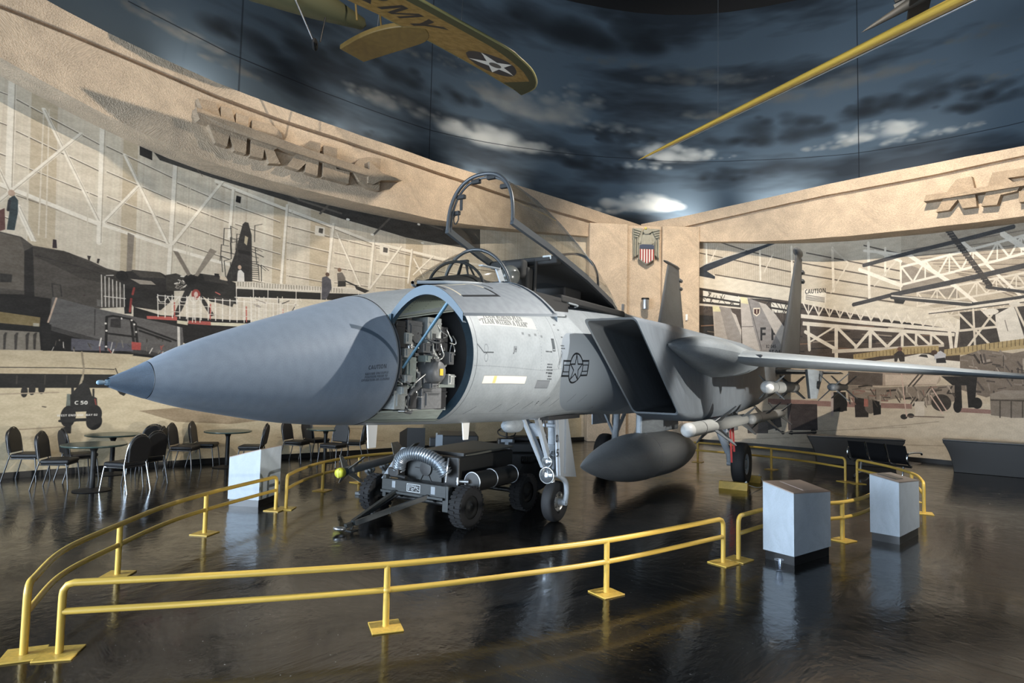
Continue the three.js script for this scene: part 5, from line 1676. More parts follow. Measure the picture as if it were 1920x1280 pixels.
stand('display_stand', 'pale grey sloped stand with tan top, nearest the camera', [3.07, 6.78], [.8, .6], .80, [-.6, .8], .36, .765, .715, .845, { board, plate: tanPlate, rect: [.35, .93, .12, .88] });
stand('display_stand', 'pale grey sloped stand with a dark plaque beside the chrome-armed bench', [4.82, 7.77], [.733, .68], .85, [-.68, .733], .33, .755, .70, .82, { board: std({ color: col(.20, .17, .15), roughness: .5, map: texGrain }), plate: darkPlate, rect: [.22, .55, .25, .9] });
stand('display_stand', 'pale grey sloped stand behind the left rail by the round tables', [-3.64, 9.18], [.14, .99], .6, [-.99, .14], .49, .83, .83, .70, { board });
stand('display_stand', 'black sloped stand in the background behind the ground cart', [-2.3, 14.0], [.99, .1], .40, [-.55, .84], .42, .80, .80, .66, { board: M.black }, M.black);

// ---------------------------------------------------------------- round tables and stacking chairs on the left
function roundTable(label, x, d, r = .46) {
  const o = thing('round_table', label, 'table', [x, 0, -d], 0, 'round tables along the mural wall');
  part('table_top', lathe([[.001, .715], [r - .03, .715], [r, .725], [r, .745], [r - .01, .75], [.001, .75]], 'y', 40), M.tableTop, o);
  part('column', lathe([[.001, .03], [.045, .03], [.04, .2], [.04, .62], [.07, .70], [.16, .715]], 'y', 18), M.black, o);
  part('base', lathe([[.001, 0], [.27, 0], [.27, .012], [.2, .022], [.06, .045], [.001, .045]], 'y', 30), M.black, o);
  return o;
}
function makeChair(label, mat) {
  const o = thing('stacking_chair', label, 'chair', [0, 0, 0], 0, 'black stacking chairs at the round tables');   // faces +z
  part('seat', [box(.43, .07, .42, 0, .445, .02, .03), box(.40, .03, .39, 0, .40, .02, .01)], M.vinyl, o);
  const sh = new THREE.Shape(); const w = .2; sh.moveTo(-w + .02, 0); sh.lineTo(w - .02, 0); sh.lineTo(w, .22); sh.quadraticCurveTo(w - .005, .40, 0, .42); sh.quadraticCurveTo(-w + .005, .40, -w, .22); sh.closePath();
  part('backrest', prism(sh, .035, .014).rotateX(-.16).translate(0, .49, -.235), M.vinyl, o);
  const bk = []; for (let k = 0; k <= 14; k++) { const a = k / 14, t = a * Math.PI; bk.push(V3(-Math.cos(t) * .213, .46 + (k === 0 || k === 14 ? 0 : .0) + Math.sin(t) ** .55 * .465, -.2 - Math.sin(t) ** .55 * .075)); }
  part('back_frame', tube(bk, .0105, 44, 8), mat, o);
  const grip = []; for (let k = 0; k <= 8; k++) { const t = k / 8 * Math.PI; grip.push(V3(-Math.cos(t) * .05, .905 + Math.sin(t) * .014, -.268)); }
  part('hand_grip', tube(grip, .006, 16, 6), mat, o);
  for (const s of [-1, 1]) {
    part('leg', tube([[s * .2, .40, .17], [s * .215, .38, .2], [s * .235, .02, .245], [s * .235, 0, .246]], .0115, 14, 8), mat, o);
    part('leg', tube([[s * .2, .46, -.19], [s * .213, .40, -.2], [s * .225, .02, -.29], [s * .225, 0, -.292]], .0115, 14, 8), mat, o);
    part('side_rail', rod([s * .2, .39, .19], [s * .205, .40, -.2], .010, .010, 8), mat, o);
  }
  part('stretcher', rod([-.2, .395, .17], [.2, .395, .17], .009, .009, 8), mat, o);
  return o;
}
{
  const T = [[-6.75, 10.19], [-7.5, 11.85], [-5.86, 13.02], [-4.15, 14.1]];
  roundTable('dark round table nearest the camera at the far left', ...T[0]);
  roundTable('round table behind the two nearest chairs on the left', ...T[1]);
  roundTable('round table under the middle of the jet nose', ...T[2]);
  roundTable('round table furthest right, beside the black stand', ...T[3], .42);
  const face = (x, d, tx, td) => Math.atan2(tx - x, -(td - d));
  const seats = [
    [-8.42, 11.0, -7.0, 11.3, 'dark chair cut by the left edge of the picture'],
    [-7.45, 10.38, -6.75, 10.2, 'chair left of the nearest round table, facing it'],
    [-7.62, 11.12, -6.9, 10.2, 'chair behind the nearest round table against the wall'],
    [-6.24, 10.22, -6.9, 10.4, 'chrome-legged chair right of the nearest round table', 1],
    [-6.32, 10.9, -7.0, 10.6, 'dark chair tucked behind the chrome-legged chair'],
    [-6.78, 11.7, -7.5, 11.85, 'first of two overlapping chairs at the second round table'],
    [-7.08, 12.32, -7.5, 11.9, 'second of two overlapping chairs, the one nearer the wall'],
    [-6.52, 12.58, -5.6, 12.5, 'lone chair with its back to the two overlapping chairs, facing right'],
    [-6.4, 13.16, -5.8, 13.05, 'chair left of the table under the jet nose'],
    [-5.3, 12.9, -5.9, 13.0, 'chair right of the table under the jet nose, behind the grey stand'],
    [-4.76, 14.0, -4.2, 14.1, 'chair left of the furthest right table, side view'],
    [-4.5, 14.56, -4.15, 14.1, 'chair behind the furthest right table on its left'],
    [-3.8, 13.55, -4.05, 14.2, 'chair with its back to the camera at the furthest right table'],
    [-3.52, 14.2, -4.2, 14.15, 'chair right of the furthest right table, partly hidden'],
  ];
  const dk = makeChair(seats[0][4], M.frame); dk.position.set(seats[0][0], 0, -seats[0][1]); dk.rotation.y = face(...seats[0]);
  const ch = makeChair(seats[3][4], M.chrome); ch.position.set(seats[3][0], 0, -seats[3][1]); ch.rotation.y = face(...seats[3]);
  seats.forEach((s, i) => { if (i !== 0 && i !== 3) copyOf(dk, s[4], [s[0], 0, -s[1]], face(...s)); });
}
// ---------------------------------------------------------------- the fighter jet; its own axes: x = metres aft, y = up, z = to its left (port)
const JET_TURN = Math.PI / 2 - .563, JET_POS = [.25 - 5.5 * Math.sin(.563), 0, -(8.07 - 5.5 * Math.cos(.563))];
const jet = thing('fighter_jet', 'grey twin-tailed fighter jet with raised canopy and open nose bay', 'fighter jet', JET_POS, JET_TURN);
function jetHung(name, label, category, at, group) { const g = thing(name, label, category, [0, 0, 0], JET_TURN, group); const q = V3(...at).applyAxisAngle(V3(0, 1, 0), JET_TURN).add(V3(...JET_POS)); g.position.copy(q); return g; }
const bodyRows = [[.42, .001, 1.863, 1.861], [.44, .024, 1.89, 1.837], [.48, .041, 1.909, 1.819], [.54, .063, 1.935, 1.799], [.62, .095, 1.976, 1.773], [.72, .137, 2.033, 1.742], [.85, .187, 2.099, 1.707], [1, .232, 2.163, 1.675], [1.2, .29, 2.24, 1.637], [1.45, .358, 2.33, 1.592], [1.7, .422, 2.415, 1.556], [2, .505, 2.52, 1.529], [2.35, .588, 2.63, 1.508], [2.65, .622, 2.702, 1.495], [3, .65, 2.778, 1.482], [3.3, .668, 2.84, 1.469], [3.6, .682, 2.885, 1.458], [4, .694, 2.91, 1.45], [4.4, .7, 2.925, 1.44], [4.8, .707, 2.94, 1.431], [5.2, .71, 2.96, 1.43], [5.7, .715, 2.99, 1.44], [6.2, .72, 3.03, 1.45], [7, .75, 3.08, 1.45], [8, .8, 3.1, 1.4], [9.5, 1, 3.05, 1.38], [11.5, 1.15, 2.98, 1.45], [14, .9, 2.86, 1.6], [16, .5, 2.72, 1.8], [17.4, .2, 2.6, 2.1]];
const body = table(bodyRows);
const bodyPt = (s, deg, grow = 0) => { const [w, t, b] = body(s), a = deg * Math.PI / 180; return V3(s, (t + b) / 2 + ((t - b) / 2 + grow) * Math.sin(a), (w + grow) * Math.cos(a)); };
const deg0 = -180;
function bodyRing(s, d0, d1, n, grow) { const r = []; for (let k = 0; k < n; k++) r.push(bodyPt(s, d0 + (d1 - d0) * k / n, grow)); return r; }
const FU0 = 2.35, FU1 = 8.35;
const stationsFrom = (a, b, step) => { const n = Math.max(2, Math.ceil((b - a) / step)), r = []; for (let i = 0; i <= n; i++) r.push(a + (b - a) * i / n); return r; };
function bodySkin(s0, s1, step, d0, d1, n, grow = 0) {           // open or closed part of the skin between two stations
  const S = stationsFrom(s0, s1, step);
  return grid(S.length - 1, n, (i, j) => { const d = d0 + (d1 - d0) * j / n, q = bodyPt(S[i], d, grow); return [q.x, q.y, q.z, (S[i] - FU0) / (FU1 - FU0), (((d + 180) % 360 + 360) % 360 || (d > 0 ? 360 : 0)) / 360]; });
}
// paint and stencils of the forward fuselage, in (metres aft, degrees round from the port side)
const texBody = canvas(2048, 1024, (c, W, H) => {
  const X = (s) => (s - FU0) / (FU1 - FU0) * W, Y = (d) => H * (1 - (d + 180) / 360), K = W / (FU1 - FU0);
  c.fillStyle = '#9aa1a6'; c.fillRect(0, 0, W, H);
  const img = c.getImageData(0, 0, W, H); for (let y = 0; y < H; y++) for (let x = 0; x < W; x++) { const n = noise2(x / 90, y / 60) * 5 + noise2(x / 17, y / 11) * 4 + noise2(x / 3, y / 3) * 3, o = (y * W + x) * 4; for (let k = 0; k < 3; k++) img.data[o + k] += n; } c.putImageData(img, 0, 0);
  c.fillStyle = '#848e98'; c.beginPath(); c.moveTo(X(5.25), Y(24)); c.quadraticCurveTo(X(5.0), Y(20), X(5.0), Y(0)); c.quadraticCurveTo(X(5.05), Y(-45), X(5.9), Y(-62)); c.lineTo(X(7.6), Y(-70)); c.lineTo(X(8.3), Y(20)); c.quadraticCurveTo(X(6.5), Y(26), X(5.25), Y(24)); c.fill();
  c.strokeStyle = 'rgba(40,45,50,.75)'; c.lineWidth = 2;
  const line = (...p) => { c.beginPath(); p.forEach(([s, d], i) => i ? c.lineTo(X(s), Y(d)) : c.moveTo(X(s), Y(d))); c.stroke(); };
  line([3.36, -180], [3.36, 180]); line([4.9, 41], [4.9, 18]); line([4.9, 18], [4.96, -5]); line([6.1, 90], [6.1, 10]);
  c.setLineDash([2, 5]); c.lineWidth = 1.6; line([3.33, -8.3], [4.54, -11]); line([4.54, -11], [5.05, -9]); line([3.36, -56], [6, -60]); line([4.54, -11], [4.54, 30]); line([3.4, 38], [5, 42]); c.setLineDash([]);
  for (const [s, d] of [[3.59, -51], [4.01, -49], [4.34, -48], [4.62, -46], [4.95, -42], [5.2, -44], [5.6, -40], [5.95, -42]]) { c.lineWidth = 2.2; line([s - .05, d - 5], [s + .05, d + 5]); }
  // unit panel
  c.save(); c.translate(X(3.48), Y(33)); c.scale(1, .7); c.fillStyle = '#b2b6b5'; c.fillRect(0, -12, K * 1.05, 46); c.fillStyle = '#15171a'; c.font = 'bold 25px serif'; c.textBaseline = 'middle'; c.textAlign = 'center'; c.fillText('TEAM ROBINS PLUS', K * .45, -2, K * .86); c.fillText('“TEAM WITHIN A TEAM”', K * .45, 20, K * .9); c.restore();
  // white label plate
  c.fillStyle = '#e9e6da'; c.fillRect(X(3.51), Y(-16.5), K * .78, Y(-23.5) - Y(-16.5)); c.strokeStyle = '#8a8d90'; c.lineWidth = 1.5; c.strokeRect(X(3.51), Y(-16.5), K * .78, Y(-23.5) - Y(-16.5)); c.fillStyle = '#e3cf8a'; c.fillRect(X(3.68), Y(-17), K * .05, 17);
  c.strokeStyle = '#5a6066'; c.strokeRect(X(4.53), Y(-20), K * .28, Y(-27) - Y(-20)); c.fillStyle = 'rgba(90,95,100,.5)'; c.fillRect(X(4.53), Y(-20), K * .28, Y(-27) - Y(-20));
  // small stencils
  c.fillStyle = '#22262a'; c.font = 'bold 11px sans-serif'; c.textAlign = 'center';
  const blurb = (s, d, rows, w = 44) => { for (let r = 0; r < rows; r++) { let x = X(s) - w / 2; while (x < X(s) + w / 2 - 3) { const l = 3 + rnd() * 7; c.fillRect(x, Y(d) + r * 7, l, 3); x += l + 2.5; } } };
  blurb(4.74, -5, 4); blurb(4.78, -13, 3, 30); blurb(4.7, 6, 1); blurb(5.05, 12, 2, 30); blurb(5.05, 27, 1, 16); blurb(5.0, 32, 1, 16); blurb(5.08, 20, 1, 16);
  c.font = 'italic bold 20px sans-serif'; c.fillText('JH', X(4.0), Y(3)); c.fillText('F', X(4.78), Y(-46)); c.save(); c.translate(X(6.55), Y(-62)); c.rotate(.3); c.fillText('T', 0, 0); c.restore();
  c.fillStyle = '#6d7478'; for (let k = 0; k < 4; k++) c.fillRect(X(4.18 + k * .13), Y(20.5 - (k % 2)), 15, 6);
  c.strokeStyle = '#3c4247'; c.lineWidth = 2.5; line([3.36, 9], [3.46, 2], [3.62, 2]); c.lineWidth = 1; c.beginPath(); c.arc(X(3.5), Y(5), 10, 0, 6.3); c.stroke(); c.beginPath(); c.arc(X(3.5), Y(-2), 9, 0, 6.3); c.stroke();
  c.fillStyle = '#4d5459'; c.fillRect(X(4.8), Y(17), 18, 26); c.strokeStyle = '#1d2023'; c.lineWidth = 2; c.strokeRect(X(4.8), Y(17), 20, 30);
  c.save(); c.translate(X(4.98), Y(-1)); c.rotate(-.95); c.strokeStyle = '#3c4247'; c.lineWidth = 1.4; c.strokeRect(-24, -6, 48, 12); c.fillStyle = '#2b3034'; c.fillRect(-18, -2, 36, 3); c.restore();
  // national star and bars in outline
  c.save(); c.translate(X(5.4), Y(-8.8)); c.scale(1, .64); const R = K * .178; c.strokeStyle = '#14181d'; c.lineWidth = R * .11;
  c.fillStyle = '#7f8a96';
  for (const s of [-1, 1]) { c.fillRect(s > 0 ? R * .9 : -R * 1.9, -R * .5, R, R); c.strokeRect(s > 0 ? R * .9 : -R * 1.9, -R * .5, R, R); c.lineWidth = R * .06; c.strokeRect(s > 0 ? R * 1.0 : -R * 1.8, -R * .22, R * .8, R * .44); c.lineWidth = R * .11; }
  c.beginPath(); c.arc(0, 0, R, 0, 6.4); c.fill(); c.stroke(); c.beginPath(); for (let k = 0; k < 10; k++) { const q = k % 2 ? R * .36 : R * .93, a = -Math.PI / 2 + k * Math.PI / 5; k ? c.lineTo(Math.cos(a) * q, Math.sin(a) * q) : c.moveTo(Math.cos(a) * q, Math.sin(a) * q); } c.closePath(); c.lineWidth = R * .09; c.stroke(); c.restore();
});
const texRadome = canvas(1024, 512, (c, W, H) => {
  c.fillStyle = '#949fac'; c.fillRect(0, 0, W, H);
  const img = c.getImageData(0, 0, W, H); for (let y = 0; y < H; y++) for (let x = 0; x < W; x++) { const n = noise2(x / 50 + 9, y / 30) * 4 + noise2(x / 4, y / 4) * 5, o = (y * W + x) * 4; for (let k = 0; k < 3; k++) img.data[o + k] += n; } c.putImageData(img, 0, 0);
  const X = (s) => (s - .66) / (2.35 - .66) * W, Y = (d) => H * (1 - (d + 180) / 360);
  c.strokeStyle = '#566472'; c.lineWidth = 7; c.beginPath(); c.moveTo(X(2.0), Y(38)); c.quadraticCurveTo(X(2.24), Y(26), X(2.36), Y(-3)); c.stroke();
  c.fillStyle = '#3d444c'; c.textAlign = 'center'; c.save(); c.translate(X(2.17), Y(-6)); c.scale(1, .25); c.font = 'bold 26px sans-serif'; c.fillText('CAUTION', 0, 0, 100); c.font = 'bold 13px sans-serif'; c.fillText('RADOME UNCOUPLE', 0, 24); c.fillText('POSITION PRIOR TO', 0, 40); c.fillText('OPERATION OR CLOSING', 0, 56); c.restore();
});
const J = {
  skin: phy({ map: texBody, roughness: .46, clearcoat: .12, clearcoatRoughness: .4, bumpMap: texFine, bumpScale: .0004 }),
  plain: phy({ color: col(.30, .335, .365), roughness: .48, map: texGrain, clearcoat: .1, clearcoatRoughness: .4 }),
  blue: phy({ color: col(.225, .26, .30), roughness: .48, map: texGrain, clearcoat: .1, clearcoatRoughness: .4 }),
  canopyGrey: std({ color: col(.05, .056, .062), roughness: .4 }),
  darkGrey: phy({ color: col(.14, .155, .17), roughness: .5, map: texGrain }),
  radome: phy({ map: texRadome, roughness: .40, clearcoat: .2, clearcoatRoughness: .35 }),
  cap: phy({ color: col(.19, .25, .33), roughness: .45, map: texGrain }),
  tip: std({ color: col(.30, .44, .56), roughness: .4 }),
  tealRod: std({ color: col(.09, .19, .26), roughness: .45 }),
  teal: std({ color: col(.045, .088, .125), roughness: .5, map: texGrain }),
  primer: std({ color: col(.36, .41, .38), roughness: .6, map: texGrain }),
  boxGrey: std({ color: col(.17, .175, .18), roughness: .45, map: texGrain }), boxDark: std({ color: col(.045, .045, .047), roughness: .4 }), boxLight: std({ color: col(.5, .52, .5), roughness: .5, map: texGrain }),
  alloy: std({ color: col(.62, .62, .60), roughness: .32, metalness: .85 }),
  gearWhite: std({ color: col(.44, .475, .51), roughness: .4, map: texGrain }),
  glass: phy({ color: col(.80, .81, .80), roughness: .04, transmission: 1, thickness: 0, ior: 1.45 }),
  coaming: std({ color: col(.018, .018, .018), roughness: .75 }),
  red: std({ color: col(.55, .05, .04), roughness: .7 }),
  tyre: std({ color: col(.022, .022, .023), roughness: .72, bumpMap: texFine, bumpScale: .0008 }),
};
// nose
{
  const S = stationsFrom(.66, 2.35, .07), g = grid(S.length - 1, 72, (i, j) => { const q = bodyPt(S[i], -180 + j * 5); return [q.x, q.y, q.z, (S[i] - .66) / (2.35 - .66), j / 72]; });
  const rad = part('radome', g, J.radome, jet, 'blue-grey pointed radome');
  part('radome_rim', [grid(1, 72, (i, j) => { const q = bodyPt(2.35 + i * .018, -180 + j * 5, -.004); return [q.x, q.y, q.z, 0, 0]; }), grid(1, 72, (i, j) => { const q = bodyPt(2.368, -180 + j * 5, -.004 - i * .06); return [q.x, q.y, q.z, 0, 0]; })], J.plain, rad);
  const C = [.44, .46, .5, .56, .62, .655];
  part('nose_cap', grid(C.length - 1, 48, (i, j) => { const q = bodyPt(C[i], -180 + j * 7.5, .0015); return [q.x, q.y, q.z, C[i], j / 48]; }), J.cap, jet, 'darker blue tip cap of the radome');
  part('cap_ring', new THREE.TorusGeometry(1, .018, 8, 56).scale(.111, .1115, .12).rotateY(Math.PI / 2).translate(.657, 1.878, 0), J.blue, jet);
  part('probe_tip', [lathe([[.001, -.035], [.009, -.033], [.0145, -.022], [.0145, 0], [.011, .006], [.011, .012], [.0165, .014], [.0175, .03], [.02, .036]], 'x', 20).scale(1, 1, 1).translate(.41, 1.862, 0)], J.tip, jet, 'light blue rounded probe tip');
}
// forward fuselage skin with the open avionics bay on the port side
const BAY = { s0: 2.368, s1: 3.3, top: 40, bot: -70 };
const skin = part('fuselage_skin', [bodySkin(BAY.s0, BAY.s1, .1, BAY.top, 360 + BAY.bot, 50), bodySkin(BAY.s1, 8.3, .12, -180, 180, 72)], J.skin, jet);
{
  // bay: bulkheads, keel wall, shelves
  const sector = (s, grow0, grow1, d0, d1) => grid(1, 30, (i, j) => { const q = bodyPt(s, d0 + (d1 - d0) * j / 30, i ? grow1 : grow0); return [q.x, q.y, q.z, q.y, q.z]; });
  part('bay_rear_frame', [sector(3.305, 0, -.085, BAY.bot - 4, BAY.top + 4), grid(1, 30, (i, j) => { const q = bodyPt(3.305 + i * .05, BAY.bot - 4 + (BAY.top - BAY.bot + 8) * j / 30, -.085); return [q.x, q.y, q.z, 0, 0]; })], J.teal, jet, 'blue-green frame at the rear edge of the open bay');
  const bulk = (s) => { const [w, t, b] = body(s); const sh = new THREE.Shape(); for (let k = 0; k <= 48; k++) { const q = bodyPt(s, k * 7.5, -.01); k ? sh.lineTo(q.z, q.y) : sh.moveTo(q.z, q.y); } return new THREE.ShapeGeometry(sh).rotateY(-Math.PI / 2).scale(-1, 1, 1).translate(0, 0, 0); };
  const disc = (s) => grid(1, 48, (i, j) => { const q = bodyPt(s, j * 7.5, -.012), [w, t, b] = body(s); return i ? [q.x, q.y, q.z, q.y, q.z] : [s, (t + b) / 2, 0, 0, 0]; });
  part('bay_bulkhead', disc(2.40), J.boxGrey, jet); part('bay_bulkhead', disc(3.37), J.boxDark, jet);
  part('keel_wall', box(.95, 1.05, .02, 2.86, 2.1, -.02), J.boxDark, jet);
  part('bay_shelf', box(.93, .03, .46, 2.85, 1.86, .22), J.primer, jet);
  part('bay_shelf', box(.93, .03, .36, 2.85, 2.14, .18), J.boxGrey, jet);
  part('bay_sill', [box(.93, .018, .30, 2.84, 1.635, .2), grid(8, 1, (i, j) => { const s = 2.37 + i * .116, q = bodyPt(s, BAY.bot, -.004); return j ? [s, 1.645, .34] : [q.x, q.y, q.z]; }), grid(8, 1, (i, j) => { const s = 2.37 + i * .116, q = bodyPt(s, BAY.bot + j * 5, -.002); return [q.x, q.y, q.z]; })], J.primer, jet, 'pale primer sill plate at the foot of the bay');
  part('bay_top_rail', [bar([2.38, 2.44, .44], [3.34, 2.62, .41], .03, .035), bar([2.38, 2.41, .42], [3.34, 2.59, .39], .05, .012)], J.primer, jet);
  // equipment boxes
  const boxes = [[2.52, 2.30, .24, .16, .24, .26, 'boxDark'], [2.76, 2.34, .22, .2, .2, .24, 'boxGrey'], [3.02, 2.36, .25, .2, .26, .2, 'boxLight'], [3.2, 2.30, .2, .12, .24, .24, 'boxDark'], [2.47, 2.02, .34, .1, .2, .16, 'boxGrey'], [2.64, 2.0, .36, .12, .22, .12, 'primer'], [2.93, 1.99, .32, .22, .22, .18, 'boxGrey'], [3.14, 2.0, .22, .12, .2, .2, 'boxDark'], [2.5, 1.74, .32, .14, .16, .2, 'boxLight'], [2.68, 1.73, .3, .12, .14, .2, 'boxDark'], [2.92, 1.745, .32, .28, .19, .2, 'boxGrey'], [3.16, 1.74, .24, .12, .2, .22, 'boxDark'], [2.62, 2.27, .37, .08, .1, .06, 'boxLight'], [2.86, 2.2, .36, .1, .09, .08, 'boxGrey'], [2.56, 1.92, .42, .09, .07, .07, 'boxLight'], [3.06, 2.24, .34, .09, .12, .08, 'boxDark']];
  boxes.push([3.0, 2.2, .3, .1, .3, .1, 'boxGrey'], [3.2, 2.12, .36, .07, .12, .12, 'boxGrey'], [3.18, 1.92, .38, .1, .1, .12, 'boxLight'], [2.56, 2.14, .4, .1, .08, .1, 'boxLight'], [2.8, 2.1, .42, .07, .06, .1, 'primer'], [2.5, 1.82, .42, .08, .07, .1, 'boxLight'], [2.88, 1.86, .42, .1, .05, .1, 'boxGrey']);
  for (const [x, y, z0, w, h, d, m] of boxes) { const z = z0 + .07; part('avionics_box', [box(w, h, d, x, y, z, .008), box(w * .8, .012, .02, x, y + h * .3, z + d / 2 + .008), box(.014, h * .6, .02, x - w * .3, y, z + d / 2 + .006)], J[m], jet); }
  part('servo_drum', lathe([[.001, 0], [.105, 0], [.115, .01], [.115, .1], [.09, .12], [.09, .15], [.04, .16], [.001, .16]], 'z', 28).translate(2.92, 1.99, .42), J.boxGrey, jet);
  part('caution_tag', box(.045, .06, .004, 2.93, 1.985, .585), std({ color: col(.8, .52, .05), roughness: .5 }), jet, 'small yellow tag');
  for (const [x, y, z, r, l] of [[2.74, 2.22, .36, .05, .16], [2.66, 1.95, .43, .022, .12], [3.1, 2.15, .32, .04, .12], [2.78, 1.9, .42, .018, .22]]) part('canister', lathe([[.001, -l / 2], [r * .8, -l / 2], [r, -l / 2 + .01], [r, l / 2 - .01], [r * .8, l / 2], [r * .35, l / 2 + .02], [.001, l / 2 + .02]], 'y', 16).translate(x, y, z), J.alloy, jet);
  for (let k = 0; k < 64; k++) {                                  // looms of cable and pipe
    const x = rr(2.44, 3.26), y = rr(1.7, 2.4), z = rr(.36, .5), dx = rr(-.22, .22), dy = rr(-.32, .2), n = 4, p = [];
    for (let i = 0; i <= n; i++) { const t = i / n; p.push([Math.min(3.27, Math.max(2.42, x + dx * t + rr(-.02, .02))), Math.min(2.46, Math.max(1.64, y + dy * t - Math.sin(t * Math.PI) * .04)), z + Math.sin(t * Math.PI) * rr(.0, .07) - Math.abs(y + dy * t - 2.05) * .14]); }
    part('cable', tube(p, rr(.004, .011), 20, 6), [J.alloy, J.boxLight, J.boxDark, J.alloy, J.boxGrey][k % 5], jet);
  }
  for (const [p, r, m] of [[[[2.78, 1.98, .44], [2.76, 1.86, .47], [2.66, 1.8, .47], [2.64, 1.66, .42], [2.72, 1.63, .42]], .024, 'boxGrey'], [[[2.62, 2.4, .3], [2.66, 2.2, .38], [2.7, 2.02, .42], [2.68, 1.9, .45]], .02, 'boxDark'], [[[2.95, 2.42, .3], [2.96, 2.2, .38], [3.0, 2.06, .42], [3.12, 2.03, .4]], .022, 'boxDark'], [[[3.2, 2.34, .3], [3.22, 2.1, .36], [3.18, 1.9, .4], [3.05, 1.68, .4]], .014, 'boxDark'], [[[2.45, 1.7, .36], [2.6, 1.66, .42], [2.8, 1.65, .43], [3.0, 1.68, .42]], .009, 'boxLight'], [[[2.68, 1.86, .47], [2.62, 1.72, .45], [2.65, 1.65, .42]], .008, 'boxLight']]) part('hose', tube(p, r, 30, 8), J[m], jet);
  // raised bay door
  const dz = (s, t) => { const k = (s - 2.4) / 1.0; return lerp(lerp(.45, 1.21, t), lerp(.40, 1.5, t), k); };
  const dh = (s, t) => { const k = (s - 2.4) / 1.0; return lerp(lerp(2.45, 2.43, t), lerp(2.62, 2.51, t), k) + 4 * lerp(.23, .265, k) * t * (1 - t); };
  const shell = (o, flip) => grid(14, 24, (i, j) => { const s = 2.4 + i / 14, t = j / 24; return [s, dh(s, t) + o, dz(s, t), i / 14, t]; }, flip);
  const texDoor = canvas(512, 512, (c, W, H) => { c.fillStyle = '#8d949b'; c.fillRect(0, 0, W, H); const im = c.getImageData(0, 0, W, H); for (let k = 0; k < W * H; k++) { const n = noise2((k % W) / 40, k / W / 40) * 6 + noise2((k % W) / 4, k / W / 4) * 4; for (let q = 0; q < 3; q++) im.data[k * 4 + q] += n; } c.putImageData(im, 0, 0); c.lineWidth = 10; c.strokeStyle = '#e0d8c2'; c.beginPath(); c.moveTo(60, 95); c.lineTo(40, 235); c.lineTo(225, 235); c.lineTo(245, 160); c.stroke(); c.strokeStyle = '#22262b'; c.lineWidth = 13; c.beginPath(); c.moveTo(62, 92); c.lineTo(262, 92); c.lineTo(246, 158); c.stroke(); c.fillStyle = '#e8e0c8'; c.fillRect(90, 212, 100, 8); c.strokeStyle = '#16191c'; c.lineWidth = 9; for (const x of [22, 290, 470]) { c.beginPath(); c.moveTo(x, 150); c.lineTo(x - 10, 205); c.stroke(); } });
  part('bay_door', [shell(.012, true), grid(14, 1, (i, j) => { const s = 2.4 + i / 14; return [s, dh(s, 1) + (j ? .012 : -.012), dz(s, 1), 0, 0]; })], std({ map: texDoor, roughness: .5 }), jet, 'open bay door raised like a hood');
  const dotTex = canvas(512, 512, (c, W, H) => { c.fillStyle = '#8f9a90'; c.fillRect(0, 0, W, H); c.fillStyle = '#3a403c'; for (const y of [60, 256, 440]) for (let x = 10; x < W; x += 14) c.fillRect(x, y, 4, 4); for (const x of [90, 200, 310, 420]) for (let y = 10; y < H; y += 14) c.fillRect(x, y, 4, 4); c.fillRect(150, 330, 26, 12); c.fillRect(300, 360, 22, 10); });
  part('door_inner_skin', shell(-.012, false), std({ map: dotTex, roughness: .6 }), jet, 'grey-green inner face of the bay door with rivet rows');
  const rim = (s, w) => [grid(24, 1, (i, j) => [s, dh(s, i / 24) + (j ? .014 : -.062), dz(s, i / 24), 0, 0]), grid(24, 1, (i, j) => [s + (j ? w : 0), dh(s, i / 24) - .062, dz(s, i / 24), 0, 0]), grid(24, 1, (i, j) => [s + (j ? w : 0), dh(s, i / 24) + .014, dz(s, i / 24), 0, 0])];
  part('door_rim', rim(2.395, .05), J.teal, jet, 'bright blue curved front rim of the bay door');
  part('door_rim', rim(3.4, -.05), J.plain, jet);
  part('prop_rod', [rod([2.44, 2.545, 1.03], [2.42, 2.01, .585], .0115, .0115, 10), rod([2.44, 2.545, 1.03], [2.432, 2.33, .852], .0145, .0145, 10)], J.tealRod, jet, 'blue rod propping up the bay door');
  part('hinge_tab', [box(.05, .08, .02, 2.40, 2.42, .465)], J.teal, jet);
}
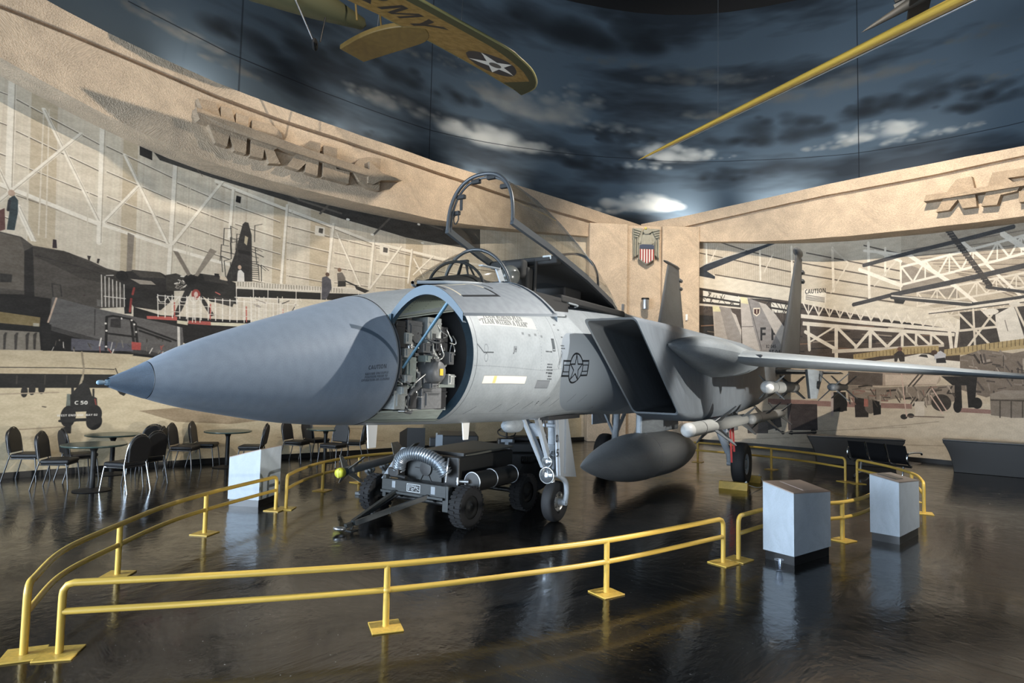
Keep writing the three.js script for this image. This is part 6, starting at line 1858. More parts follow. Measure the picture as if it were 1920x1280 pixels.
// markings of small size stay in the paint; cockpit next
{
  const arch = (s, w, h0, h, lean, n = 24, p = 1, q = 1) => { const r = []; for (let k = 0; k <= n; k++) { const a = Math.PI * k / n; const ca = Math.cos(a); r.push(V3(s + lean * Math.sin(a), h0 + h * Math.sin(a) ** p, w * Math.sign(ca) * Math.abs(ca) ** q)); } return r; };
  const wsRows = [[3.22, .05, 2.86, .02], [3.35, .17, 2.885, .08], [3.55, .28, 2.90, .175], [3.8, .37, 2.915, .29], [4.05, .43, 2.925, .395], [4.24, .455, 2.93, .455]];
  part('windscreen', grid(wsRows.length - 1, 24, (i, j) => { const [s, w, h0, h] = wsRows[i], q = arch(s, w, h0, h, -.08 * i / 5)[j]; return [q.x, q.y, q.z]; }), J.glass, jet, 'curved windscreen glass');
  part('windscreen_bow', new THREE.TubeGeometry(new THREE.CatmullRomCurve3(arch(4.25, .462, 2.91, .475, -.08)), 48, .02, 8), J.canopyGrey, jet);
  part('windscreen_bow_inner', new THREE.TubeGeometry(new THREE.CatmullRomCurve3(arch(3.86, .375, 2.90, .285, -.05)), 40, .016, 8), J.coaming, jet);
  part('windscreen_sill', [tube([[3.2, 2.875, .03], [3.5, 2.90, .27], [3.8, 2.92, .38], [4.25, 2.93, .47]], .018, 30, 6), tube([[3.2, 2.875, -.03], [3.5, 2.90, -.27], [3.8, 2.92, -.38], [4.25, 2.93, -.47]], .018, 30, 6)], J.plain, jet);
  const tub = []; for (const [s, w, h] of [[3.45, .2, .06], [3.6, .28, .11], [3.8, .33, .155], [4.0, .35, .17], [4.15, .345, .15]]) { const r = []; for (let k = 0; k < 20; k++) { const a = Math.PI * k / 19; r.push(V3(s, 2.885 + h * Math.sin(a) ** .7, w * Math.cos(a))); } tub.push(r); }
  part('instrument_coaming', loft(tub, { cap1: true }), J.coaming, jet);
  part('head_up_display', [rod([3.98, 3.02, .09], [4.0, 3.23, .02], .011), rod([4.06, 3.02, .13], [4.02, 3.23, .03], .011), rod([3.98, 3.02, -.09], [4.0, 3.23, -.02], .011), rod([4.06, 3.02, -.13], [4.02, 3.23, -.03], .011), box(.16, .05, .26, 4.0, 3.04, 0, .01), box(.04, .03, .1, 4.01, 3.225, 0), box(.012, .15, .012, 4.0, 3.13, .055)], J.coaming, jet);
  part('ejection_seat', [box(.14, .78, .36, 5.16, 2.95, 0, .04), box(.14, .24, .30, 5.08, 3.31, 0, .05), box(.42, .12, .38, 4.92, 2.66, 0, .04), box(.05, .6, .05, 5.25, 3.05, .17), box(.05, .6, .05, 5.25, 3.05, -.17), rod([5.2, 2.9, .2], [5.24, 3.45, .2], .022), rod([5.2, 2.9, -.2], [5.24, 3.45, -.2], .022)], J.coaming, jet, 'black ejection seat');
  part('flight_helmet', [ball(.125, 4.86, 3.19, .06, 1.1, 1.05, .95, 24), box(.12, .05, .16, 4.8, 3.12, .06, .02)], std({ color: col(.12, .125, .12), roughness: .25 }), jet);
  part('cockpit_tub', [box(1.4, .5, .03, 4.95, 2.72, .44), box(1.4, .5, .03, 4.95, 2.72, -.44), box(1.5, .02, .9, 4.95, 2.9, 0)], J.coaming, jet);
  part('grab_bracket', [bar([3.33, 2.965, .90], [3.38, 2.82, .93], .014, .085, V3(1, 0, 0)), bar([3.08, 2.955, .88], [3.34, 2.962, .905], .05, .008)], J.plain, jet, 'grey angled bracket beside the windscreen');
  // raised canopy: built open, hinged behind
  const railH_ = (s) => 3.68 - (s - 4.27) * .2145;
  const cRows = [[4.27, .455, .62], [4.6, .49, .68], [5.0, .515, .715], [5.5, .53, .69], [6.0, .53, .63], [6.5, .51, .55], [7.0, .47, .40], [7.35, .42, .24], [7.55, .36, .1]];
  const can = (s, w, h) => arch(s + .0, w, railH_(s), h, .05 * (1 - (s - 4.27) / 3.3), 24, .78, .86);
  part('canopy_glass', grid(cRows.length - 1, 24, (i, j) => { const q = can(...cRows[i])[j]; return [q.x, q.y, q.z]; }), J.glass, jet, 'clear raised canopy bubble');
  part('canopy_front_bow', [new THREE.TubeGeometry(new THREE.CatmullRomCurve3(can(4.27, .455, .62)), 60, .022, 8), new THREE.TubeGeometry(new THREE.CatmullRomCurve3(can(4.31, .44, .60)), 60, .014, 8)], J.canopyGrey, jet);
  part('canopy_rear_bow', new THREE.TubeGeometry(new THREE.CatmullRomCurve3(can(6.45, .505, .545)), 48, .018, 8), J.coaming, jet);
  for (const z of [-1, 1]) part('canopy_rail', [bar([4.26, railH_(4.26), z * .455], [5.0, railH_(5.0), z * .515], .045, .075), bar([5.0, railH_(5), z * .515], [6.0, railH_(6), z * .53], .045, .075), bar([6, railH_(6), z * .53], [7.0, railH_(7), z * .47], .045, .07), bar([7, railH_(7), z * .47], [7.6, railH_(7.6), z * .34], .045, .06)], J.canopyGrey, jet);
  part('canopy_cross_beam', [box(.12, .1, 1.0, 5.3, railH_(5.3) - .03, 0, .02), box(.03, .04, .2, 5.23, railH_(5.3) - .02, .3)], J.coaming, jet);
  part('canopy_deck', loft([[5.3, .5], [6.0, .515], [6.6, .49], [7.1, .44], [7.5, .36]].map(([s, w]) => [V3(s, railH_(s) - .04, w), V3(s, railH_(s) + .01, w), V3(s, railH_(s) + .01, -w), V3(s, railH_(s) - .04, -w)]), { cap0: true, cap1: true, crease: .5 }), J.coaming, jet);
  for (const [a, y, z] of [[4.36, 3.9, -.41], [4.34, 4.08, -.32], [4.36, 4.24, -.12], [4.36, 4.26, .1], [4.34, 4.12, .3]]) part('canopy_fitting', box(.05, .05, .12, a, y, z, .01).rotateX(0), J.coaming, jet);
  part('mirror', [box(.012, .15, .04, 4.36, 4.0, -.33, .004)], J.coaming, jet); part('handle_loop', tube([[4.34, 3.84, -.42], [4.35, 3.92, -.38], [4.35, 3.82, -.36], [4.34, 3.76, -.4]], .008, 20, 6, true), J.coaming, jet);
  part('rear_deck', [box(2.1, .10, .94, 6.5, 2.97, 0, .03), box(.5, .22, .6, 6.1, 3.08, 0, .03)], J.coaming, jet);
  part('canopy_strut', rod([5.9, 2.95, .1], [6.3, railH_(6.3) - .03, .1], .03), J.alloy, jet);
  part('pitot_probe', [tube([[5.55, 2.86, .60], [5.5, 2.87, .66], [5.2, 2.87, .68]], .012, 16, 8)], J.plain, jet);
  part('warning_placard', box(.01, .05, .12, 5.235, railH_(5.3) - .0, .36), J.boxLight, jet);
}
// air intakes, centre and rear body
function roundedRect(z0, z1, h0, h1, r, n = 6) { const q = []; const c = [[z1 - r, h1 - r, 0], [z0 + r, h1 - r, 90], [z0 + r, h0 + r, 180], [z1 - r, h0 + r, 270]]; for (const [z, h, a] of c) for (let k = 0; k <= n; k++) { const t = (a + 90 * k / n) * Math.PI / 180; q.push([z + Math.cos(t) * r, h + Math.sin(t) * r]); } return q; }
for (const sd of [1, -1]) {
  const mir = (v) => sd > 0 ? v : V3(v.x, v.y, -v.z);
  const lipS = (h) => lerp(7.08, 5.4, clamp01((h - 1.5) / (2.69 - 1.5)));
  const rl = (z0, z1, h0, h1, r, s, rt) => roundedRect(z0, z1, h0, h1, r).map(([z, h]) => mir(V3(typeof s === 'function' ? s(h) : s, h, z)));
  const out = [rl(.79, 1.46, 1.49, 2.69, .05, lipS), rl(.77, 1.475, 1.45, 2.705, .07, (h) => lipS(h) + .14), rl(.72, 1.49, 1.38, 2.73, .12, (h) => lerp(lipS(h), 8.0, .55)), rl(.6, 1.5, 1.34, 2.74, .16, 8.3), rl(.4, 1.52, 1.34, 2.76, .22, 9.6), rl(.15, 1.54, 1.38, 2.78, .3, 11.5), rl(.1, 1.5, 1.44, 2.76, .42, 13.5), rl(.12, 1.4, 1.5, 2.7, .55, 15.2), rl(.22, 1.3, 1.58, 2.62, .5, 16.4)];
  part('intake_trunk', toCreasedNormals(loft(out), .6), J.blue, jet, sd > 0 ? 'blue-grey raked air intake and engine trunk on the port side' : undefined);
  const inn = [rl(.81, 1.44, 1.515, 2.67, .05, (h) => lipS(h) + .015), rl(.83, 1.42, 1.55, 2.6, .06, (h) => lipS(h) + .7), rl(.8, 1.38, 1.6, 2.4, .2, 9.2), rl(.7, 1.3, 1.65, 2.3, .28, 10.5)];
  part('intake_duct', toCreasedNormals(loft(inn, { cap1: true }), .6), J.darkGrey, jet);
  part('intake_lip', toCreasedNormals(loft([out[0], inn[0]]), .5), J.plain, jet);
  part('exhaust_nozzle', lathe([[.52, 0], [.55, .05], [.5, .5], [.4, .95], [.37, .95], [.42, .5], [.4, .02]], 'x', 28).translate(16.4, 2.1, sd * .76), J.darkGrey, jet);
  // glove ahead of the wing root
  const gl = [[6.45, 1.50, 2.43, .01, .01], [6.6, 1.53, 2.43, .07, .055], [6.9, 1.57, 2.44, .16, .12], [7.4, 1.60, 2.43, .30, .20], [8.0, 1.58, 2.40, .46, .25], [8.6, 1.5, 2.36, .62, .26], [9.3, 1.4, 2.34, .75, .24]];
  part('wing_glove', loft(gl.map(([s, z, h, w, t]) => { const r = []; for (let k = 0; k < 24; k++) { const a = k / 24 * TAU; r.push(mir(V3(s, h + Math.sin(a) * t * (Math.sin(a) < 0 ? 1.25 : .9), z + Math.cos(a) * w))); } return r; })), J.plain, jet);
  const foil = [[0, 0], [.012, .16], [.04, .32], [.1, .44], [.22, .5], [.4, .48], [.65, .32], [.85, .14], [1, .01], [.85, -.1], [.65, -.2], [.4, -.34], [.22, -.42], [.1, -.42], [.04, -.34], [.012, -.2]];
  const wingSec = (z, le, te, h, t) => foil.map(([u, v]) => mir(V3(lerp(le, te, u), h + v * t, z)));
  part('wing', loft([wingSec(1.3, 7.35, 13.0, 2.40, .30), wingSec(2.1, 8.1, 13.05, 2.34, .27), wingSec(3.4, 9.33, 13.1, 2.28, .21), wingSec(5.0, 10.85, 13.2, 2.2, .14), wingSec(6.0, 11.8, 13.3, 2.15, .10), wingSec(6.12, 12.2, 13.25, 2.145, .06)], { cap1: true }), J.plain, jet, sd > 0 ? 'port wing' : undefined);
  if (sd > 0) part('formation_light', box(.10, .035, .12, 8.34, 2.365, 2.26, .01), J.boxDark, jet);
  const finSec = (h, z, le, te, t) => foil.map(([u, v]) => mir(V3(lerp(le, te, u), h, z + v * t)));
  const fin = part('tail_fin', loft([finSec(2.6, 1.6, 14.65, 17.75, .2), finSec(3.6, 1.655, 15.25, 17.62, .16), finSec(5.1, 1.725, 16.1, 17.42, .09), finSec(5.45, 1.74, 16.3, 17.38, .06)], { cap1: true }), J.darkGrey, jet);
  part('tip_pod', sd > 0 ? lathe([[.001, -.1], [.06, -.02], [.1, .15], [.1, .55], [.07, .8], [.02, 1.0], [.001, 1.0]], 'x', 16).translate(16.2, 5.5, 1.74) : lathe([[.001, -.35], [.025, -.28], [.045, 0], [.045, .9], [.02, 1.15], [.001, 1.15]], 'x', 14).translate(16.25, 5.47, -1.74), J.darkGrey, fin);
  for (const h of [5.1, 4.85]) part('tail_light', lathe([[.001, 0], [.06, .02], [.06, .22], [.03, .3], [.001, .3]], 'x', 12).translate(17.34, h, sd * 1.73), J.darkGrey, fin);
  const stSec = (z, le, te, t) => foil.map(([u, v]) => mir(V3(lerp(le, te, u), 2.28, z) .add(V3(0, v * t, 0))));
  part('stabilator', loft([stSec(1.4, 15.1, 17.5, .16), stSec(2.7, 16.5, 17.9, .06)], { cap1: true }), J.darkGrey, jet);
  part('weapon_pylon', loft([[1.72, 9.95, 10.5], [2.2, 9.6, 11.6]].map(([h, a, b]) => [[a, 0], [a + .25, .07], [b - .3, .07], [b, 0], [b - .3, -.07], [a + .25, -.07]].map(([s, z]) => mir(V3(s, h, 2.78 + z)))), { cap0: true }), J.plain, jet);
}
part('centre_fairing', bodySkin(8.28, 17.4, .3, -180, 180, 40), J.plain, jet);
part('belly_antenna', [box(.13, .22, .016, 2.68, 1.395, 0, .006)].map((g) => { const p = g.attributes.position; for (let i = 0; i < p.count; i++) if (p.getY(i) < 1.4) p.setX(i, p.getX(i) < 2.68 ? p.getX(i) + .02 : p.getX(i) - .012); return g; }), M.white, jet, 'white blade antenna under the nose bay');
part('belly_antenna', [box(.14, .22, .016, 4.11, 1.37, 0, .006)].map((g) => { const p = g.attributes.position; for (let i = 0; i < p.count; i++) if (p.getY(i) < 1.37) p.setX(i, p.getX(i) < 4.11 ? p.getX(i) + .03 : p.getX(i) - .02); return g; }), M.white, jet, 'white blade antenna ahead of the nose wheel');
part('belly_pod', [lathe([[.001, 0], [.045, .02], [.08, .09], [.095, .2], [.09, .33], [.05, .4], [.001, .42]], 'x', 24).translate(4.87, 1.37, 0), box(.16, .1, .03, 5.1, 1.45, 0)], J.plain, jet, 'pale egg-shaped pod under the fuselage');
// ---------------------------------------------------------------- landing gear
function wheel(parent, at, R, w, rimR, rimMat, holes) {          // axle along z
  const [x, y, z] = at, h = w / 2;
  const tyre = part('tyre', lathe([[rimR, -h * .8], [R * .86, -h], [R * .95, -h * .8], [R * .992, -h * .5], [R * .985, -h * .34], [R, -h * .3], [R, -.004], [R * .985, 0], [R, .004], [R, h * .3], [R * .985, h * .34], [R * .992, h * .5], [R * .95, h * .8], [R * .86, h], [rimR, h * .8]], 'z', 44).translate(x, y, z), J.tyre, parent);
  const rim = part('wheel_rim', lathe([[.001, -h * .35], [rimR * .9, -h * .4], [rimR, -h * .8], [rimR, h * .8], [rimR * .93, h * .78], [rimR * .85, h * .45], [rimR * .4, h * .5], [rimR * .32, h * .75], [.001, h * .75]], 'z', 36).translate(x, y, z), rimMat, parent);
  for (let k = 0; k < holes; k++) { const a = k / holes * TAU; part('rim_bolt', new THREE.CylinderGeometry(rimR * .07, rimR * .07, .012, 8).rotateX(Math.PI / 2).translate(x + Math.cos(a) * rimR * .64, y + Math.sin(a) * rimR * .64, z + h * .5), J.boxDark, rim); }
}
{
  const g = part('nose_gear_strut', [rod([6.1, 1.5, 0], [6.13, 1.02, 0], .062), rod([6.13, 1.05, 0], [6.15, .62, 0], .045), rod([6.1, .99, 0], [6.1, 1.06, 0], .075), rod([6.12, .72, 0], [6.12, .66, 0], .072), rod([6.05, 1.32, -.1], [6.05, 1.32, .1], .03), rod([6.05, .95, -.07], [6.05, .95, .07], .02)], J.gearWhite, jet, 'pale grey nose landing gear strut');
  part('oleo_piston', rod([6.15, .7, 0], [6.16, .52, 0], .032), J.alloy, g);
  part('drag_brace', [bar([5.52, 1.45, .10], [5.98, .78, .05], .05, .09), bar([5.52, 1.45, -.10], [5.98, .78, -.05], .05, .09), bar([5.6, 1.36, 0], [5.75, 1.2, 0], .2, .03)], J.gearWhite, jet);
  part('torque_link', [bar([6.02, .98, .04], [5.93, .84, .03], .03, .03), bar([5.93, .84, .03], [6.06, .7, .03], .03, .03)], J.gearWhite, jet);
  part('hydraulic_line', tube([[5.8, 1.45, .05], [5.82, 1.2, .07], [5.86, 1.0, .05], [5.86, .72, .04]], .011, 24, 6), J.boxDark, jet); part('hydraulic_line', tube([[6.2, 1.45, .06], [6.18, 1.1, .08], [6.12, .9, .07], [6.14, .66, .06]], .009, 24, 6), J.boxDark, jet);
  part('gear_bay_pipe', tube([[5.7, 1.48, -.12], [5.8, 1.38, -.02], [5.95, 1.44, .08], [6.2, 1.4, .05]], .018, 24, 6), J.alloy, jet);
  part('wheel_fork', [tube([[6.1, .66, .05], [6.12, .64, .12], [6.2, .56, .17], [6.24, .42, .17], [6.23, .27, .155]], .036, 26, 10), rod([6.23, .275, -.02], [6.23, .275, .175], .045)], J.gearWhite, jet, 'curved arm holding the nose wheel');
  wheel(jet, [6.22, .278, 0], .278, .17, .135, J.alloy, 6);
  for (const [y, r] of [[.855, .07], [.675, .105]]) {
    const l = part('taxi_light', lathe([[.001, -.07], [r * .6, -.06], [r, -.01], [r * 1.06, 0], [r * 1.06, .012], [r * .98, .012]], 'x', 26).rotateY(Math.PI).translate(5.86, y, .07), J.alloy, jet, 'round chrome-rimmed landing light');
    part('lamp_lens', new THREE.SphereGeometry(r * 1.5, 24, 8, 0, TAU, 0, .7).rotateZ(Math.PI / 2).translate(5.86 + r * 1.1, y, .07), phy({ color: col(.5, .54, .58), roughness: .08, metalness: .85 }), l);
    part('light_bracket', rod([5.9, y, .07], [6.1, y + .04, 0], .02), J.gearWhite, l);
  }
  const door = loft([[-.012, 0], [.012, 0]].map(([o]) => [V3(5.82, 1.44, .2 + o), V3(6.17, 1.42, .2 + o), V3(6.45, .6, .2 + o), V3(5.9, .67, .2 + o)]), { cap0: true, cap1: true, crease: .5 });
  const d = part('nose_gear_door', [door, box(.03, .72, .03, 6.08, 1.05, .225), bar([5.86, 1.42, .22], [5.94, .68, .22], .025, .02)], J.gearWhite, jet, 'pale tapering nose gear door');
  part('door_numeral', numeral('0', .1).translate(5.845, 1.17, .216), J.boxDark, d); part('door_numeral', numeral('5', .1).translate(5.865, .98, .216), J.boxDark, d);
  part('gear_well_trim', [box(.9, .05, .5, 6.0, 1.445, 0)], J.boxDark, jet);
}
for (const sd of [1, -1]) {
  const z = sd * 1.42;
  part('main_gear_strut', [rod([10.7, 1.45, sd * .95], [11.12, .62, sd * 1.18], .07), rod([11.12, .66, sd * 1.18], [11.17, .40, sd * 1.2], .05), rod([11.17, .40, sd * 1.15], [11.17, .40, sd * 1.36], .05), bar([11.5, 1.4, sd * 1.05], [11.15, .8, sd * 1.17], .05, .06), bar([10.5, 1.4, sd * 1.2], [11.05, .8, sd * 1.17], .04, .05)], J.gearWhite, jet);
  wheel(jet, [11.17, .405, z], .405, .25, .2, sd > 0 ? J.gearWhite : J.alloy, 9);
  part('main_gear_door', box(.9, .5, .025, 10.75, 1.3, sd * 1.34, .008).rotateX(0), J.gearWhite, jet);
  for (let k = 0; k < 5; k++) part('hydraulic_line', tube([[10.6 + k * .08, 1.45, sd * (1.0 + k * .04)], [10.8 + k * .05, 1.1, sd * (1.1 + .05 * Math.sin(k * 3))], [11.05, .85 - k * .04, sd * (1.16 + .02 * k)], [11.12, .6, sd * 1.2]], .011, 20, 6), k % 2 ? J.alloy : J.boxDark, jet);
  if (sd > 0) for (const [s, y0, y1] of [[10.62, 1.22, .68], [10.42, 1.2, .5]]) part('safety_ribbon', bar([s, y0, 1.38], [s + .03, y1, 1.40], .035, .004, V3(1, 0, 0)), J.red, jet, 'red safety ribbon');
}
// ---------------------------------------------------------------- stores hung under the jet
function finBlade(root, tip, span, t = .012, sweep = 0) { return prism([[0, 0], [root, 0], [sweep + tip, span], [sweep, span]], t).translate(0, 0, -t / 2); }   // in the x-y plane
{
  const t = jetHung('drop_tank', 'large grey pointed fuel tank under the belly of the jet', 'fuel tank', [7.0, .66, 0]);
  const prof = []; for (let k = 0; k <= 20; k++) { const u = k / 20; prof.push([.425 * Math.sin(Math.min(1, u) * Math.PI / 2) ** .82, u * 2.4]); }
  prof.push([.425, 3.6]); for (let k = 1; k <= 12; k++) { const u = k / 12; prof.push([.425 * Math.cos(u * Math.PI / 2) ** .8, 3.6 + u * 2.4]); }
  part('tank_body', lathe(prof, 'x', 44).rotateZ(-.028), std({ color: col(.29, .30, .305), roughness: .42, map: texEven, bumpMap: texFine, bumpScale: .0008 }), t);
  part('tank_seam', new THREE.TorusGeometry(.4255, .004, 6, 48).rotateY(Math.PI / 2).translate(2.5, -.07, 0), J.boxGrey, t);
  part('tank_pylon', box(2.2, .42, .12, 3.5, .52, 0, .04), J.plain, t);
}
function missile(name, label, at, L, R, m, dome, fins, group) {
  const o = jetHung(name, label, 'missile', at, group);
  part('nose_dome', lathe([[.001, 0], [R * .45, R * .1], [R * .8, R * .45], [R * .97, R * .95], [R, R * 1.5]], 'x', 26), dome, o, 'white rounded nose');
  part('missile_body', [lathe([[R, R * 1.5], [R, L * .4], [R * .985, L * .4 + .004], [R, L * .4 + .008], [R, L * .72], [R * .985, L * .72 + .004], [R, L * .72 + .008], [R, L], [R * .7, L], [.001, L]], 'x', 26)], m, o);
  for (const [s, root, tip, span, sweep] of fins) for (let k = 0; k < 4; k++) part('fin', finBlade(root, tip, span, .012, sweep).translate(s, R * .92, 0).rotateX(Math.PI / 4 + k * Math.PI / 2), J.darkGrey, o);
  part('marking_band', lathe([[R * 1.003, L * .2], [R * 1.003, L * .2 + .03]], 'x', 26), J.boxDark, o);
  return o;
}
const domeWhite = std({ color: col(.68, .68, .66), roughness: .3 });
const missileGrey = std({ color: col(.44, .45, .44), roughness: .42, map: texEven });
missile('air_missile', 'long missile with a white nose along the lower edge of the intake', [7.05, 1.285, 1.56], 3.62, .102, missileGrey, domeWhite, [[1.25, .42, .05, .34, .36], [3.15, .4, .12, .26, .26]], 'missiles under the port side of the jet');
missile('air_missile', 'rear missile behind the one on the intake edge, above the main wheel', [11.0, 1.27, 1.6], 3.62, .102, missileGrey, domeWhite, [[1.25, .42, .05, .34, .36], [3.15, .4, .12, .26, .26]], 'missiles under the port side of the jet');
missile('air_missile', 'white-nosed missile under the wing, inboard of the pylon', [8.6, 1.9, 2.32], 2.9, .10, missileGrey, domeWhite, [[.35, .2, .05, .17, .12], [2.35, .5, .25, .2, .2]], 'missiles under the port side of the jet');
missile('air_missile', 'dark missile with crossed fins under the wing, outboard of the pylon', [10.1, 1.92, 3.07], 2.9, .064, J.darkGrey, J.darkGrey, [[.3, .16, .04, .28, .14], [2.35, .5, .3, .26, .2]], 'missiles under the port side of the jet');
// ---------------------------------------------------------------- raised lettering on the two fascias
function onFascia(rows, u, h, out) {                              // point on a fascia: metres along it, height, metres proud of it
  const L = arcs(rows); let i = 1; while (i < rows.length - 1 && L[i] < u) i++;
  const t = (u - L[i - 1]) / (L[i] - L[i - 1]), a = rows[i - 1], b = rows[i], dx = b[0] - a[0], dd = b[1] - a[1], l = Math.hypot(dx, dd);
  return P(a[0] + dx * t + dd / l * out, h, a[1] + dd * t - dx / l * out);
}
function raised(rows, poly, d0, d1) {                             // polygon [u, h] extruded out of the fascia
  const pts = []; for (let i = 0; i < poly.length; i++) { const a = poly[i], b = poly[(i + 1) % poly.length], n = Math.max(1, Math.ceil(Math.abs(b[0] - a[0]) / .5)); for (let k = 0; k < n; k++) pts.push(new THREE.Vector2(lerp(a[0], b[0], k / n), lerp(a[1], b[1], k / n))); }
  const g = new THREE.ExtrudeGeometry(new THREE.Shape(pts), { depth: 1, bevelEnabled: false, steps: 1 }), p = g.attributes.position, uv = g.attributes.uv;
  for (let i = 0; i < p.count; i++) { const q = onFascia(rows, p.getX(i), p.getY(i), lerp(d0, d1, p.getZ(i))); uv.setXY(i, p.getX(i) / 2.4, (p.getY(i) + p.getZ(i) * .1) / 2.4); p.setXYZ(i, q.x, q.y, q.z); }
  g.deleteAttribute('normal'); g.computeVertexNormals(); return toCreasedNormals(g, .4);
}
for (const [side, rows, label] of [['left', ROOM.fasciaL, 'raised tan letters WR-ALC with an arrow bar on the left fascia'], ['right', ROOM.fasciaR, 'raised tan letters AF with a bar on the right fascia']]) {
  const o = thing('fascia_sign', label, 'sign'), cut = std({ map: texStucco, bumpMap: texStuccoBump, bumpScale: .014, roughness: .95, color: col(.74, .72, .69) });
  for (const [k, poly] of Object.entries(SIGNS[side])) part(k === 'bar' ? (side === 'left' ? 'arrow_bar' : 'bar') : 'letter', raised(rows, poly, -.01, k === 'bar' ? .26 : .18), cut, o);
}
// ---------------------------------------------------------------- eagle emblem and fittings on the corner pilaster
{
  const at = [4.36, 20.52], k = 20.3 / 1165, turn = Math.atan2(.3, 3.7);
  const o = thing('eagle_emblem', 'eagle crest with a red, white and blue shield on the corner panel', 'emblem', [at[0], 6.42, -at[1] + .17], turn);
  const stone = std({ color: col(.40, .38, .30), roughness: .85, map: texGrain }), blue = std({ color: col(.045, .06, .10), roughness: .6 }), red = std({ color: col(.32, .035, .03), roughness: .6 }), wht = std({ color: col(.75, .72, .66), roughness: .6 });
  const px = (x, y) => [(x - 1199) * k, (464 - y) * k];
  const slab = (pts, z0, z1) => prism(pts.map(([x, y]) => px(x, y)), z1 - z0, .008).translate(0, 0, z0);
  for (const s of [-1, 1]) {
    const m = (x) => 1199 + s * (x - 1199);
    part('wing_arch', slab([[1206, 430], [1225, 430], [1225, 450], [1217, 452], [1212, 460], [1206, 456]].map(([x, y]) => [m(x), y]), 0, .06), stone, o);
    for (let i = 0; i < 5; i++) { const x0 = 1214 + i * 2.2; part('feather', slab([[x0, 449 - i * .6], [x0 + 1.5, 449 - i * .6], [x0 + 1.5, 482 + i * 1.4], [x0, 480 + i * 1.2]].map(([x, y]) => [m(x), y]), 0, .06 + (i % 2) * .05), stone, o); }
    for (let i = 0; i < 4; i++) part('covert', slab([[1209 + i * 2, 434 + i * 4], [1224, 431 + i * 4.6], [1224, 433 + i * 4.6], [1210 + i * 2, 437 + i * 4]].map(([x, y]) => [m(x), y]), .06, .13), stone, o);
  }
  part('breast', slab([[1191, 444], [1195, 440], [1203, 440], [1207, 444], [1210, 456], [1209, 463], [1189, 463], [1188, 456]], 0, .11), stone, o);
  for (let i = 0; i < 4; i++) part('breast_line', slab([[1193 + i * 3.6, 452], [1194 + i * 3.6, 452], [1194.4 + i * 3.6, 461], [1192.8 + i * 3.6, 461]], .11, .122), stone, o);
  part('head', slab([[1194, 432], [1200, 430], [1206, 432], [1208, 437], [1203, 441], [1195, 442], [1192, 437]], .02, .15), stone, o);
  part('beak', slab([[1206, 433], [1210, 435], [1207, 439], [1204, 437]], .05, .13), stone, o);
  part('finial', ball(.045, ...px(1196, 431), .16), std({ color: col(.6, .52, .12), roughness: .4 }), o, 'small gold ball');
  part('shield_back', slab([[1184, 461], [1214, 461], [1214, 490], [1199, 500], [1184, 490]], .03, .13), stone, o);
  part('shield_chief', slab([[1185, 463], [1190, 461.5], [1208, 461.5], [1213, 463], [1213, 470], [1185, 470]], .13, .16), blue, o, 'dark blue chief');
  for (let i = 0; i < 11; i++) { const x0 = 1185.4 + i * 2.5, x1 = x0 + 2.4, yb = (x) => 498.5 - Math.abs(x - 1199) * .66; part('shield_stripe', slab([[x0, 470.5], [x1, 470.5], [x1, yb(x1)], [x0, yb(x0)]], .13, .15), i % 2 ? wht : red, o); }
  const lampAt = [4.3, 20.1];
  const wl = thing('wall_sconce', 'brushed metal cylinder light on the corner panel under the eagle', 'wall light', [4.33, 4.33, -20.2]);
  part('cylinder', lathe([[.09, 0], [.12, 0], [.12, .34], [.105, .36], [.09, .36]], 'y', 28), M.steel, wl); part('cap_band', lathe([[.122, .3], [.128, .31], [.128, .35], [.122, .36]], 'y', 28), M.black, wl); part('wall_bracket', box(.08, .1, .13, 0, .18, -.14), M.black, wl);
  solid('wall_plate', 'small grey plate on the corner panel left of the wall light', 'wall plate', box(.09, .2, .02, 0, 0, 0, .006), M.steel, [3.59, 4.37, -20.14], turn);
  solid('power_outlet', 'white outlet on the corner panel right of the tail fin', 'power outlet', [box(.075, .2, .012, 0, 0, 0, .004), box(.03, .04, .02, 0, .04, 0), box(.03, .04, .02, 0, -.04, 0)], M.white, [5.72, 4.1, -20.32], turn);
  solid('power_outlet', 'white outlet on the tan wall above the black stand', 'power outlet', [box(.075, .115, .012, 0, 0, 0, .004), box(.03, .03, .02, 0, .025, 0), box(.03, .03, .02, 0, -.025, 0)], M.white, [-2.0, .38, -17.13], -.7);
}
